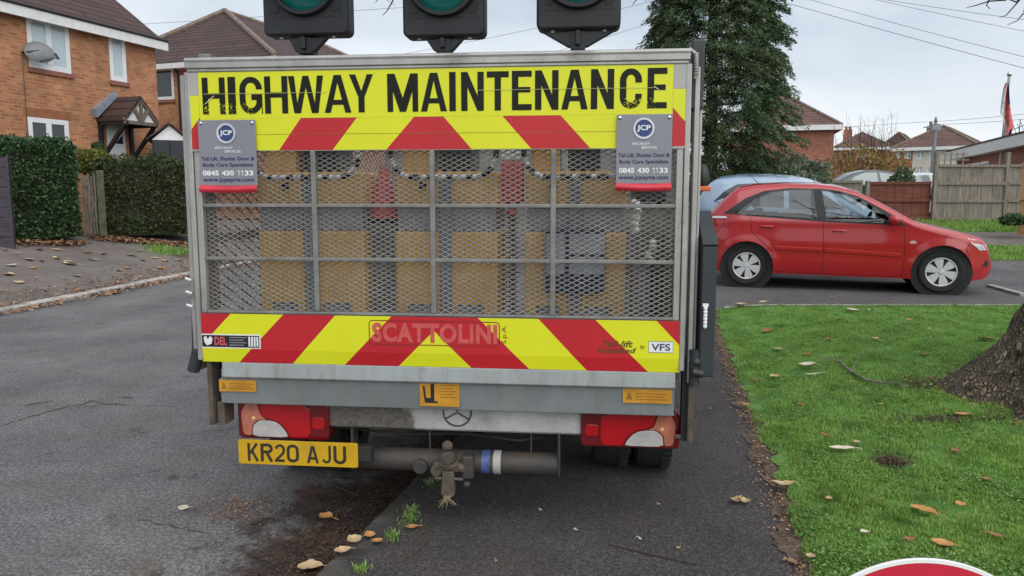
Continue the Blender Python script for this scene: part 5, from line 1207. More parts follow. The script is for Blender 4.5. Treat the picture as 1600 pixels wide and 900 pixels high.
def hip_roof(x0, x1, y0, y1, ze, zr, ov=0.3):
    x0 -= ov; x1 += ov; y0 -= ov; y1 += ov; k = MB(); w_, d_ = x1-x0, y1-y0
    if w_ >= d_: r0, r1 = (x0+d_/2, (y0+y1)/2, zr), (x1-d_/2, (y0+y1)/2, zr); ends = 'x'
    else: r0, r1 = ((x0+x1)/2, y0+w_/2, zr), ((x0+x1)/2, y1-w_/2, zr); ends = 'y'
    A, B, C_, D_ = (x0, y0, ze), (x1, y0, ze), (x1, y1, ze), (x0, y1, ze)
    if abs(w_-d_) < .05: r1 = r0
    if ends == 'x': k.add([A, B, C_, D_, r0, r1], [(0,1,5,4), (1,2,5), (2,3,4,5), (3,0,4)], 0); hips = ((A, r0), (D_, r0), (B, r1), (C_, r1))
    else: k.add([A, B, C_, D_, r0, r1], [(0,1,4), (1,2,5,4), (2,3,5), (3,0,4,5)], 0); hips = ((A, r0), (B, r0), (C_, r1), (D_, r1))
    k.add([A, B, C_, D_], [(3,2,1,0)], 0)
    for a, b in hips: k.tube([Vector(a)+Vector((0, 0, .03)), Vector(b)+Vector((0, 0, .03))], .085, 8, 1)
    if r0 != r1: k.tube([r0, r1], .10, 8, 1)
    return k
C = at(242, 67, 22.5); Lp_ = at(0, 11, 18.1)
HF = Frame((C.x, C.y, 0.70), math.atan2(C.y-Lp_.y, C.x-Lp_.x)); H = HF.pick
h1 = thing('brick_house', 'orange brick house with tall white windows and a timbered porch at the left edge', 'house', HF.o, HF.rz)
ZE = (H(242, 67)[1]+H(0, 11)[1])/2
LEN, DEP = 8.6, 7.0
def wall_with(mb, x0, x1, z0, z1, holes, y=0.0, depth=.10):
    xs = sorted(set([x0, x1]+[h[0] for h in holes]+[h[1] for h in holes])); zs = sorted(set([z0, z1]+[h[2] for h in holes]+[h[3] for h in holes]))
    for i in range(len(xs)-1):
        for j in range(len(zs)-1):
            cx, cz = (xs[i]+xs[i+1])/2, (zs[j]+zs[j+1])/2
            if any(h[0] < cx < h[1] and h[2] < cz < h[3] for h in holes): continue
            mb.add([(xs[i], y, zs[j]), (xs[i+1], y, zs[j]), (xs[i+1], y, zs[j+1]), (xs[i], y, zs[j+1])], [(0,1,2,3)])
    for a, b, c, d in holes:
        mb.add([(a, y, c), (b, y, c), (b, y, d), (a, y, d), (a, y+depth, c), (b, y+depth, c), (b, y+depth, d), (a, y+depth, d)], [(0,4,5,1), (1,5,6,2), (2,6,7,3), (3,7,4,0)])
def rect(f, px0, py0, px1, py1): a = f(px0, (py0)); b = f(px1, py1); return min(a[0], b[0]), max(a[0], b[0]), min(a[1], b[1]), max(a[1], b[1])
wu = (H(42.5, 60)[0], H(108, 60)[0], H(42.5, 104)[1], H(42.5, 23)[1])
ws = (H(171, 90)[0], H(196.5, 90)[0], H(184, 127)[1], H(184, 55)[1])
wl = (H(44, 200)[0], H(107.5, 200)[0], H(70, 186)[1]-1.35, H(70, 185)[1])
dr = (H(167, 215)[0], H(196, 215)[0], 0.0, H(180, 192)[1])
k = MB(); wall_with(k, -LEN, 0, 0, ZE, [wu, ws, wl, dr])
for a, b in (((-LEN, DEP), (-LEN, 0)), ((0, 0), (0, DEP)), ((0, DEP), (-LEN, DEP))):
    k.add([(a[0], a[1], 0), (b[0], b[1], 0), (b[0], b[1], ZE), (a[0], a[1], ZE)], [(0,1,2,3)])
for x in (-LEN, 0): k.add([(x, 0, ZE), (x, DEP, ZE), (x, DEP/2, ZE+2.5)], [(0,1,2)])
k.build('wall', M['brick'], h1, fixn=False)
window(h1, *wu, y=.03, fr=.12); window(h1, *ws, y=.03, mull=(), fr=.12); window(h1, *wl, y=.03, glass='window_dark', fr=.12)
for q in (wl,): MB().box2((q[0]+.06, .14, q[2]), (q[1]-.06, .15, q[3])).build('curtain', M['curtain'], h1)
k = MB(); k.box2((dr[0], .0, .0), (dr[1], .05, dr[3])); door = k.build('door', M['upvc'], h1, bevel=.01)
dm = (dr[0]+dr[1])/2; MB().poly([(dm-.05, dr[3]-.55), (dm+.22, dr[3]-.55), (dm+.22, dr[3]-.30)], -.004).build('door_pane', M['window_dark'], door, fixn=False)
MB().box2((dm+.25, -.05, .95), (dm+.29, .0, 1.12)).build('handle', M['chrome'], door)
rk = gable_roof(-LEN, .18, 0, DEP, ZE+.10, ZE+2.75); rf = rk.build('roof', [M['tile'], M['tile']], h1)
k = MB(); k.box2((-LEN, -.30, ZE-.19), (.18, -.26, ZE+.05)).box2((-LEN, -.26, ZE-.13), (.18, 0, ZE-.10)); k.build('fascia', M['white_paint'], h1)
k = MB()
for i in range(2):
    pass
k.tube([(-LEN, -.31, ZE+.075), (.18, -.31, ZE+.075)], .035, 8); k.build('gutter', M['black'], h1)
# satellite dish on its arm
dx_, dz_ = H(46, 80)
d_ = MB(); d_.lathe([(0, -.02), (.15, -.035), (.27, -.085), (.30, -.11), (.305, -.10), (.27, -.07), (.15, -.02), (0, -.0)], (0, 0, 0), 'Y', 28)
d_.v = [(a*1.06, b, c*0.86) for a, b, c in d_.v]
d_.xf(Matrix.Translation((dx_+.02, -.33, dz_)) @ Matrix.Rotation(R(-24), 4, 'Z') @ Matrix.Rotation(R(-16), 4, 'X') @ Matrix.Rotation(R(180), 4, 'Z'))
dish = d_.build('satellite_dish', M['grey_metal'], h1, smooth=50)
k = MB(); k.tube([(dx_-.2, 0, dz_-.06), (dx_-.2, -.2, dz_-.06), (dx_, -.30, dz_)], .02, 8); k.tube([(dx_, -.32, dz_-.25), (dx_+.12, -.75, dz_-.16)], .012, 6); k.cyl((dx_+.12, -.75, dz_-.20), (dx_+.10, -.68, dz_-.08), .03); k.tube([(dx_-.2, -.01, dz_-.06), (dx_-.22, -.01, .2)], .008, 4)
k.build('dish_arm', M['dark_metal'], dish)
# brick band over the ground floor window
k = MB(); k.box2((wl[0]-.1, -.004, wl[3]), (wl[1]+.1, .004, wl[3]+.22)); k.build('lintel', mat('soldier_course', (.30, .12, .055), .85, var=.2), h1)
# porch canopy: tiled pitched roof with gable to the front, timber fan, brackets
pj = .95; pc0 = H(196, 193, -pj)[0]; pc1 = H(248, 193, -pj)[0]; zA = H(224, 156, -pj)[1]; zE_ = H(222, 191, -pj)[1]; pm = (pc0+pc1)/2; ph = (pc1-pc0)/2
k = MB()
for s in (-1, 1):
    xe = pm+s*(pc1-pc0)/2
    k.add([(pm, -pj, zA), (pm, 0, zA), (xe, 0, zE_), (xe, -pj, zE_), (pm, -pj, zA+.09), (pm, 0, zA+.09), (xe, 0, zE_+.09), (xe, -pj, zE_+.09)], [(0,1,2,3), (4,7,6,5), (0,3,7,4), (3,2,6,7), (1,0,4,5)])
porch = k.build('porch_roof', M['tile'], h1)
MB().prism([(pm-ph*.85, zE_+.02), (pm+ph*.85, zE_+.02), (pm, zA-.06)], -pj+.06, -pj+.10).build('gable_board', M['white_paint'], porch)
k = MB(); M['porch_timber'] = mat('brown_porch_timber', (.16, .12, .10), .7)
for p, q in (((pm-ph, zE_-.03), (pm+ph, zE_-.03)), ((pm-ph*1.02, zE_), (pm, zA+.02)), ((pm+ph*1.02, zE_), (pm, zA+.02)), ((pm, zE_), (pm, zA-.1)), ((pm, zE_), (pm-ph*.38, zE_+(zA-zE_)*.55)), ((pm, zE_), (pm+ph*.38, zE_+(zA-zE_)*.55))):
    k.bar((p[0], -pj+.03, p[1]), (q[0], -pj+.03, q[1]), .06, .09)
k.build('gable_timber', M['porch_timber'], porch)
for s in (-1, 1):
    k = MB(); x = pm+s*ph*.88; k.bar((x, -.05, zE_-1.05), (x, -.05, zE_), .09, .10); k.bar((x, -.06, zE_-.95), (x, -pj+.08, zE_-.07), .08, .09); k.bar((x, -pj, zE_-.05), (x, 0, zE_-.05), .09, .10); k.build('porch_bracket', M['black_wood'], porch)
MB().prism([(pc0-.10, zE_+.09), (pm, zA+.095), (pm, zA+.24), (pc0-.16, zE_+.30)], -.16, -.003).build('lead_flashing', M['lead'], porch)
# second house behind
C2 = at(237, 101, 29.0); E2 = at(428, 107, 27.2)
HF2 = Frame((E2.x, E2.y, 0.75), math.atan2(E2.y-C2.y, E2.x-C2.x)); H2 = HF2.pick
h2 = thing('brick_house', 'brick house with brown hipped roof and one small upper window behind the truck', 'house', HF2.o, HF2.rz)
ze2 = H2(262, 103)[1]; W2 = -H2(160, 100)[0]; ap = HF2.pick(352, 18, W2/2); zr2 = ap[1]
w2 = (H2(241, 130)[0], H2(271.5, 130)[0], H2(256, 156)[1], H2(256, 106)[1])
D2 = 13.0
k = MB(); wall_with(k, -W2, 0, 0, ze2, [w2])
for a, b in (((-W2, D2), (-W2, 0)), ((0, 0), (0, D2)), ((0, D2), (-W2, D2))): k.add([(a[0], a[1], 0), (b[0], b[1], 0), (b[0], b[1], ze2), (a[0], a[1], ze2)], [(0,1,2,3)])
k.build('wall', M['brick'], h2, fixn=False); window(h2, *w2, y=.03, mull=(), glass='window_dark', fr=.11)
rk = MB(); apx = ap[0]
A_, B_, C_, D_ = (-W2-.3, -.3, ze2), (.3, -.3, ze2), (.3, D2+.3, ze2), (-W2-.3, D2+.3, ze2); r0 = (apx, W2/2, zr2); r1 = (apx, D2-W2/2, zr2)
rk.add([A_, B_, C_, D_, r0, r1], [(0,1,4), (1,2,5,4), (2,3,5), (3,0,4,5), (3,2,1,0)])
for a, b in ((A_, r0), (B_, r0), (C_, r1), (D_, r1)): rk.tube([Vector(a)+Vector((0, 0, .05)), Vector(b)+Vector((0, 0, .05))], .10, 8, 1)
rk.tube([r0, r1], .10, 8, 1)
rk.build('roof', [M['tile'], M['ridge']], h2)
k = MB(); k.box2((-W2-.3, -.34, ze2-.16), (.3, -.30, ze2+.02)).box2((.30, -.3, ze2-.16), (.34, D2, ze2+.02)).box2((-W2-.3, -.30, ze2-.16), (.3, 0, ze2-.13)); k.build('fascia', M['white_paint'], h2)
xx = H2(284, 180)[0]; MB().tube([(xx, -.08, 0), (xx, -.08, ze2-.3), (xx, -.28, ze2-.1)], .04, 8).build('drainpipe', M['black'], h2)
# white gabled shed with dark doors
s0 = at(237, 218, 20.5); s1 = at(293, 218, 20.8); SF = Frame((s0.x, s0.y, .70), math.atan2(s1.y-s0.y, s1.x-s0.x)); S = SF.pick
sh = thing('garden_shed', 'small shed with white gable and dark double doors behind the low hedge', 'shed', SF.o, SF.rz)
ws_ = S(293, 218)[0]; zs = S(265, 219)[1]; zp_ = S(265, 196)[1]
MB().box2((0, .02, 0), (ws_, 1.3, zs)).build('wall', M['dark_door'], sh)
k = MB(); k.prism([(0, zs), (ws_, zs), (ws_/2, zp_)], 0, .05); k.build('gable_board', M['upvc'], sh)
k = MB()
for i in range(2): k.box2((ws_*(.04+.47*i), -.02, .02), (ws_*(.49+.47*i), .02, zs-.02))
k.build('door', M['dark_door'], sh, bevel=.01)
k = MB()
for s in (-1, 1): xe = ws_/2+s*(ws_/2+.12); k.add([(ws_/2, -.1, zp_+.02), (ws_/2, 1.4, zp_+.02), (xe, 1.4, zs-.02), (xe, -.1, zs-.02), (ws_/2, -.1, zp_+.08), (ws_/2, 1.4, zp_+.08), (xe, 1.4, zs+.04), (xe, -.1, zs+.04)], [(0,1,2,3), (4,7,6,5), (0,3,7,4), (3,2,6,7)])
k.build('roof', M['tile'], sh)
# ---- houses on the right, far away
def house(name, label, px0, px1, D0, D1, py_eave, py_ridge, px_ridge=None, depth=8, wallm='brick_far', roofm='tile_light', wins=(), chim=None, hip=True, zb=0.95, split=None):
    a = at(px0, py_eave, D0); b = at(px1, py_eave, D1); F = Frame((a.x, a.y, zb), math.atan2(b.y-a.y, b.x-a.x))
    h = thing(name, label, 'house', F.o, F.rz); wd = F.pick(px1, py_eave)[0]; ze = F.pick((px0+px1)/2, py_eave)[1]; zr = F.pick((px0+px1)/2, py_ridge, depth/2)[1]
    hol = []
    for wn in wins: a0 = F.pick(wn[0], wn[1]); b0 = F.pick(wn[2], wn[3]); hol.append((a0[0], b0[0], max(.1, b0[1]), a0[1]))
    if split is None: k = MB(); wall_with(k, 0, wd, 0, ze, hol)
    else:
        xs_ = F.pick(split, py_eave)[0]; k = MB(); wall_with(k, 0, xs_, 0, ze, [q for q in hol if q[1] < xs_+.1])
        k2 = MB(); wall_with(k2, xs_, wd, 0, ze, [q for q in hol if q[0] > xs_-.1]); k2.build('rendered_wall', M['cream'], h, fixn=False)
    for p, q in (((0, depth), (0, 0)), ((wd, 0), (wd, depth)), ((wd, depth), (0, depth))): k.add([(p[0], p[1], 0), (q[0], q[1], 0), (q[0], q[1], ze), (p[0], p[1], ze)], [(0,1,2,3)])
    k.build('wall', M[wallm], h, fixn=False)
    if hip: r = hip_roof(0, wd, 0, depth, ze, zr, .35)
    else: r = gable_roof(-.2, wd+.2, 0, depth, ze+.1, zr)
    rf_ = r.build('roof', [M[roofm], M['ridge']], h)
    MB().box2((-.35, -.40, ze-.25), (wd+.35, -.352, ze+.03)).box2((wd+.352, -.35, ze-.25), (wd+.40, depth, ze+.03)).build('fascia', M['white_paint'], h)
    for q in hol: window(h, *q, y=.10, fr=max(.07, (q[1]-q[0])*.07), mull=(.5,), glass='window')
    if chim:
        p = F.pick(chim[0], chim[1], depth/2); k = MB(); k.box2((p[0]-.45, depth/2-.4, zr-1.0), (p[0]+.45, depth/2+.4, p[1])); k.cyl((p[0]-.2, depth/2, p[1]), (p[0]-.2, depth/2, p[1]+.4), .13, n=10); k.cyl((p[0]+.2, depth/2, p[1]), (p[0]+.2, depth/2, p[1]+.4), .13, n=10); k.build('chimney', M[wallm], rf_)
    return h
house('brick_house', 'red brick house with plain brown hipped roof right beside the tall conifer', 1140, 1304, 45, 43.5, 198, 146, depth=6.9, roofm='tile_light')
house('brick_house', 'distant brick house with grey brown roof and chimney behind the golden shrub', 1305, 1392, 88, 86, 231, 208, depth=8, chim=(1325, 203), wins=((1344, 238, 1353, 249),))
house('brick_house', 'distant brick house with dark pyramid roof between the chimney house and the half rendered house', 1376, 1424, 100, 98, 231, 209, depth=9, roofm='tile')
house('semi_detached_house', 'distant semi-detached house, half brick and half cream render, under a brown hipped roof', 1399, 1524, 70, 66, 230, 199, depth=9, split=1427, chim=(1458, 197), wins=((1400, 234, 1406, 248), (1413, 233, 1423, 248), (1432, 232, 1444, 248), (1452, 232, 1459, 248), (1413, 262, 1422, 276), (1431, 262, 1441, 276), (1449, 262, 1458, 272)))
# flat roofed building behind the tall fence
a = at(1497, 230, 33); b = at(1560, 226, 27); F3 = Frame((b.x, b.y, .95), math.atan2(b.y-a.y, b.x-a.x)); fb = thing('flat_roofed_house', 'low brick building with white fascia and flat roof behind the tall fence', 'house', F3.o, F3.rz)
xl = F3.pick(1497, 230)[0]; zf_ = F3.pick(1560, 238)[1]
MB().box2((xl, 0, 0), (6, 5, zf_)).build('wall', M['brick_far'], fb)
MB().box2((xl-.3, -.35, zf_+.002), (6.3, 5.3, zf_+.36)).build('fascia', M['white_paint'], fb); MB().box2((xl-.32, -.37, zf_+.362), (6.32, 5.32, zf_+.42)).build('roof', M['tile'], fb)
for i in range(4): window(fb, xl+.4+1.3*i, xl+1.5+1.3*i, zf_-1.3, zf_-.25, y=-.04, sill=False, mull=(.5,), glass='window_dark')

# ------------------------------------------------------------------ fences, gate, bin board
def panel_fence(name, label, pts, h, boards, m, postm, post_h, gap=0.0, rails=3, cat='fence'):
    o = Vector(pts[0]); t_ = thing(name, label, cat, o, 0)
    for i in range(len(pts)-1):
        a = Vector(pts[i])-o; b = Vector(pts[i+1])-o; d = (b-a); L_ = Vector((d.x, d.y, 0)).length; ang = math.atan2(d.y, d.x)
        k = MB(); nb = max(3, int(L_/boards))
        for j in range(nb):
            x0 = .06+(L_-.12)*j/nb; x1 = .06+(L_-.12)*(j+1)/nb; zz = random.uniform(-.012, .012)
            k.box2((x0, -.012+.008*(j % 2), .06), (x1+.008, .006+.008*(j % 2), h+zz))
        Mx = Matrix.Translation(a) @ Matrix.Rotation(ang, 4, 'Z')
        k.xf(Mx).build('panel', m, t_)
        k = MB()
        for j in range(rails): zr = .10+(h-.10)*j/(rails-1); k.box2((.06, -.055, zr-.035), (L_-.06, -.018, zr+.035))
        k.xf(Mx).build('rail', m, t_)
    for i, p in enumerate(pts):
        if i < len(post_h) and post_h[i]: k = MB(); k.box2((-.05, -.05, -.1), (.05, .05, post_h[i]), 0); k.xf(Matrix.Translation(Vector(p)-o)).build('post', postm, t_, bevel=.008)
    return t_
def fp(px, D): p = at(px, 300, D); return (p.x, p.y, gz(p.x, p.y))
p1, p2, p3 = fp(1460, 20.5), fp(1571, 20.6), fp(1680, 20.8)
hT = at(1515, 259, 20.5).z-p1[2]
panel_fence('wooden_fence', 'tall weathered grey board fence with thick posts right of the red car', [p1, p2, p3], hT, .15, M['old_wood'], M['old_wood'], [at(1462, 236, 20.5).z-p1[2], at(1574, 238, 20.6).z-p2[2], 2.0], rails=4)
k = MB(); zt0 = hT+.02; LL = (Vector(p2)-Vector(p1)).length
for i in range(5): k.box2((.05+.16*i, -.01, zt0), (.075+.16*i, .01, zt0+.33))
for i in range(2): k.box2((.03, -.02, zt0+.12+.15*i), (.85, -.011, zt0+.145+.15*i))
tr = k.build('trellis', M['old_wood'], bpy.data.objects['wooden_fence'])
q1, q2 = fp(1355, 20.7), fp(1457, 20.6); hR = at(1405, 286, 20.6).z-q1[2]
panel_fence('wooden_fence', 'low red brown board fence between the red car bonnet and the tall fence', [q1, q2], hR, .12, M['red_wood'], M['old_wood'], [hR+.06, 0], rails=3)
q0 = fp(1290, 20.8)
panel_fence('wooden_fence', 'low weathered grey fence half hidden behind the red car roof', [q0, (q1[0]-.08, q1[1], q1[2])], hR+.03, .12, M['old_wood'], M['old_wood'], [hR+.06, 0], rails=3)
r1, r2 = fp(1590, 17.6), fp(1660, 17.0)
panel_fence('wooden_fence', 'bright orange timber panel at the right edge in front of the tall fence', [r1, r2], at(1595, 256, 17.5).z-r1[2], .14, M['new_wood'], M['new_wood'], [0, 0], rails=3)
# the wooden gate between the two hedges
g0, g1 = at(128, 300, 17.0), at(151, 300, 17.1); zg = gz(g0.x, g0.y)
gt = thing('wooden_gate', 'weathered picket gate with mossy post between the tall and the low hedge', 'gate', (g0.x, g0.y, zg), math.atan2(g1.y-g0.y, g1.x-g0.x))
k = MB(); wl_ = (g1-g0).length; zt_ = at(140, 273, 17).z-zg
for i in range(5): k.box2((wl_*i/5+.005, -.01, .05), (wl_*(i+1)/5-.012, .012, zt_+.03*(-1)**i))
k.box2((0, .013, .3), (wl_, .04, .38)).box2((0, .013, zt_-.3), (wl_, .04, zt_-.22)); k.build('pickets', M['gate_wood'], gt)
k = MB(); k.box2((wl_+.01, -.05, 0), (wl_+.15, .08, at(155, 266, 17).z-zg)); M['moss_post'] = mat('mossy_post', (.10, .105, .06), .9, var=.35, scale=6); k.build('post', M['moss_post'], gt, bevel=.01)
b0, b1 = at(-14, 300, 14.3), at(17.5, 300, 14.3); zb = gz(b1.x, b1.y)
bn = thing('garden_gate', 'plum stained boarded gate at the far left in front of the tall hedge', 'gate', (b0.x, b0.y, zb), 0)
k = MB(); zt_ = at(8, 245, 14.3).z-zb; wl_ = b1.x-b0.x
for i in range(9): k.box2((0, -.02, .05+(zt_-.05)*i/9), (wl_, .02, .05+(zt_-.05)*(i+1)/9-.012))
k.build('boards', M['plum_wood'], bn)
MB().box2((wl_-.05, -.03, 0), (wl_+.0, .0, zt_+.02)).build('stile', M['plum_wood'], bn)

# ------------------------------------------------------------------ leafy things
def cards(P, size, nrm=None, aspect=0.5, droop=0.0, jit=1.0):
    n = len(P); s = np.asarray(size)*np.ones(n)
    d = RNG.normal(0, 1, (n, 3))*jit
    if nrm is not None: d = d+nrm
    d[:, 2] -= droop; d /= np.linalg.norm(d, axis=1)[:, None]
    r = RNG.normal(0, 1, (n, 3)); sd = np.cross(d, r); sd /= np.linalg.norm(sd, axis=1)[:, None]; up = np.cross(d, sd)
    V = np.empty((n, 4, 3)); a = s[:, None]
    V[:, 0] = P-d*a*.5; V[:, 1] = P+sd*a*aspect*.5+up*a*.08; V[:, 2] = P+d*a*.5; V[:, 3] = P-sd*a*aspect*.5+up*a*.08
    i = np.arange(n)*4
    return V.reshape(-1, 3), np.c_[i, i+1, i+2, i+3]
def wob(x, y, z, s): return np.sin(x*3.1*s+1.3)*np.sin(y*2.7*s+.4)+np.sin(z*3.7*s+x*1.9*s)*.7+np.sin(y*5.3*s+z*4.1*s)*.5
def hedge(a, b, depth, h, m, label, n, size, bulge=.10, rough=0.08):
    a = Vector(a); b = Vector(b); L_ = (b-a).length; ang = math.atan2(b.y-a.y, b.x-a.x)
    t_ = thing('hedge', label, 'hedge', a, ang)
    MB().box2((.12, .12, 0), (L_-.12, depth-.12, h-.14)).build('stems', M['twig'], t_)
    ar = np.array([L_*h, L_*h, depth*h, depth*h, L_*depth]); pr = ar/ar.sum(); f = RNG.choice(5, n, p=pr); u = RNG.random(n); v = RNG.random(n)
    P = np.zeros((n, 3)); Nn = np.zeros((n, 3))
    for i, (fn, nn_) in enumerate(((lambda u, v: (u*L_, 0*u, v*h), (0, -1, 0)), (lambda u, v: (u*L_, 0*u+depth, v*h), (0, 1, 0)), (lambda u, v: (0*u, u*depth, v*h), (-1, 0, 0)), (lambda u, v: (0*u+L_, u*depth, v*h), (1, 0, 0)), (lambda u, v: (u*L_, v*depth, 0*u+h), (0, 0, 1)))):
        k = f == i; q = fn(u[k], v[k]); P[k] = np.c_[q[0], q[1], q[2]]; Nn[k] = nn_
    r = .16; c = np.array([L_/2, depth/2, h/2]); P2 = np.clip(P, [r, r, 0], [L_-r, depth-r, h-r]); dd = P-P2; l = np.linalg.norm(dd, axis=1)[:, None]; P = np.where(l > 0, P2+dd/np.maximum(l, 1e-6)*np.minimum(l, r), P)
    P = P+Nn*(wob(P[:, 0], P[:, 1], P[:, 2], 1.6)*rough*.6+RNG.normal(0, rough*.5, n)-.03)[:, None]
    P[:, 2] = np.maximum(P[:, 2], .03)
    V, F = cards(P, RNG.uniform(size*.6, size*1.3, n), Nn*.3, .55)
    fast('foliage', V, F, m, t_)
    return t_
a = at(-6, 300, 14.9); b = at(126, 300, 16.3); za = gz(a.x, a.y); 
hh_ = at(60, 219, 15.6).z-za
hedge((a.x, a.y, za), (b.x, b.y, za), 1.2, hh_, M['hedge'], 'tall dense green hedge in front of the brick house', 26000, .075)
a = at(160, 300, 17.6); b = at(312, 300, 19.0); za = gz(a.x, a.y)-.03; hh_ = at(225, 252, 18.3).z-za
hedge((a.x, a.y, za), (b.x, b.y, za), 1.1, hh_, M['hedge2'], 'lower straggly dark hedge running behind the truck', 20000, .075, rough=.13)
n = 1500; P = []
for (a_, b_), cnt in (((at(20, 300, 14.95), at(126, 300, 16.2)), 600), ((at(150, 300, 17.2), at(312, 300, 18.9)), 2000)):
    for i in range(cnt): q = a_.lerp(b_, random.random()); P.append(Vector((q.x+random.gauss(.1, .1), q.y-abs(random.gauss(0, .28)), 0)))
V, F = flakes(np.array([p.x for p in P]), np.array([p.y for p in P]), .02, .06, .05); fast('leaf_litter', V, F, M['litter'], kind='stuff')
def bush(name, label, cat, c, rx, ry, rz_, n, size, m, stems=6, low=0.0, group=None, droop=0, shell=.55, spikes=0):
    c = Vector(c); t_ = thing(name, label, cat, c, 0, group)
    d = RNG.normal(0, 1, (n, 3)); d /= np.linalg.norm(d, axis=1)[:, None]; r = RNG.random(n)**(1/3)*(1-shell)+shell
    P = d*np.array([rx, ry, rz_])*r[:, None]; w_ = wob(P[:, 0], P[:, 1], P[:, 2], 2.0/max(.5, rx)); P *= (1+.16*w_)[:, None]; P[:, 2] += rz_*(1-low); P[:, 2] = np.maximum(P[:, 2], .04)
    V, F = cards(P, RNG.uniform(size*.6, size*1.4, n), d*.6, .5, droop); fast('foliage', V, F, m, t_)
    k = MB()
    for i in range(stems):
        a = 2*math.pi*i/stems+random.random(); k.tube([(0, 0, 0), (rx*.3*math.cos(a), ry*.3*math.sin(a), rz_*.7), (rx*.6*math.cos(a), ry*.6*math.sin(a), rz_*1.4)], [.03, .02, .008], 6)
    for i in range(spikes):
        a = random.random()*6.28; rr = random.random()*.7; hz_ = rz_*2*random.uniform(1.0, 1.42); p0 = Vector((rx*rr*math.cos(a), ry*rr*math.sin(a), rz_*1.2)); p1 = Vector((rx*rr*1.3*math.cos(a)+random.uniform(-.2, .2), ry*rr*math.sin(a), hz_)); pm_ = p0.lerp(p1, .5)+Vector((random.uniform(-.12, .12), 0, 0))
        k.tube([p0, pm_, p1], [.012, .008, .004], 4)
        for j in range(3): q = p0.lerp(p1, random.uniform(.4, .95)); k.tube([q, q+Vector((random.uniform(-.3, .3), random.uniform(-.2, .2), random.uniform(.1, .35)))], [.006, .003], 4)
    k.build('stems', M['twig'], t_)
    return t_
def bushpx(name, label, cat, px0, px1, py0, py1, D, n, size, m, **kw):
    a = at(px0, (py0+py1)/2, D); b = at(px1, (py0+py1)/2, D); zt_ = at((px0+px1)/2, py0, D).z; zb_ = at((px0+px1)/2, py1, D).z
    return bush(name, label, cat, ((a.x+b.x)/2, D, zb_), (b.x-a.x)/2, (b.x-a.x)/2*.8, (zt_-zb_)/2, n, size, m, **kw)
bushpx('shrub', 'round dark topiary bush beside the porch of the brick house', 'shrub', 145, 165, 218, 262, 18.8, 1600, .06, M['hedge'], stems=3)
bushpx('shrub', 'yellow green shrub behind the wooden gate', 'shrub', 122, 178, 232, 275, 18.2, 2200, .09, M['shrub_yellow'])
bushpx('shrub', 'grey green broad shrub behind the pale blue car roof', 'shrub', 1185, 1300, 249, 345, 19.5, 7000, .12, M['shrub_grey'], shell=.6)
bushpx('shrub', 'small white flowering shrub under the tall conifer', 'shrub', 1136, 1190, 252, 340, 18.0, 2600, .11, M['shrub_green'])
P = RNG.normal(0, 1, (60, 3)); P /= np.linalg.norm(P, axis=1)[:, None]; c_ = at(1163, 272, 17.6)
V, F = cards(P*np.array([.35, .2, .28])+np.array(c_), .06, None, .9); o = fast('blossom', V, F, M['flower'], None)
sb = [q for q in bpy.data.objects if q.get('label', '').startswith('small white flowering')][0]
bpy.context.view_layer.update(); o.parent = sb; o.matrix_parent_inverse = sb.matrix_world.inverted()
bushpx('shrub', 'golden autumn shrub with bare upright twigs left of the half rendered house', 'shrub', 1286, 1425, 222, 330, 36, 4200, .15, M['shrub_gold'], stems=10, spikes=60, shell=.15)
bushpx('shrub', 'small rounded dark green conifer bush above the low red fence', 'shrub', 1386, 1428, 264, 325, 23.5, 3200, .08, M['conifer'], stems=3)
bushpx('shrub', 'dark green tree top at the right edge behind the flat roof', 'tree', 1588, 1640, 196, 330, 45, 3000, .25, M['conifer'], stems=3)
bushpx('shrub', 'tuft of long grass at the base of the orange panel', 'plant', 1562, 1600, 334, 350, 17.3, 400, .16, M['shrub_green'], stems=2, low=.4)

# the tall conifer
def conifer(base, H_, rmax, n):
    t_ = thing('conifer_tree', 'tall dark bushy conifer rising behind the truck and the pale blue car', 'tree', base, 0)
    k = MB(); k.tube([(0, 0, -.1), (.03, 0, 1.5), (0, .05, H_*.55), (0, 0, H_*.97)], [.20, .16, .10, .02], 10)
    for i in range(70):
        z = .9+(H_*.9-.9)*i/70; a = i*2.4; r = rmax*(1-(z/H_)**2.2)*.85+.1
        k.tube([(0, 0, z), (r*.6*math.cos(a), r*.6*math.sin(a), z+.10), (r*math.cos(a), r*math.sin(a), z-.12)], [.035, .022, .008], 5)
    k.build('trunk', M['twig'], t_)
    # clumps that hang in tiers, each a spray of many small needles
    nc = 3200; z = H_*RNG.random(nc)**.8*.93+.75; a = RNG.uniform(0, 6.283, nc)
    prof = np.clip(np.minimum((1-(z/H_)**2.6), .55+.45*(z-.75)/1.5), .03, 1); lob = 1+.10*np.sin(a*3+z*1.7)+.08*np.sin(a*7-z*3.1)
    r = rmax*prof*lob*RNG.uniform(.45, 1.0, nc)**.7; C_ = np.c_[r*np.cos(a), r*np.sin(a), z]; O = np.c_[np.cos(a), np.sin(a), np.full(nc, -.35)]
    per = n//nc; idx = np.repeat(np.arange(nc), per); m_ = len(idx); L_ = RNG.random(m_)
    cs = RNG.uniform(.20, .42, nc)[idx]
    side = np.c_[-O[idx, 1], O[idx, 0], np.zeros(m_)]
    P = C_[idx]+O[idx]*(L_-.35)[:, None]*cs[:, None]*1.2+side*(RNG.normal(0, .38, m_)*cs*(1.1-L_*.7))[:, None]; P[:, 2] += RNG.normal(0, .10, m_)*cs-.25*cs*L_**2
    V, F = cards(P, RNG.uniform(.045, .115, m_), O[idx]*1.0+side*(RNG.normal(0, .5, m_))[:, None], .26, .25, jit=.35)
    fast('crown', V, F, M['conifer'], t_)
    return t_
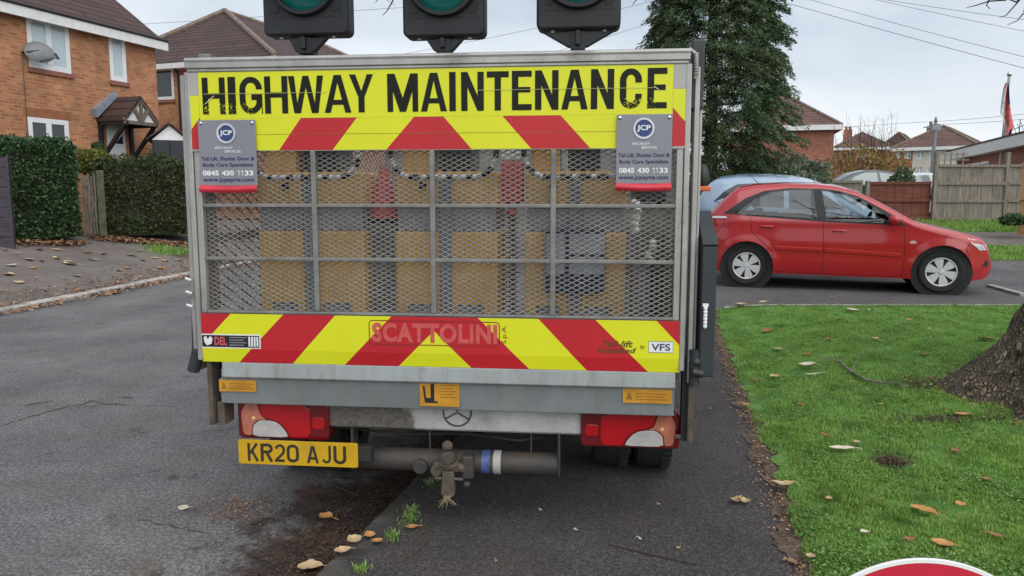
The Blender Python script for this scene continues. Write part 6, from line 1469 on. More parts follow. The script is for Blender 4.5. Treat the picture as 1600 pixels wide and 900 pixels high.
cb = at(1117, 300, 18.0); conifer((cb.x-.15, 18.0, gz(cb.x, 18)), 8.6, 1.85, 320000)

# big tree trunk at the right with limbs overhead
M['bark'] = mat('rough_bark', (0.12, 0.088, 0.062), 0.95, col2=(0.37, 0.285, 0.20), scale=14, stretch=(1, 1, .30), bump=1.0, bscale=16, detail=10)
grime(M['bark'], (0.10, 0.11, 0.045), 2.5, .55, .75, .6)
bt = M['bark'].node_tree; bb = bt.nodes['Principled BSDF']; nd_ = bt.nodes.new; lk_ = bt.links.new; csrc = bb.inputs['Base Color'].links[0].from_socket
btc = nd_('ShaderNodeTexCoord'); bmp = nd_('ShaderNodeMapping'); bmp.inputs['Scale'].default_value = (1, 1, .16); lk_(btc.outputs['Object'], bmp.inputs['Vector'])
bw_ = nd_('ShaderNodeTexNoise'); bw_.inputs['Scale'].default_value = 7; lk_(bmp.outputs['Vector'], bw_.inputs['Vector']); bad = nd_('ShaderNodeMixRGB'); bad.blend_type = 'LINEAR_LIGHT'; bad.inputs['Fac'].default_value = .10; lk_(bmp.outputs['Vector'], bad.inputs['Color1']); lk_(bw_.outputs['Color'], bad.inputs['Color2'])
bv = nd_('ShaderNodeTexVoronoi'); bv.feature = 'DISTANCE_TO_EDGE'; bv.inputs['Scale'].default_value = 30; lk_(bad.outputs['Color'], bv.inputs['Vector'])
br_ = nd_('ShaderNodeMapRange'); br_.inputs['From Min'].default_value = .02; br_.inputs['From Max'].default_value = .30; br_.inputs['To Min'].default_value = .42; br_.inputs['To Max'].default_value = 1.15; lk_(bv.outputs['Distance'], br_.inputs['Value'])
bx = nd_('ShaderNodeMixRGB'); bx.blend_type = 'MULTIPLY'; bx.inputs['Fac'].default_value = 1; lk_(csrc, bx.inputs['Color1']); lk_(br_.outputs['Result'], bx.inputs['Color2']); lk_(bx.outputs['Color'], bb.inputs['Base Color'])
bb2 = nd_('ShaderNodeBump'); bb2.inputs['Strength'].default_value = 1.0; bb2.inputs['Distance'].default_value = .05; lk_(br_.outputs['Result'], bb2.inputs['Height']); lk_([q for q in bt.nodes if q.type == 'BUMP'][0].outputs['Normal'], bb2.inputs['Normal']); lk_(bb2.outputs['Normal'], bb.inputs['Normal'])
_t = M['bark'].node_tree; _bp = [q for q in _t.nodes if q.type == 'BUMP'][0]; _bp.inputs['Distance'].default_value = .08
tb = hit(1465, 640); tx, ty = 4.47, 5.30; tz = gz(tx, ty)
tree = thing('street_tree', 'large rough barked tree with flaring roots at the right edge of the lawn', 'tree', (tx, ty, tz), 0)
def trunk_r(z, a):
    b = .56+.66*math.exp(-z/.50); but = 1+.10*math.exp(-z/.45)*(math.sin(a*5+.6)+.4*math.sin(a*9+1))
    return b*but*(1-.03*z)+.026*math.sin(a*17+z*3+2*math.sin(z*4))+.020*math.sin(a*37-z*4+1.5*math.sin(z*9))*(.5+.5*math.sin(z*13+a*5))+.010*math.sin(z*21+a*6)
nz_, na_ = 110, 260; vs = []
for i in range(nz_+1):
    z = -.06+5.2*(i/nz_)**1.8
    for j in range(na_): a = 2*math.pi*j/na_; r = trunk_r(max(0, z), a); vs.append((r*math.cos(a), r*math.sin(a), z))
k = MB(); k.add(vs, [(i*na_+j, i*na_+(j+1) % na_, (i+1)*na_+(j+1) % na_, (i+1)*na_+j) for i in range(nz_) for j in range(na_)])
k.build('trunk', M['bark'], tree, smooth=80)
n = 900; a_ = RNG.uniform(1.6, 5.2, n); r_a = np.array([trunk_r(0.02, q) for q in a_])+np.abs(RNG.normal(0, .11, n)); V, F = flakes(tx+r_a*np.cos(a_), ty+r_a*np.sin(a_), .005, .02, .02); V[:, 2] -= .01; fast('leaf_litter', V, F, M['litter'], kind='stuff')
k = MB(); tips = []
def limb(p, d, L_, r, depth):
    pts = [Vector(p)]; d = Vector(d).normalized()
    for i in range(5): d = (d+Vector((random.uniform(-.25, .25), random.uniform(-.25, .25), random.uniform(-.12, .16)))).normalized(); pts.append(pts[-1]+d*L_/5)
    k.tube(pts, [r*(1-.14*i) for i in range(6)], 7 if depth else 10)
    if depth < 3:
        for i in range(3): limb(pts[random.randint(2, 5)], d+Vector((random.uniform(-.9, .9), random.uniform(-.9, .9), random.uniform(-.3, .6))), L_*.62, r*.42, depth+1)
for a, e in ((10, .8), (70, .9), (140, .8), (200, 1.1), (260, 1.0), (320, .8)): limb((0, 0, 4.6), (math.cos(R(a)), math.sin(R(a)), e), 3.2, .20, 0)
k.tube([(0, 0, 4.9), (0, 0, 5.6)], [.42, .25], 12)
# the two low boughs whose twig ends hang into the picture
def bough(target_px, D, extra):
    o = Vector((tx, ty, tz)); tgt = [at(px, py, D)-o for px, py in target_px]
    return tgt
A_ = [Vector((-.2, 0, 4.4)), at(1500, -140, 6.2)-Vector((tx, ty, tz)), at(1000, -110, 6.6)-Vector((tx, ty, tz)), at(620, -70, 7.0)-Vector((tx, ty, tz))]
k.tube(A_, [.12, .08, .04, .018], 8)
def drop(b0, pts, D, r0=.010):
    o = Vector((tx, ty, tz)); P = [b0]+[at(px, py, D)-o for px, py in pts]; k.tube(P, [r0*(1-.75*i/(len(P)-1)) for i in range(len(P))], 5)
drop(A_[3], [(622, -20), (612, 5), (604, 18), (598, 24)], 7.0); drop(A_[3], [(600, -15), (592, -2), (586, 5)], 7.0, .008); drop(A_[3], [(604, 0), (618, 8)], 7.0, .006)
drop(A_[2], [(1010, -30), (1000, -8), (988, 8)], 6.6); drop(A_[2], [(1020, -20), (1008, 4)], 6.6, .006)
B1 = at(1625, -60, 5.6)-Vector((tx, ty, tz)); k.tube([Vector((-.1, .1, 4.3)), B1], [.06, .02], 7)
for pts in ([(1600, -8), (1586, 8), (1572, 24), (1562, 27)], [(1590, 4), (1574, -2), (1568, 0)], [(1610, 20), (1598, 22), (1590, 32), (1574, 39)], [(1600, 18), (1606, 30)], [(1572, 0), (1545, 2), (1523, 9), (1510, 12)], [(1545, 2), (1541, 8), (1547, 14)]): drop(B1 if pts[0][0] > 1595 else at(pts[0][0], pts[0][1]-6, 5.6)-Vector((tx, ty, tz)), pts, 5.6, .008)
k.build('limbs', M['twig'], tree, smooth=60)

# ------------------------------------------------------------------ cars
def interp(T_, x): return float(np.interp(x, [q[0] for q in T_], [q[1] for q in T_]))
UP = [(-.66, .60), (-.655, .80), (-.64, .96), (-.60, 1.03), (-.54, 1.085), (-.37, 1.262), (-.24, 1.385), (-.16, 1.432), (.06, 1.468), (.45, 1.489), (.9, 1.478), (1.17, 1.448), (1.43, 1.376), (1.70, 1.243), (1.97, 1.085), (2.16, .975), (2.26, .94), (2.48, .882), (2.80, .805), (3.0, .745), (3.08, .665), (3.13, .56), (3.165, .44)]
LO = [(-.66, .50), (-.63, .34), (-.58, .26), (-.40, .21), (2.9, .19), (3.05, .20), (3.13, .24), (3.165, .32)]
def car(name, label, F, paintm, UP=UP, LO=LO, wb=2.52, half=.835, detail=True, belt=.95, glass=None, roofk=.21, pale=False):
    t_ = thing(name, label, 'car', F.o, F.rz); XR, XF = UP[0][0], UP[-1][0]; wr = .29; ra = .372; xm = (XR+XF)/2
    def base(x): return half-.34*max(0, (abs(x-xm)-(XF-XR)/2+.62)/.62)**2.6
    GL0 = [[(-.17, 1.055), (.07, 1.262), (.28, 1.365), (.56, 1.405), (.86, 1.402), (.93, 1.0), (.07, 1.045)], [(.97, 1.398), (1.17, 1.375), (1.44, 1.295), (1.70, 1.135), (1.86, 1.01), (1.90, .945), (1.05, .975)]]
    def inpoly(x, z, P):
        c = False
        for i in range(len(P)):
            a, b = P[i], P[i-1]
            if (a[1] > z) != (b[1] > z) and x < (b[0]-a[0])*(z-a[1])/(b[1]-a[1])+a[0]: c = not c
        return c
    def Y(x, z):
        u = interp(UP, x); y = base(x)
        y -= .045*max(0, (.42-z)/.25)**1.5; y += .012*math.exp(-((z-.66)/.12)**2)
        if z > belt: y -= roofk*((z-belt)/.50)**1.15
        d = u-z
        if d < .075: y -= .055*(1-max(0, d)/.075)**2
        for cx in (0, wb):
            r = math.hypot(x-cx, z-.29)
            if ra-.02 < r < ra+.10: y += .016*(1-(r-ra)/.10)
        return max(.05, y)
    xs = sorted(set([round(q, 4) for q in np.linspace(XR, XF, 250 if glass is None else 118)]+[XR+.004, XR+.012, XR+.03, XF-.004, XF-.012, XF-.03])); nzv = 64 if glass is None else 34
    vs = []; keep = {}
    for i, x in enumerate(xs):
        lo, up = interp(LO, x), interp(UP, x)
        for j in range(nzv+1):
            t = j/nzv; t = 1-(1-t)**1.15; z = lo+(up-lo)*t; xx = x
            for cx in (0, wb):
                dx, dz = x-cx, z-.29; r = math.hypot(dx, dz)
                if r < ra and r > ra-.045: s = ra/max(r, 1e-5); xx = cx+dx*s; z = .29+dz*s
            vs.append((xx, -Y(xx, z), z))
    n = nzv+1; fs = []; fm = []
    inside = lambda v: any(math.hypot(v[0]-cx, v[2]-.29) < ra-.012 for cx in (0, wb))
    for i in range(len(xs)-1):
        for j in range(nzv):
            q = (i*n+j, (i+1)*n+j, (i+1)*n+j+1, i*n+j+1)
            if any(inside(vs[a]) for a in q): continue
            if glass is None and vs[q[2]][2] > .9:
                hit_ = [any(inpoly(vs[a][0], vs[a][2], P) for P in GL0) for a in q]
                if all(hit_): continue
                fs.append(q); fm.append(1 if any(hit_) else 0); continue
            fs.append(q); fm.append(0)
    k = MB(); k.add(vs, fs); nv = len(vs); k.add([(x, -y, z) for x, y, z in vs], [tuple(reversed(f)) for f in fs]); k.m = fm+fm
    nt_ = 14; tv = []
    for i, x in enumerate(xs):
        vt = vs[i*n+nzv]
        for j in range(nt_+1): s = -1+2*j/nt_; tv.append((x, vt[1]*-s*-1 if False else -vt[1]*s, vt[2]+.030*(1-s*s)*min(1, -vt[1]/.4)))
    k.add(tv, [(i*(nt_+1)+j, (i+1)*(nt_+1)+j, (i+1)*(nt_+1)+j+1, i*(nt_+1)+j+1) for i in range(len(xs)-1) for j in range(nt_) if not (glass is None and (1.34 < xs[i] and xs[i+1] < 2.14 or -.52 < xs[i] and xs[i+1] < -.25) and 1 <= j < nt_-1)])
    for e in (0, len(xs)-1):
        L1 = [vs[e*n+j] for j in range(n)]; k.add(L1+[(p[0], -p[1], p[2]) for p in reversed(L1)], [tuple(range(2*n))])
    bm_ = k; body = k.build('body', [paintm, M['car_trim']], t_, fixn=False, smooth=35); 
    bm = bmesh.new(); bm.from_mesh(body.data); bmesh.ops.remove_doubles(bm, verts=bm.verts, dist=.0008); bmesh.ops.recalc_face_normals(bm, faces=bm.faces); bm.to_mesh(body.data); bm.free(); body.data.polygons.foreach_set('use_smooth', [True]*len(body.data.polygons)); body.data.set_sharp_from_angle(angle=R(38))
    k = MB(); k.box2((XR+.25, -half+.12, .20), (XF-.25, half-.12, .42))
    for cx in (0, wb): k.cyl((cx, -half+.07, .30), (cx, half-.07, .30), ra+.01, n=28)
    k.build('underbody', M['car_trim'], t_)
    def side(name, poly, m, off, parent=t_, both=True, sub=.06, holes=None):
        pts = []
        for a in range(len(poly)):
            p, q = poly[a], poly[(a+1) % len(poly)]; nn_ = max(1, int(math.hypot(q[0]-p[0], q[1]-p[1])/sub))
            pts += [(p[0]+(q[0]-p[0])*i/nn_, p[1]+(q[1]-p[1])*i/nn_) for i in range(nn_)]
        obs = []
        for s in ((-1, 1) if both else (-1,)):
            k = MB(); k.poly([pts]+(holes or []), 0, 0); bm = bmesh.new(); vv = [bm.verts.new((v[0], v[2], 0)) for v in k.v]
            for f in k.f: bm.faces.new([vv[i] for i in f])
            bmesh.ops.subdivide_edges(bm, edges=[e for e in bm.edges if e.calc_length() > .12], cuts=2, use_grid_fill=True); bmesh.ops.triangulate(bm, faces=bm.faces)
            K = MB(); bm.verts.ensure_lookup_table(); bm.verts.index_update()
            V0 = [(v.co.x, s*(Y(v.co.x, v.co.y)+off), v.co.y) for v in bm.verts]; F0 = [tuple(v.index for v in f.verts) for f in bm.faces]; bm.free()
            K.add(V0, F0 if s < 0 else [tuple(reversed(f)) for f in F0]); obs.append(K.build(name, m, parent, fixn=False, smooth=60))
        return obs
    def ribbon(pts, wd, off, K, sides=(-1, 1)):
        for a in range(len(pts)-1):
            p, q = pts[a], pts[a+1]; nn_ = max(1, int(math.hypot(q[0]-p[0], q[1]-p[1])/.05)); dx, dz = q[0]-p[0], q[1]-p[1]; l = math.hypot(dx, dz); nx, nz = -dz/l*wd/2, dx/l*wd/2
            for s in sides:
                v = []
                for i in range(nn_+1):
                    x, z = p[0]+dx*i/nn_, p[1]+dz*i/nn_
                    for g in (-1, 1): xx, zz = x+g*nx, z+g*nz; v.append((xx, s*(Y(xx, zz)+off), zz))
                K.add(v, [(2*i, 2*i+2, 2*i+3, 2*i+1) if s < 0 else (2*i, 2*i+1, 2*i+3, 2*i+2) for i in range(nn_)])
    gl = glass or [[(-.17, 1.055), (.07, 1.262), (.28, 1.365), (.56, 1.405), (.86, 1.402), (.93, 1.0), (.07, 1.045)], [(.97, 1.398), (1.17, 1.375), (1.44, 1.295), (1.70, 1.135), (1.86, 1.01), (1.90, .945), (1.05, .975)]]
    sur = [(-.36, 1.05), (-.06, 1.275), (.20, 1.385), (.56, 1.425), (1.0, 1.415), (1.20, 1.388), (1.46, 1.307), (1.76, 1.135), (1.94, 1.02), (2.06, .918), (1.05, .955), (.05, 1.025)] if glass is None else None
    if sur:
        side('window_surround', sur, M['car_trim'], .003, holes=[[(x+(xm_-x)*.02, z+(zm_-z)*.03) for x, z in g] for g in gl for xm_, zm_ in [(sum(p[0] for p in g)/len(g), sum(p[1] for p in g)/len(g))]])
    for g in gl: side('side_window', g, M['clear_glass'] if glass is None else M['pale_glass'] if pale else M['car_glass'], .0075)
    # front and rear screens lie on the top surface
    def screen(name, xa, xb, fr, m, off):
        K = MB(); vv = []; na, nb = 12, 14
        for i in range(na+1):
            x = xa+(xb-xa)*i/na; y0 = Y(x, interp(UP, x))*fr; z0 = interp(UP, x); sl = (interp(UP, x+.01)-interp(UP, x-.01))/.02; nl = math.hypot(1, sl)
            for j in range(nb+1): s = -1+2*j/nb; sy = s*fr; vv.append((x-sl/nl*off, y0*s, z0+.03*(1-sy*sy)+off/nl))
        K.add(vv, [(i*(nb+1)+j, (i+1)*(nb+1)+j, (i+1)*(nb+1)+j+1, i*(nb+1)+j+1) for i in range(na) for j in range(nb)]); K.build(name, m, t_, fixn=False, smooth=60)
    xw0 = min(q[0] for q in UP if q[1] > interp(UP, xm)-.04 and q[0] > xm) if False else None
    ws0, ws1 = (1.32, 2.16) if glass is None else glass_ws
    screen('windscreen', ws0, ws1, .93, M['clear_glass'] if glass is None else M['car_glass'], .004)
    rs0, rs1 = (-.53, -.24) if glass is None else glass_rs
    screen('rear_window', rs0, rs1, .90 if glass is None else .72, M['clear_glass'] if glass is None else M['car_glass'], .004)
    if glass is None:
        for sx_, sw_, nm in ((1.05, .23, 'front_seat'), (.22, .60, 'rear_seat')):
            for s in ((-1, 1) if sw_ < .5 else (0,)):
                K = MB(); yc = s*.36; K.box2((sx_, yc-sw_, .40), (sx_+.48, yc+sw_, .58)); K.prism([(sx_-.02, .52), (sx_+.12, .52), (sx_-.08, 1.12), (sx_-.18, 1.12)], yc-sw_, yc+sw_)
                for hy in ((0,) if s else (-.36, .36)): K.box2((sx_-.19, yc+hy-.11, 1.14), (sx_-.11, yc+hy+.11, 1.30))
                K.build(nm, M['seat'], t_, bevel=.025)
        K = MB(); K.box2((1.72, -.66, .62), (2.1, .66, .93)); K.build('dashboard', M['car_trim'], t_, bevel=.04)
        K = MB(); K.lathe([(.17, -.014), (.185, 0), (.17, .014), (.155, 0), (.17, -.014)], (0, 0, 0), 'X', 24); K.xf(Matrix.Translation((1.60, -.36, .93)) @ Matrix.Rotation(R(20), 4, 'Y')); K.build('steering_wheel', M['car_trim'], t_, smooth=60)
    # wheels
    for cx in (0, wb):
        for s in (-1, 1):
            o = wheel(cx, s*(half-.125), .30, .29, .185, t_, .19)
            k = MB(); k.lathe([(.196, -.085), (.188, -.092), (.180, -.080), (.172, -.03), (.05, -.02), (0, -.02)], (0, 0, 0), 'X', 36)
            if s > 0: k.v = [(-a, b, c) for a, b, c in k.v]
            o.rotation_euler = (0, 0, R(90))                       # the wheel helper spins about x: turn it to the car's side
            sd = 1
            k = MB(); h_ = -.088 if s < 0 else .088; g = 1 if s < 0 else -1
            k.lathe([(.198, h_+.004*g), (.190, h_-.004*g), (.182, h_+.006*g), (.176, h_+.06*g), (0, h_+.065*g)], (0, 0, 0), 'X', 40, 1)
            k.lathe([(.198, h_+.004*g), (.190, h_-.005*g), (.178, h_+.004*g)], (0, 0, 0), 'X', 40, 0)
            for i in range(6):
                a0 = 2*math.pi*i/6+.3; P = []
                for rr_, hw in ((.035, .024), (.09, .040), (.14, .055), (.180, .058)): P.append((rr_, hw))
                L_ = [(rr_, -hw) for rr_, hw in P]+[(rr_, hw) for rr_, hw in reversed(P)]
                ca, sa = math.cos(a0), math.sin(a0); q = [(h_+.008*g, r_*ca-w_*sa, r_*sa+w_*ca) for r_, w_ in L_]; q2 = [(h_+.03*g, b, c) for a, b, c in q]; nn_ = len(q)
                k.add(q+q2, [tuple(range(nn_)), tuple(range(2*nn_-1, nn_-1, -1))]+[(i_, i_+nn_, (i_+1) % nn_+nn_, (i_+1) % nn_) for i_ in range(nn_)], 0)
            k.lathe([(.038, h_+.012*g), (.036, h_+.001*g), (.0, h_-.002*g)], (0, 0, 0), 'X', 20, 0)
            k.build('rim', [M['alloy'], M['car_trim']], o, bevel=.004, smooth=40)
    if not detail: return t_
    for r_ in ([(.03, 1.03), (.06, .80), (.16, .70), (.355, .52)], [(.36, .50), (.35, .25)], [(1.00, 1.0), (1.035, .60), (1.03, .22)], [(2.03, .93), (2.06, .55), (2.04, .22)], [(.35, .235), (2.05, .215)], [(2.84, .745), (2.80, .62), (2.84, .50)], [(-.42, .70), (-.42, .52)]): 
        for sd_ in (-1, 1): K = MB(); ribbon(r_, .008, .0025, K, (sd_,)); K.build('door_seam', M['seam'], t_, fixn=False)
    for z0, xa, xb in ((.873, .17, .345), (.83, 1.13, 1.31)):
        for s in (-1, 1):
            y = s*(Y((xa+xb)/2, z0)+.012); k = MB(); k.tube([(xa, y-s*.012, z0), (xa+.03, y+s*.008, z0+.006), (xb-.03, y+s*.008, z0+.006), (xb, y-s*.012, z0)], [.012, .014, .014, .012], 8); k.build('door_handle', paintm, t_, smooth=60)
    for pts in ([(.385, .578), (1.02, .563)], [(1.05, .562), (2.02, .515)]):
        for s in (-1, 1):
            k = MB(); a, b = pts; v = []
            for i in range(13):
                x = a[0]+(b[0]-a[0])*i/12; z = a[1]+(b[1]-a[1])*i/12; y = Y(x, z)
                for dz, dy in ((-.030, 0), (-.022, .014), (.018, .016), (.028, 0)): v.append((x, s*(y+dy), z+dz))
            k.add(v, [(i*4+j, i*4+4+j, i*4+5+j, i*4+1+j) for i in range(12) for j in range(3)]+[(0, 1, 2, 3), (48, 49, 50, 51)]); k.build('side_moulding', paintm, t_, smooth=30)
    side('tail_light', [(-.615, .80), (-.60, .99), (-.53, 1.02), (-.27, 1.02), (-.36, .90), (-.45, .77), (-.56, .735)], M['lens_red'], .006)
    side('tail_light_band', [(-.55, .95), (-.50, .985), (-.29, .992), (-.31, 1.017), (-.52, 1.015), (-.575, .96)], M['white'], .009)
    side('headlight', [(2.80, .765), (2.97, .735), (3.06, .66), (3.10, .60), (2.97, .60), (2.86, .69)], M['headlamp'], .006)
    side('indicator', [(2.105, .685), (2.15, .672), (2.195, .685), (2.19, .71), (2.15, .722), (2.11, .71)], mat('pink_white_repeater', (.60, .36, .32), .3), .006)
    for s in (-1, 1):
        y = s*(half-.02); k = MB(); k.sphere((1.90, y+s*.10, 1.0), (.075, .10, .075), 16, 10); k.cyl((1.96, y-s*.05, .965), (1.91, y+s*.06, .985), .025); k.build('door_mirror', paintm, t_, smooth=60)
    k = MB(); k.tube([(.10, 0, 1.49), (-.10, 0, 1.68)], [.006, .003], 6); k.build('aerial', M['black'], t_)
    side('fog_light_recess', [(3.03, .38), (3.10, .37), (3.12, .44), (3.06, .46)], M['car_trim'], .005)
    k = MB(); k.box2((-.672, -.26, .62), (-.664, .26, .73)); k.build('number_plate', M['plate'], t_); MB().box2((3.165, -.26, .36), (3.172, .26, .46)).build('number_plate', M['white'], t_)
    return t_
ca = Vector((3.42, 11.17, .0)); cbv = Vector((5.80, 10.305, 0)); ang = math.atan2(cbv.y-ca.y, cbv.x-ca.x)
nrm = Vector((-math.sin(ang), math.cos(ang), 0)); o_ = ca+nrm*.80; 
RC = Frame((o_.x, o_.y, gz(o_.x, o_.y)+.006), ang)
# the car stands on sloping ground: its four tyres set the tilt
red = car('red_hatchback', 'red five door hatchback parked side on across the driveway', RC, M['car_red'])
def settle(ob, wb, tr):
    o = ob.location; ca_, sa_ = math.cos(ob.rotation_euler.z), math.sin(ob.rotation_euler.z)
    P = lambda x, y: gz(o.x+x*ca_-y*sa_, o.y+x*sa_+y*ca_)
    r, f_ = (P(0, tr)+P(0, -tr))/2, (P(wb, tr)+P(wb, -tr))/2; l_, rt = (P(0, tr)+P(wb, tr))/2, (P(0, -tr)+P(wb, -tr))/2
    ob.rotation_euler = (math.atan2(l_-rt, 2*tr), -math.atan2(f_-r, wb), ob.rotation_euler.z); ob.location.z = (r+f_)/2-(f_-r)/2+.024
settle(red, 2.52, .71)
bo = o_+nrm*2.3+Vector((-.42, .25, 0)); BF = Frame((bo.x, bo.y, gz(bo.x, bo.y)+.006), ang)
UPB = [(-.62, .60), (-.61, .9), (-.57, 1.06), (-.46, 1.26), (-.34, 1.42), (-.22, 1.49), (.1, 1.535), (.6, 1.55), (1.0, 1.53), (1.3, 1.47), (1.6, 1.36), (1.9, 1.21), (2.2, 1.04), (2.5, .96), (2.9, .85), (3.08, .76), (3.16, .6), (3.2, .44)]
LOB = [(-.62, .50), (-.55, .28), (-.40, .21), (2.9, .19), (3.08, .21), (3.2, .32)]
glass_ws = (1.38, 2.18); glass_rs = (-.50, -.33)
blue = car('blue_hatchback', 'pale blue car parked behind the red hatchback', BF, M['car_blue'], UP=UPB, LO=LOB, detail=False, belt=1.0,
    glass=[[(-.22, 1.12), (-.05, 1.30), (.15, 1.42), (.55, 1.455), (.92, 1.45), (.96, 1.06), (.05, 1.08)], [(1.0, 1.445), (1.25, 1.40), (1.6, 1.27), (1.95, 1.06), (1.05, 1.04)]])
blue.rotation_euler.z += R(-3); settle(blue, 2.52, .71)
x_ = Vector((.12, -.02, 1.55))
k = MB(); k.tube([(-.30, 0, 1.52), (-.55, 0, 1.72)], [.006, .003], 6); k.build('aerial', M['black'], blue)
UPS = [(-.9, .62), (-.89, .85), (-.82, .98), (-.6, 1.02), (-.35, 1.06), (-.1, 1.2), (.2, 1.36), (.6, 1.45), (1.0, 1.46), (1.4, 1.40), (1.8, 1.22), (2.2, 1.02), (2.45, .95), (2.9, .86), (3.25, .72), (3.35, .55), (3.38, .45)]
LOS = [(-.9, .5), (-.8, .28), (-.5, .21), (3.1, .19), (3.3, .24), (3.38, .33)]
glass_ws = (1.5, 2.2); glass_rs = (-.3, .1)
GL = [[(.02, 1.05), (.22, 1.25), (.55, 1.38), (.92, 1.385), (.95, 1.0), (.1, .99)], [(1.0, 1.385), (1.35, 1.33), (1.7, 1.18), (2.0, 1.0), (1.05, .98)]]
def farcar(name, label, px, D, m, a_):
    p = at(px, 300, D); F = Frame((p.x, D, gz(p.x, D)), a_); return car(name, label, F, m, UP=UPS, LO=LOS, wb=2.6, detail=False, belt=.97, glass=GL, pale=True)
farcar('green_saloon', 'dark green saloon parked beyond the low grey fence', 1312, 26.0, M['car_green'], R(-6))
farcar('white_saloon', 'white car parked beyond the low red fence, behind the green saloon', 1398, 29.0, M['car_white'], R(-6))

# ------------------------------------------------------------------ pole, flag, wires, road sign
p = at(1457, 260, 52); ut = thing('utility_pole', 'slim grey utility pole with short crossarm in front of the half rendered house', 'pole', (p.x, 52, .9), 0)
z1 = at(1458, 186, 52).z-.9
MB().tube([(0, 0, 0), (.03, 0, z1)], [.16, .10], 10).build('pole', M['grey_metal'], ut, smooth=60)
k = MB(); k.bar((-.75, 0, z1-.55), (.35, 0, z1-.50), .08, .08); k.box2((-.25, -.15, z1-.75), (.30, .15, z1-.35)); k.cyl((.0, 0, z1-.2), (.02, 0, z1+.15), .05); k.build('crossarm', M['lead'], ut)
def pp(px, py, D): return at(px, py, D)
fl0, fl1 = pp(1564, 246, 26.6), pp(1577, 119, 26.0)
fg = thing('flagpole', 'leaning white flagpole fixed to the flat roofed building', 'flagpole', fl0, 0)
M['pole_white'] = mat('white_flagpole', (.62, .62, .62), .4)
k = MB(); k.tube([(0, 0, -.3), fl1-fl0], [.055, .045], 10); k.build('pole', M['pole_white'], fg, smooth=60); k = MB(); k.sphere((fl1-fl0)+Vector((0, 0, .06)), .08, 12, 8); k.build('finial', M['chrome'], fg, smooth=60)
# furled flag hanging along the pole
F0 = thing('flag', 'red white and blue flag hanging limp from the leaning flagpole', 'flag', pp(1574, 132, 25.9), 0)
o = F0.location; nu, nv_ = 10, 16; edge = [((1571, 129), (1576, 129)), ((1567, 140), (1577, 142)), ((1564, 160), (1578, 160)), ((1563, 175), (1580, 178)), ((1565, 182), (1583, 190)), ((1569, 192), (1584, 199)), ((1568, 205), (1581, 205)), ((1569, 217), (1578, 218))]
vs = []; 
for i in range(nv_+1):
    t = i/nv_*(len(edge)-1); a = int(min(t, len(edge)-2)); fr = t-a
    L0 = Vector(edge[a][0]).lerp(Vector(edge[a+1][0]), fr); R0 = Vector(edge[a][1]).lerp(Vector(edge[a+1][1]), fr)
    for j in range(nu+1): s = j/nu; q = pp(L0.x+(R0.x-L0.x)*s, L0.y+(R0.y-L0.y)*s, 25.75+.13*math.sin(s*9+i*.5)); vs.append(q-o)
k = MB(); fcs = [(i*(nu+1)+j, i*(nu+1)+j+1, (i+1)*(nu+1)+j+1, (i+1)*(nu+1)+j) for i in range(nv_) for j in range(nu)]
k.add(vs, fcs); k.m = []
for i in range(nv_):
    for j in range(nu): k.m.append(1 if (i < 8 and j < 5) else (2 if (i < 5 and j > 7) or (i > 12 and j > 6) else 0 if j > 2 else 1))
k.build('cloth', [mat('flag_red', (.66, .16, .15), .8), mat('flag_white', (.62, .60, .60), .8), mat('flag_blue', (.03, .05, .22), .8)], F0, smooth=70)
tv = at(1592, 215, 27.5); ta = thing('tv_aerial', 'small dark rooftop aerial on the flat roofed building', 'aerial', tv, 0)
k = MB(); k.tube([(0, 0, -.25), (0, 0, .62)], .014, 5); k.tube([(-.35, 0, .22), (.35, .1, .5)], .012, 5)
for i in range(5): c_ = Vector((-.3+.14*i, .02*i, .24+.056*i)); k.tube([c_-Vector((.05, 0, -.13)), c_+Vector((.05, 0, -.13))], .010, 4)
k.build('rods', M['black'], ta)
def wire(name_px, label, r=.012):
    r *= .6
    P = [at(*q) for q in name_px]; n = 24; pts = []
    for i in range(n+1):
        t = i/n; pts.append(P[0].lerp(P[-1], t))
    if len(P) == 3:
        mid = P[1]; pts = [P[0]*(1-t)*(1-2*t)+mid*4*t*(1-t)+P[2]*t*(2*t-1) for t in [i/n for i in range(n+1)]]
    tag(MB().tube(pts, r, 5).build('overhead_wire', M['wire']), label, 'overhead wire', 'overhead wires against the sky')
wire([(1130, -24, 30), (1420, 58, 27), (1760, 148, 24)], 'overhead wire crossing the right sky, lowest of the four slanting lines', .014)
wire([(1130, -40, 30), (1420, 42, 27), (1760, 128, 24)], 'overhead wire crossing the right sky, second lowest slanting line', .012)
wire([(1180, -44, 32), (1480, 24, 28), (1760, 78, 24)], 'overhead wire crossing the right sky, third slanting line from below', .012)
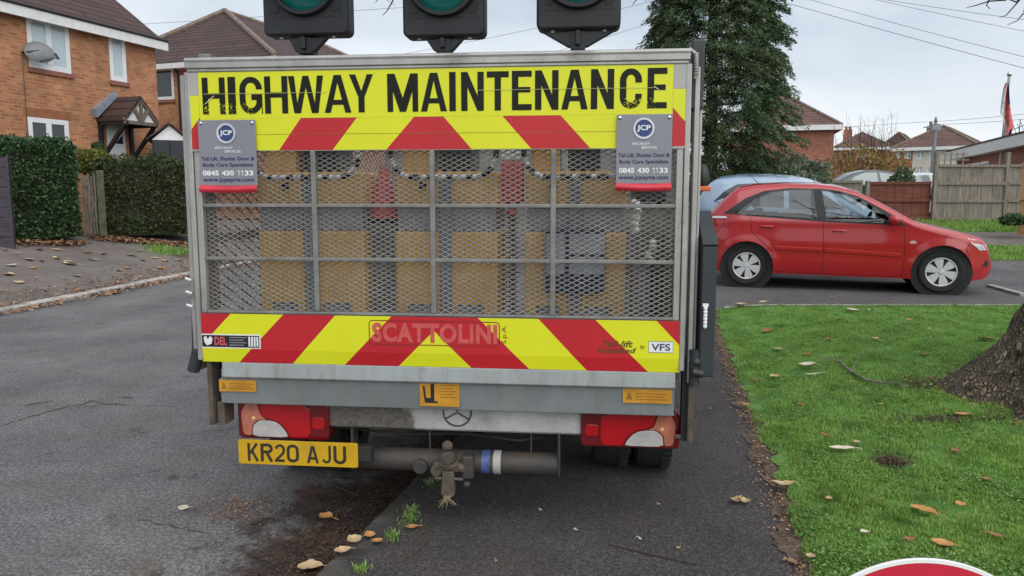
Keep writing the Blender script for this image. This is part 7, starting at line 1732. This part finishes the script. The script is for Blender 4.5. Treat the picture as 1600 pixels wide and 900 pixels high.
wire([(1300, -14, 32), (1500, 17, 28), (1760, 50, 24)], 'topmost overhead wire slanting above the flagpole', .012)
wire([(1457, 190, 52), (1540, 184, 45), (1700, 168, 36)], 'overhead wire running right from the utility pole towards the flag', .018)
wire([(1457, 194, 52), (1540, 191, 45), (1700, 176, 36)], 'second overhead wire running right from the utility pole, just under the first', .018)
wire([(1457, 190, 52), (1390, 194, 54), (1240, 205, 60)], 'overhead wire running left from the utility pole over the golden shrub', .018)
wire([(150, 41, 40), (300, 33, 40), (700, 7, 40)], 'overhead wire behind the left and middle traffic lights', .015)
wire([(560, 96, 40), (800, 52, 40), (1060, -8, 40)], 'overhead wire rising to the right behind the middle traffic light', .015)
wire([(800, 96, 44), (920, 66, 44), (1100, 8, 44)], 'overhead wire rising to the right behind the right traffic light', .015)
sg = at(1442, 1098, 1.48); rr_ = .302
st_ = thing('road_sign', 'round red road sign with white rim standing low at the bottom right corner', 'road sign', (sg.x, sg.y, gz(sg.x, sg.y)), R(-2))
zc = sg.z-gz(sg.x, sg.y)
tl = Matrix.Translation((0, 0, zc)) @ Matrix.Rotation(R(-6), 4, 'X')
MB().lathe([(0, -.004), (rr_-.009, -.004)], (0, 0, 0), 'Y', 96).xf(tl).build('face', mat('sign_red', (.55, .012, .045), .35, var=.03), st_, smooth=40)
MB().lathe([(rr_-.0088, -.004), (rr_-.0015, -.004), (rr_, -.002), (rr_, .002)], (0, 0, 0), 'Y', 96).xf(tl).build('rim', M['white'], st_, smooth=40)
MB().lathe([(0, .005), (rr_-.001, .005), (rr_-.001, .0)], (0, 0, 0), 'Y', 96).xf(tl).build('back', M['grey_metal'], st_, smooth=40)
k = MB()
for s in (-1, 1): k.tube([(s*.20, .03, zc+.05), (s*.24, .03, .02), (s*.24, -.25, .015)], .012, 8); k.tube([(s*.20, .03, zc), (s*.22, .40, .015)], .012, 8)
k.tube([(-.22, .03, zc-.1), (.22, .03, zc-.1)], .012, 8); k.build('stand', M['dark_metal'], st_, smooth=60)
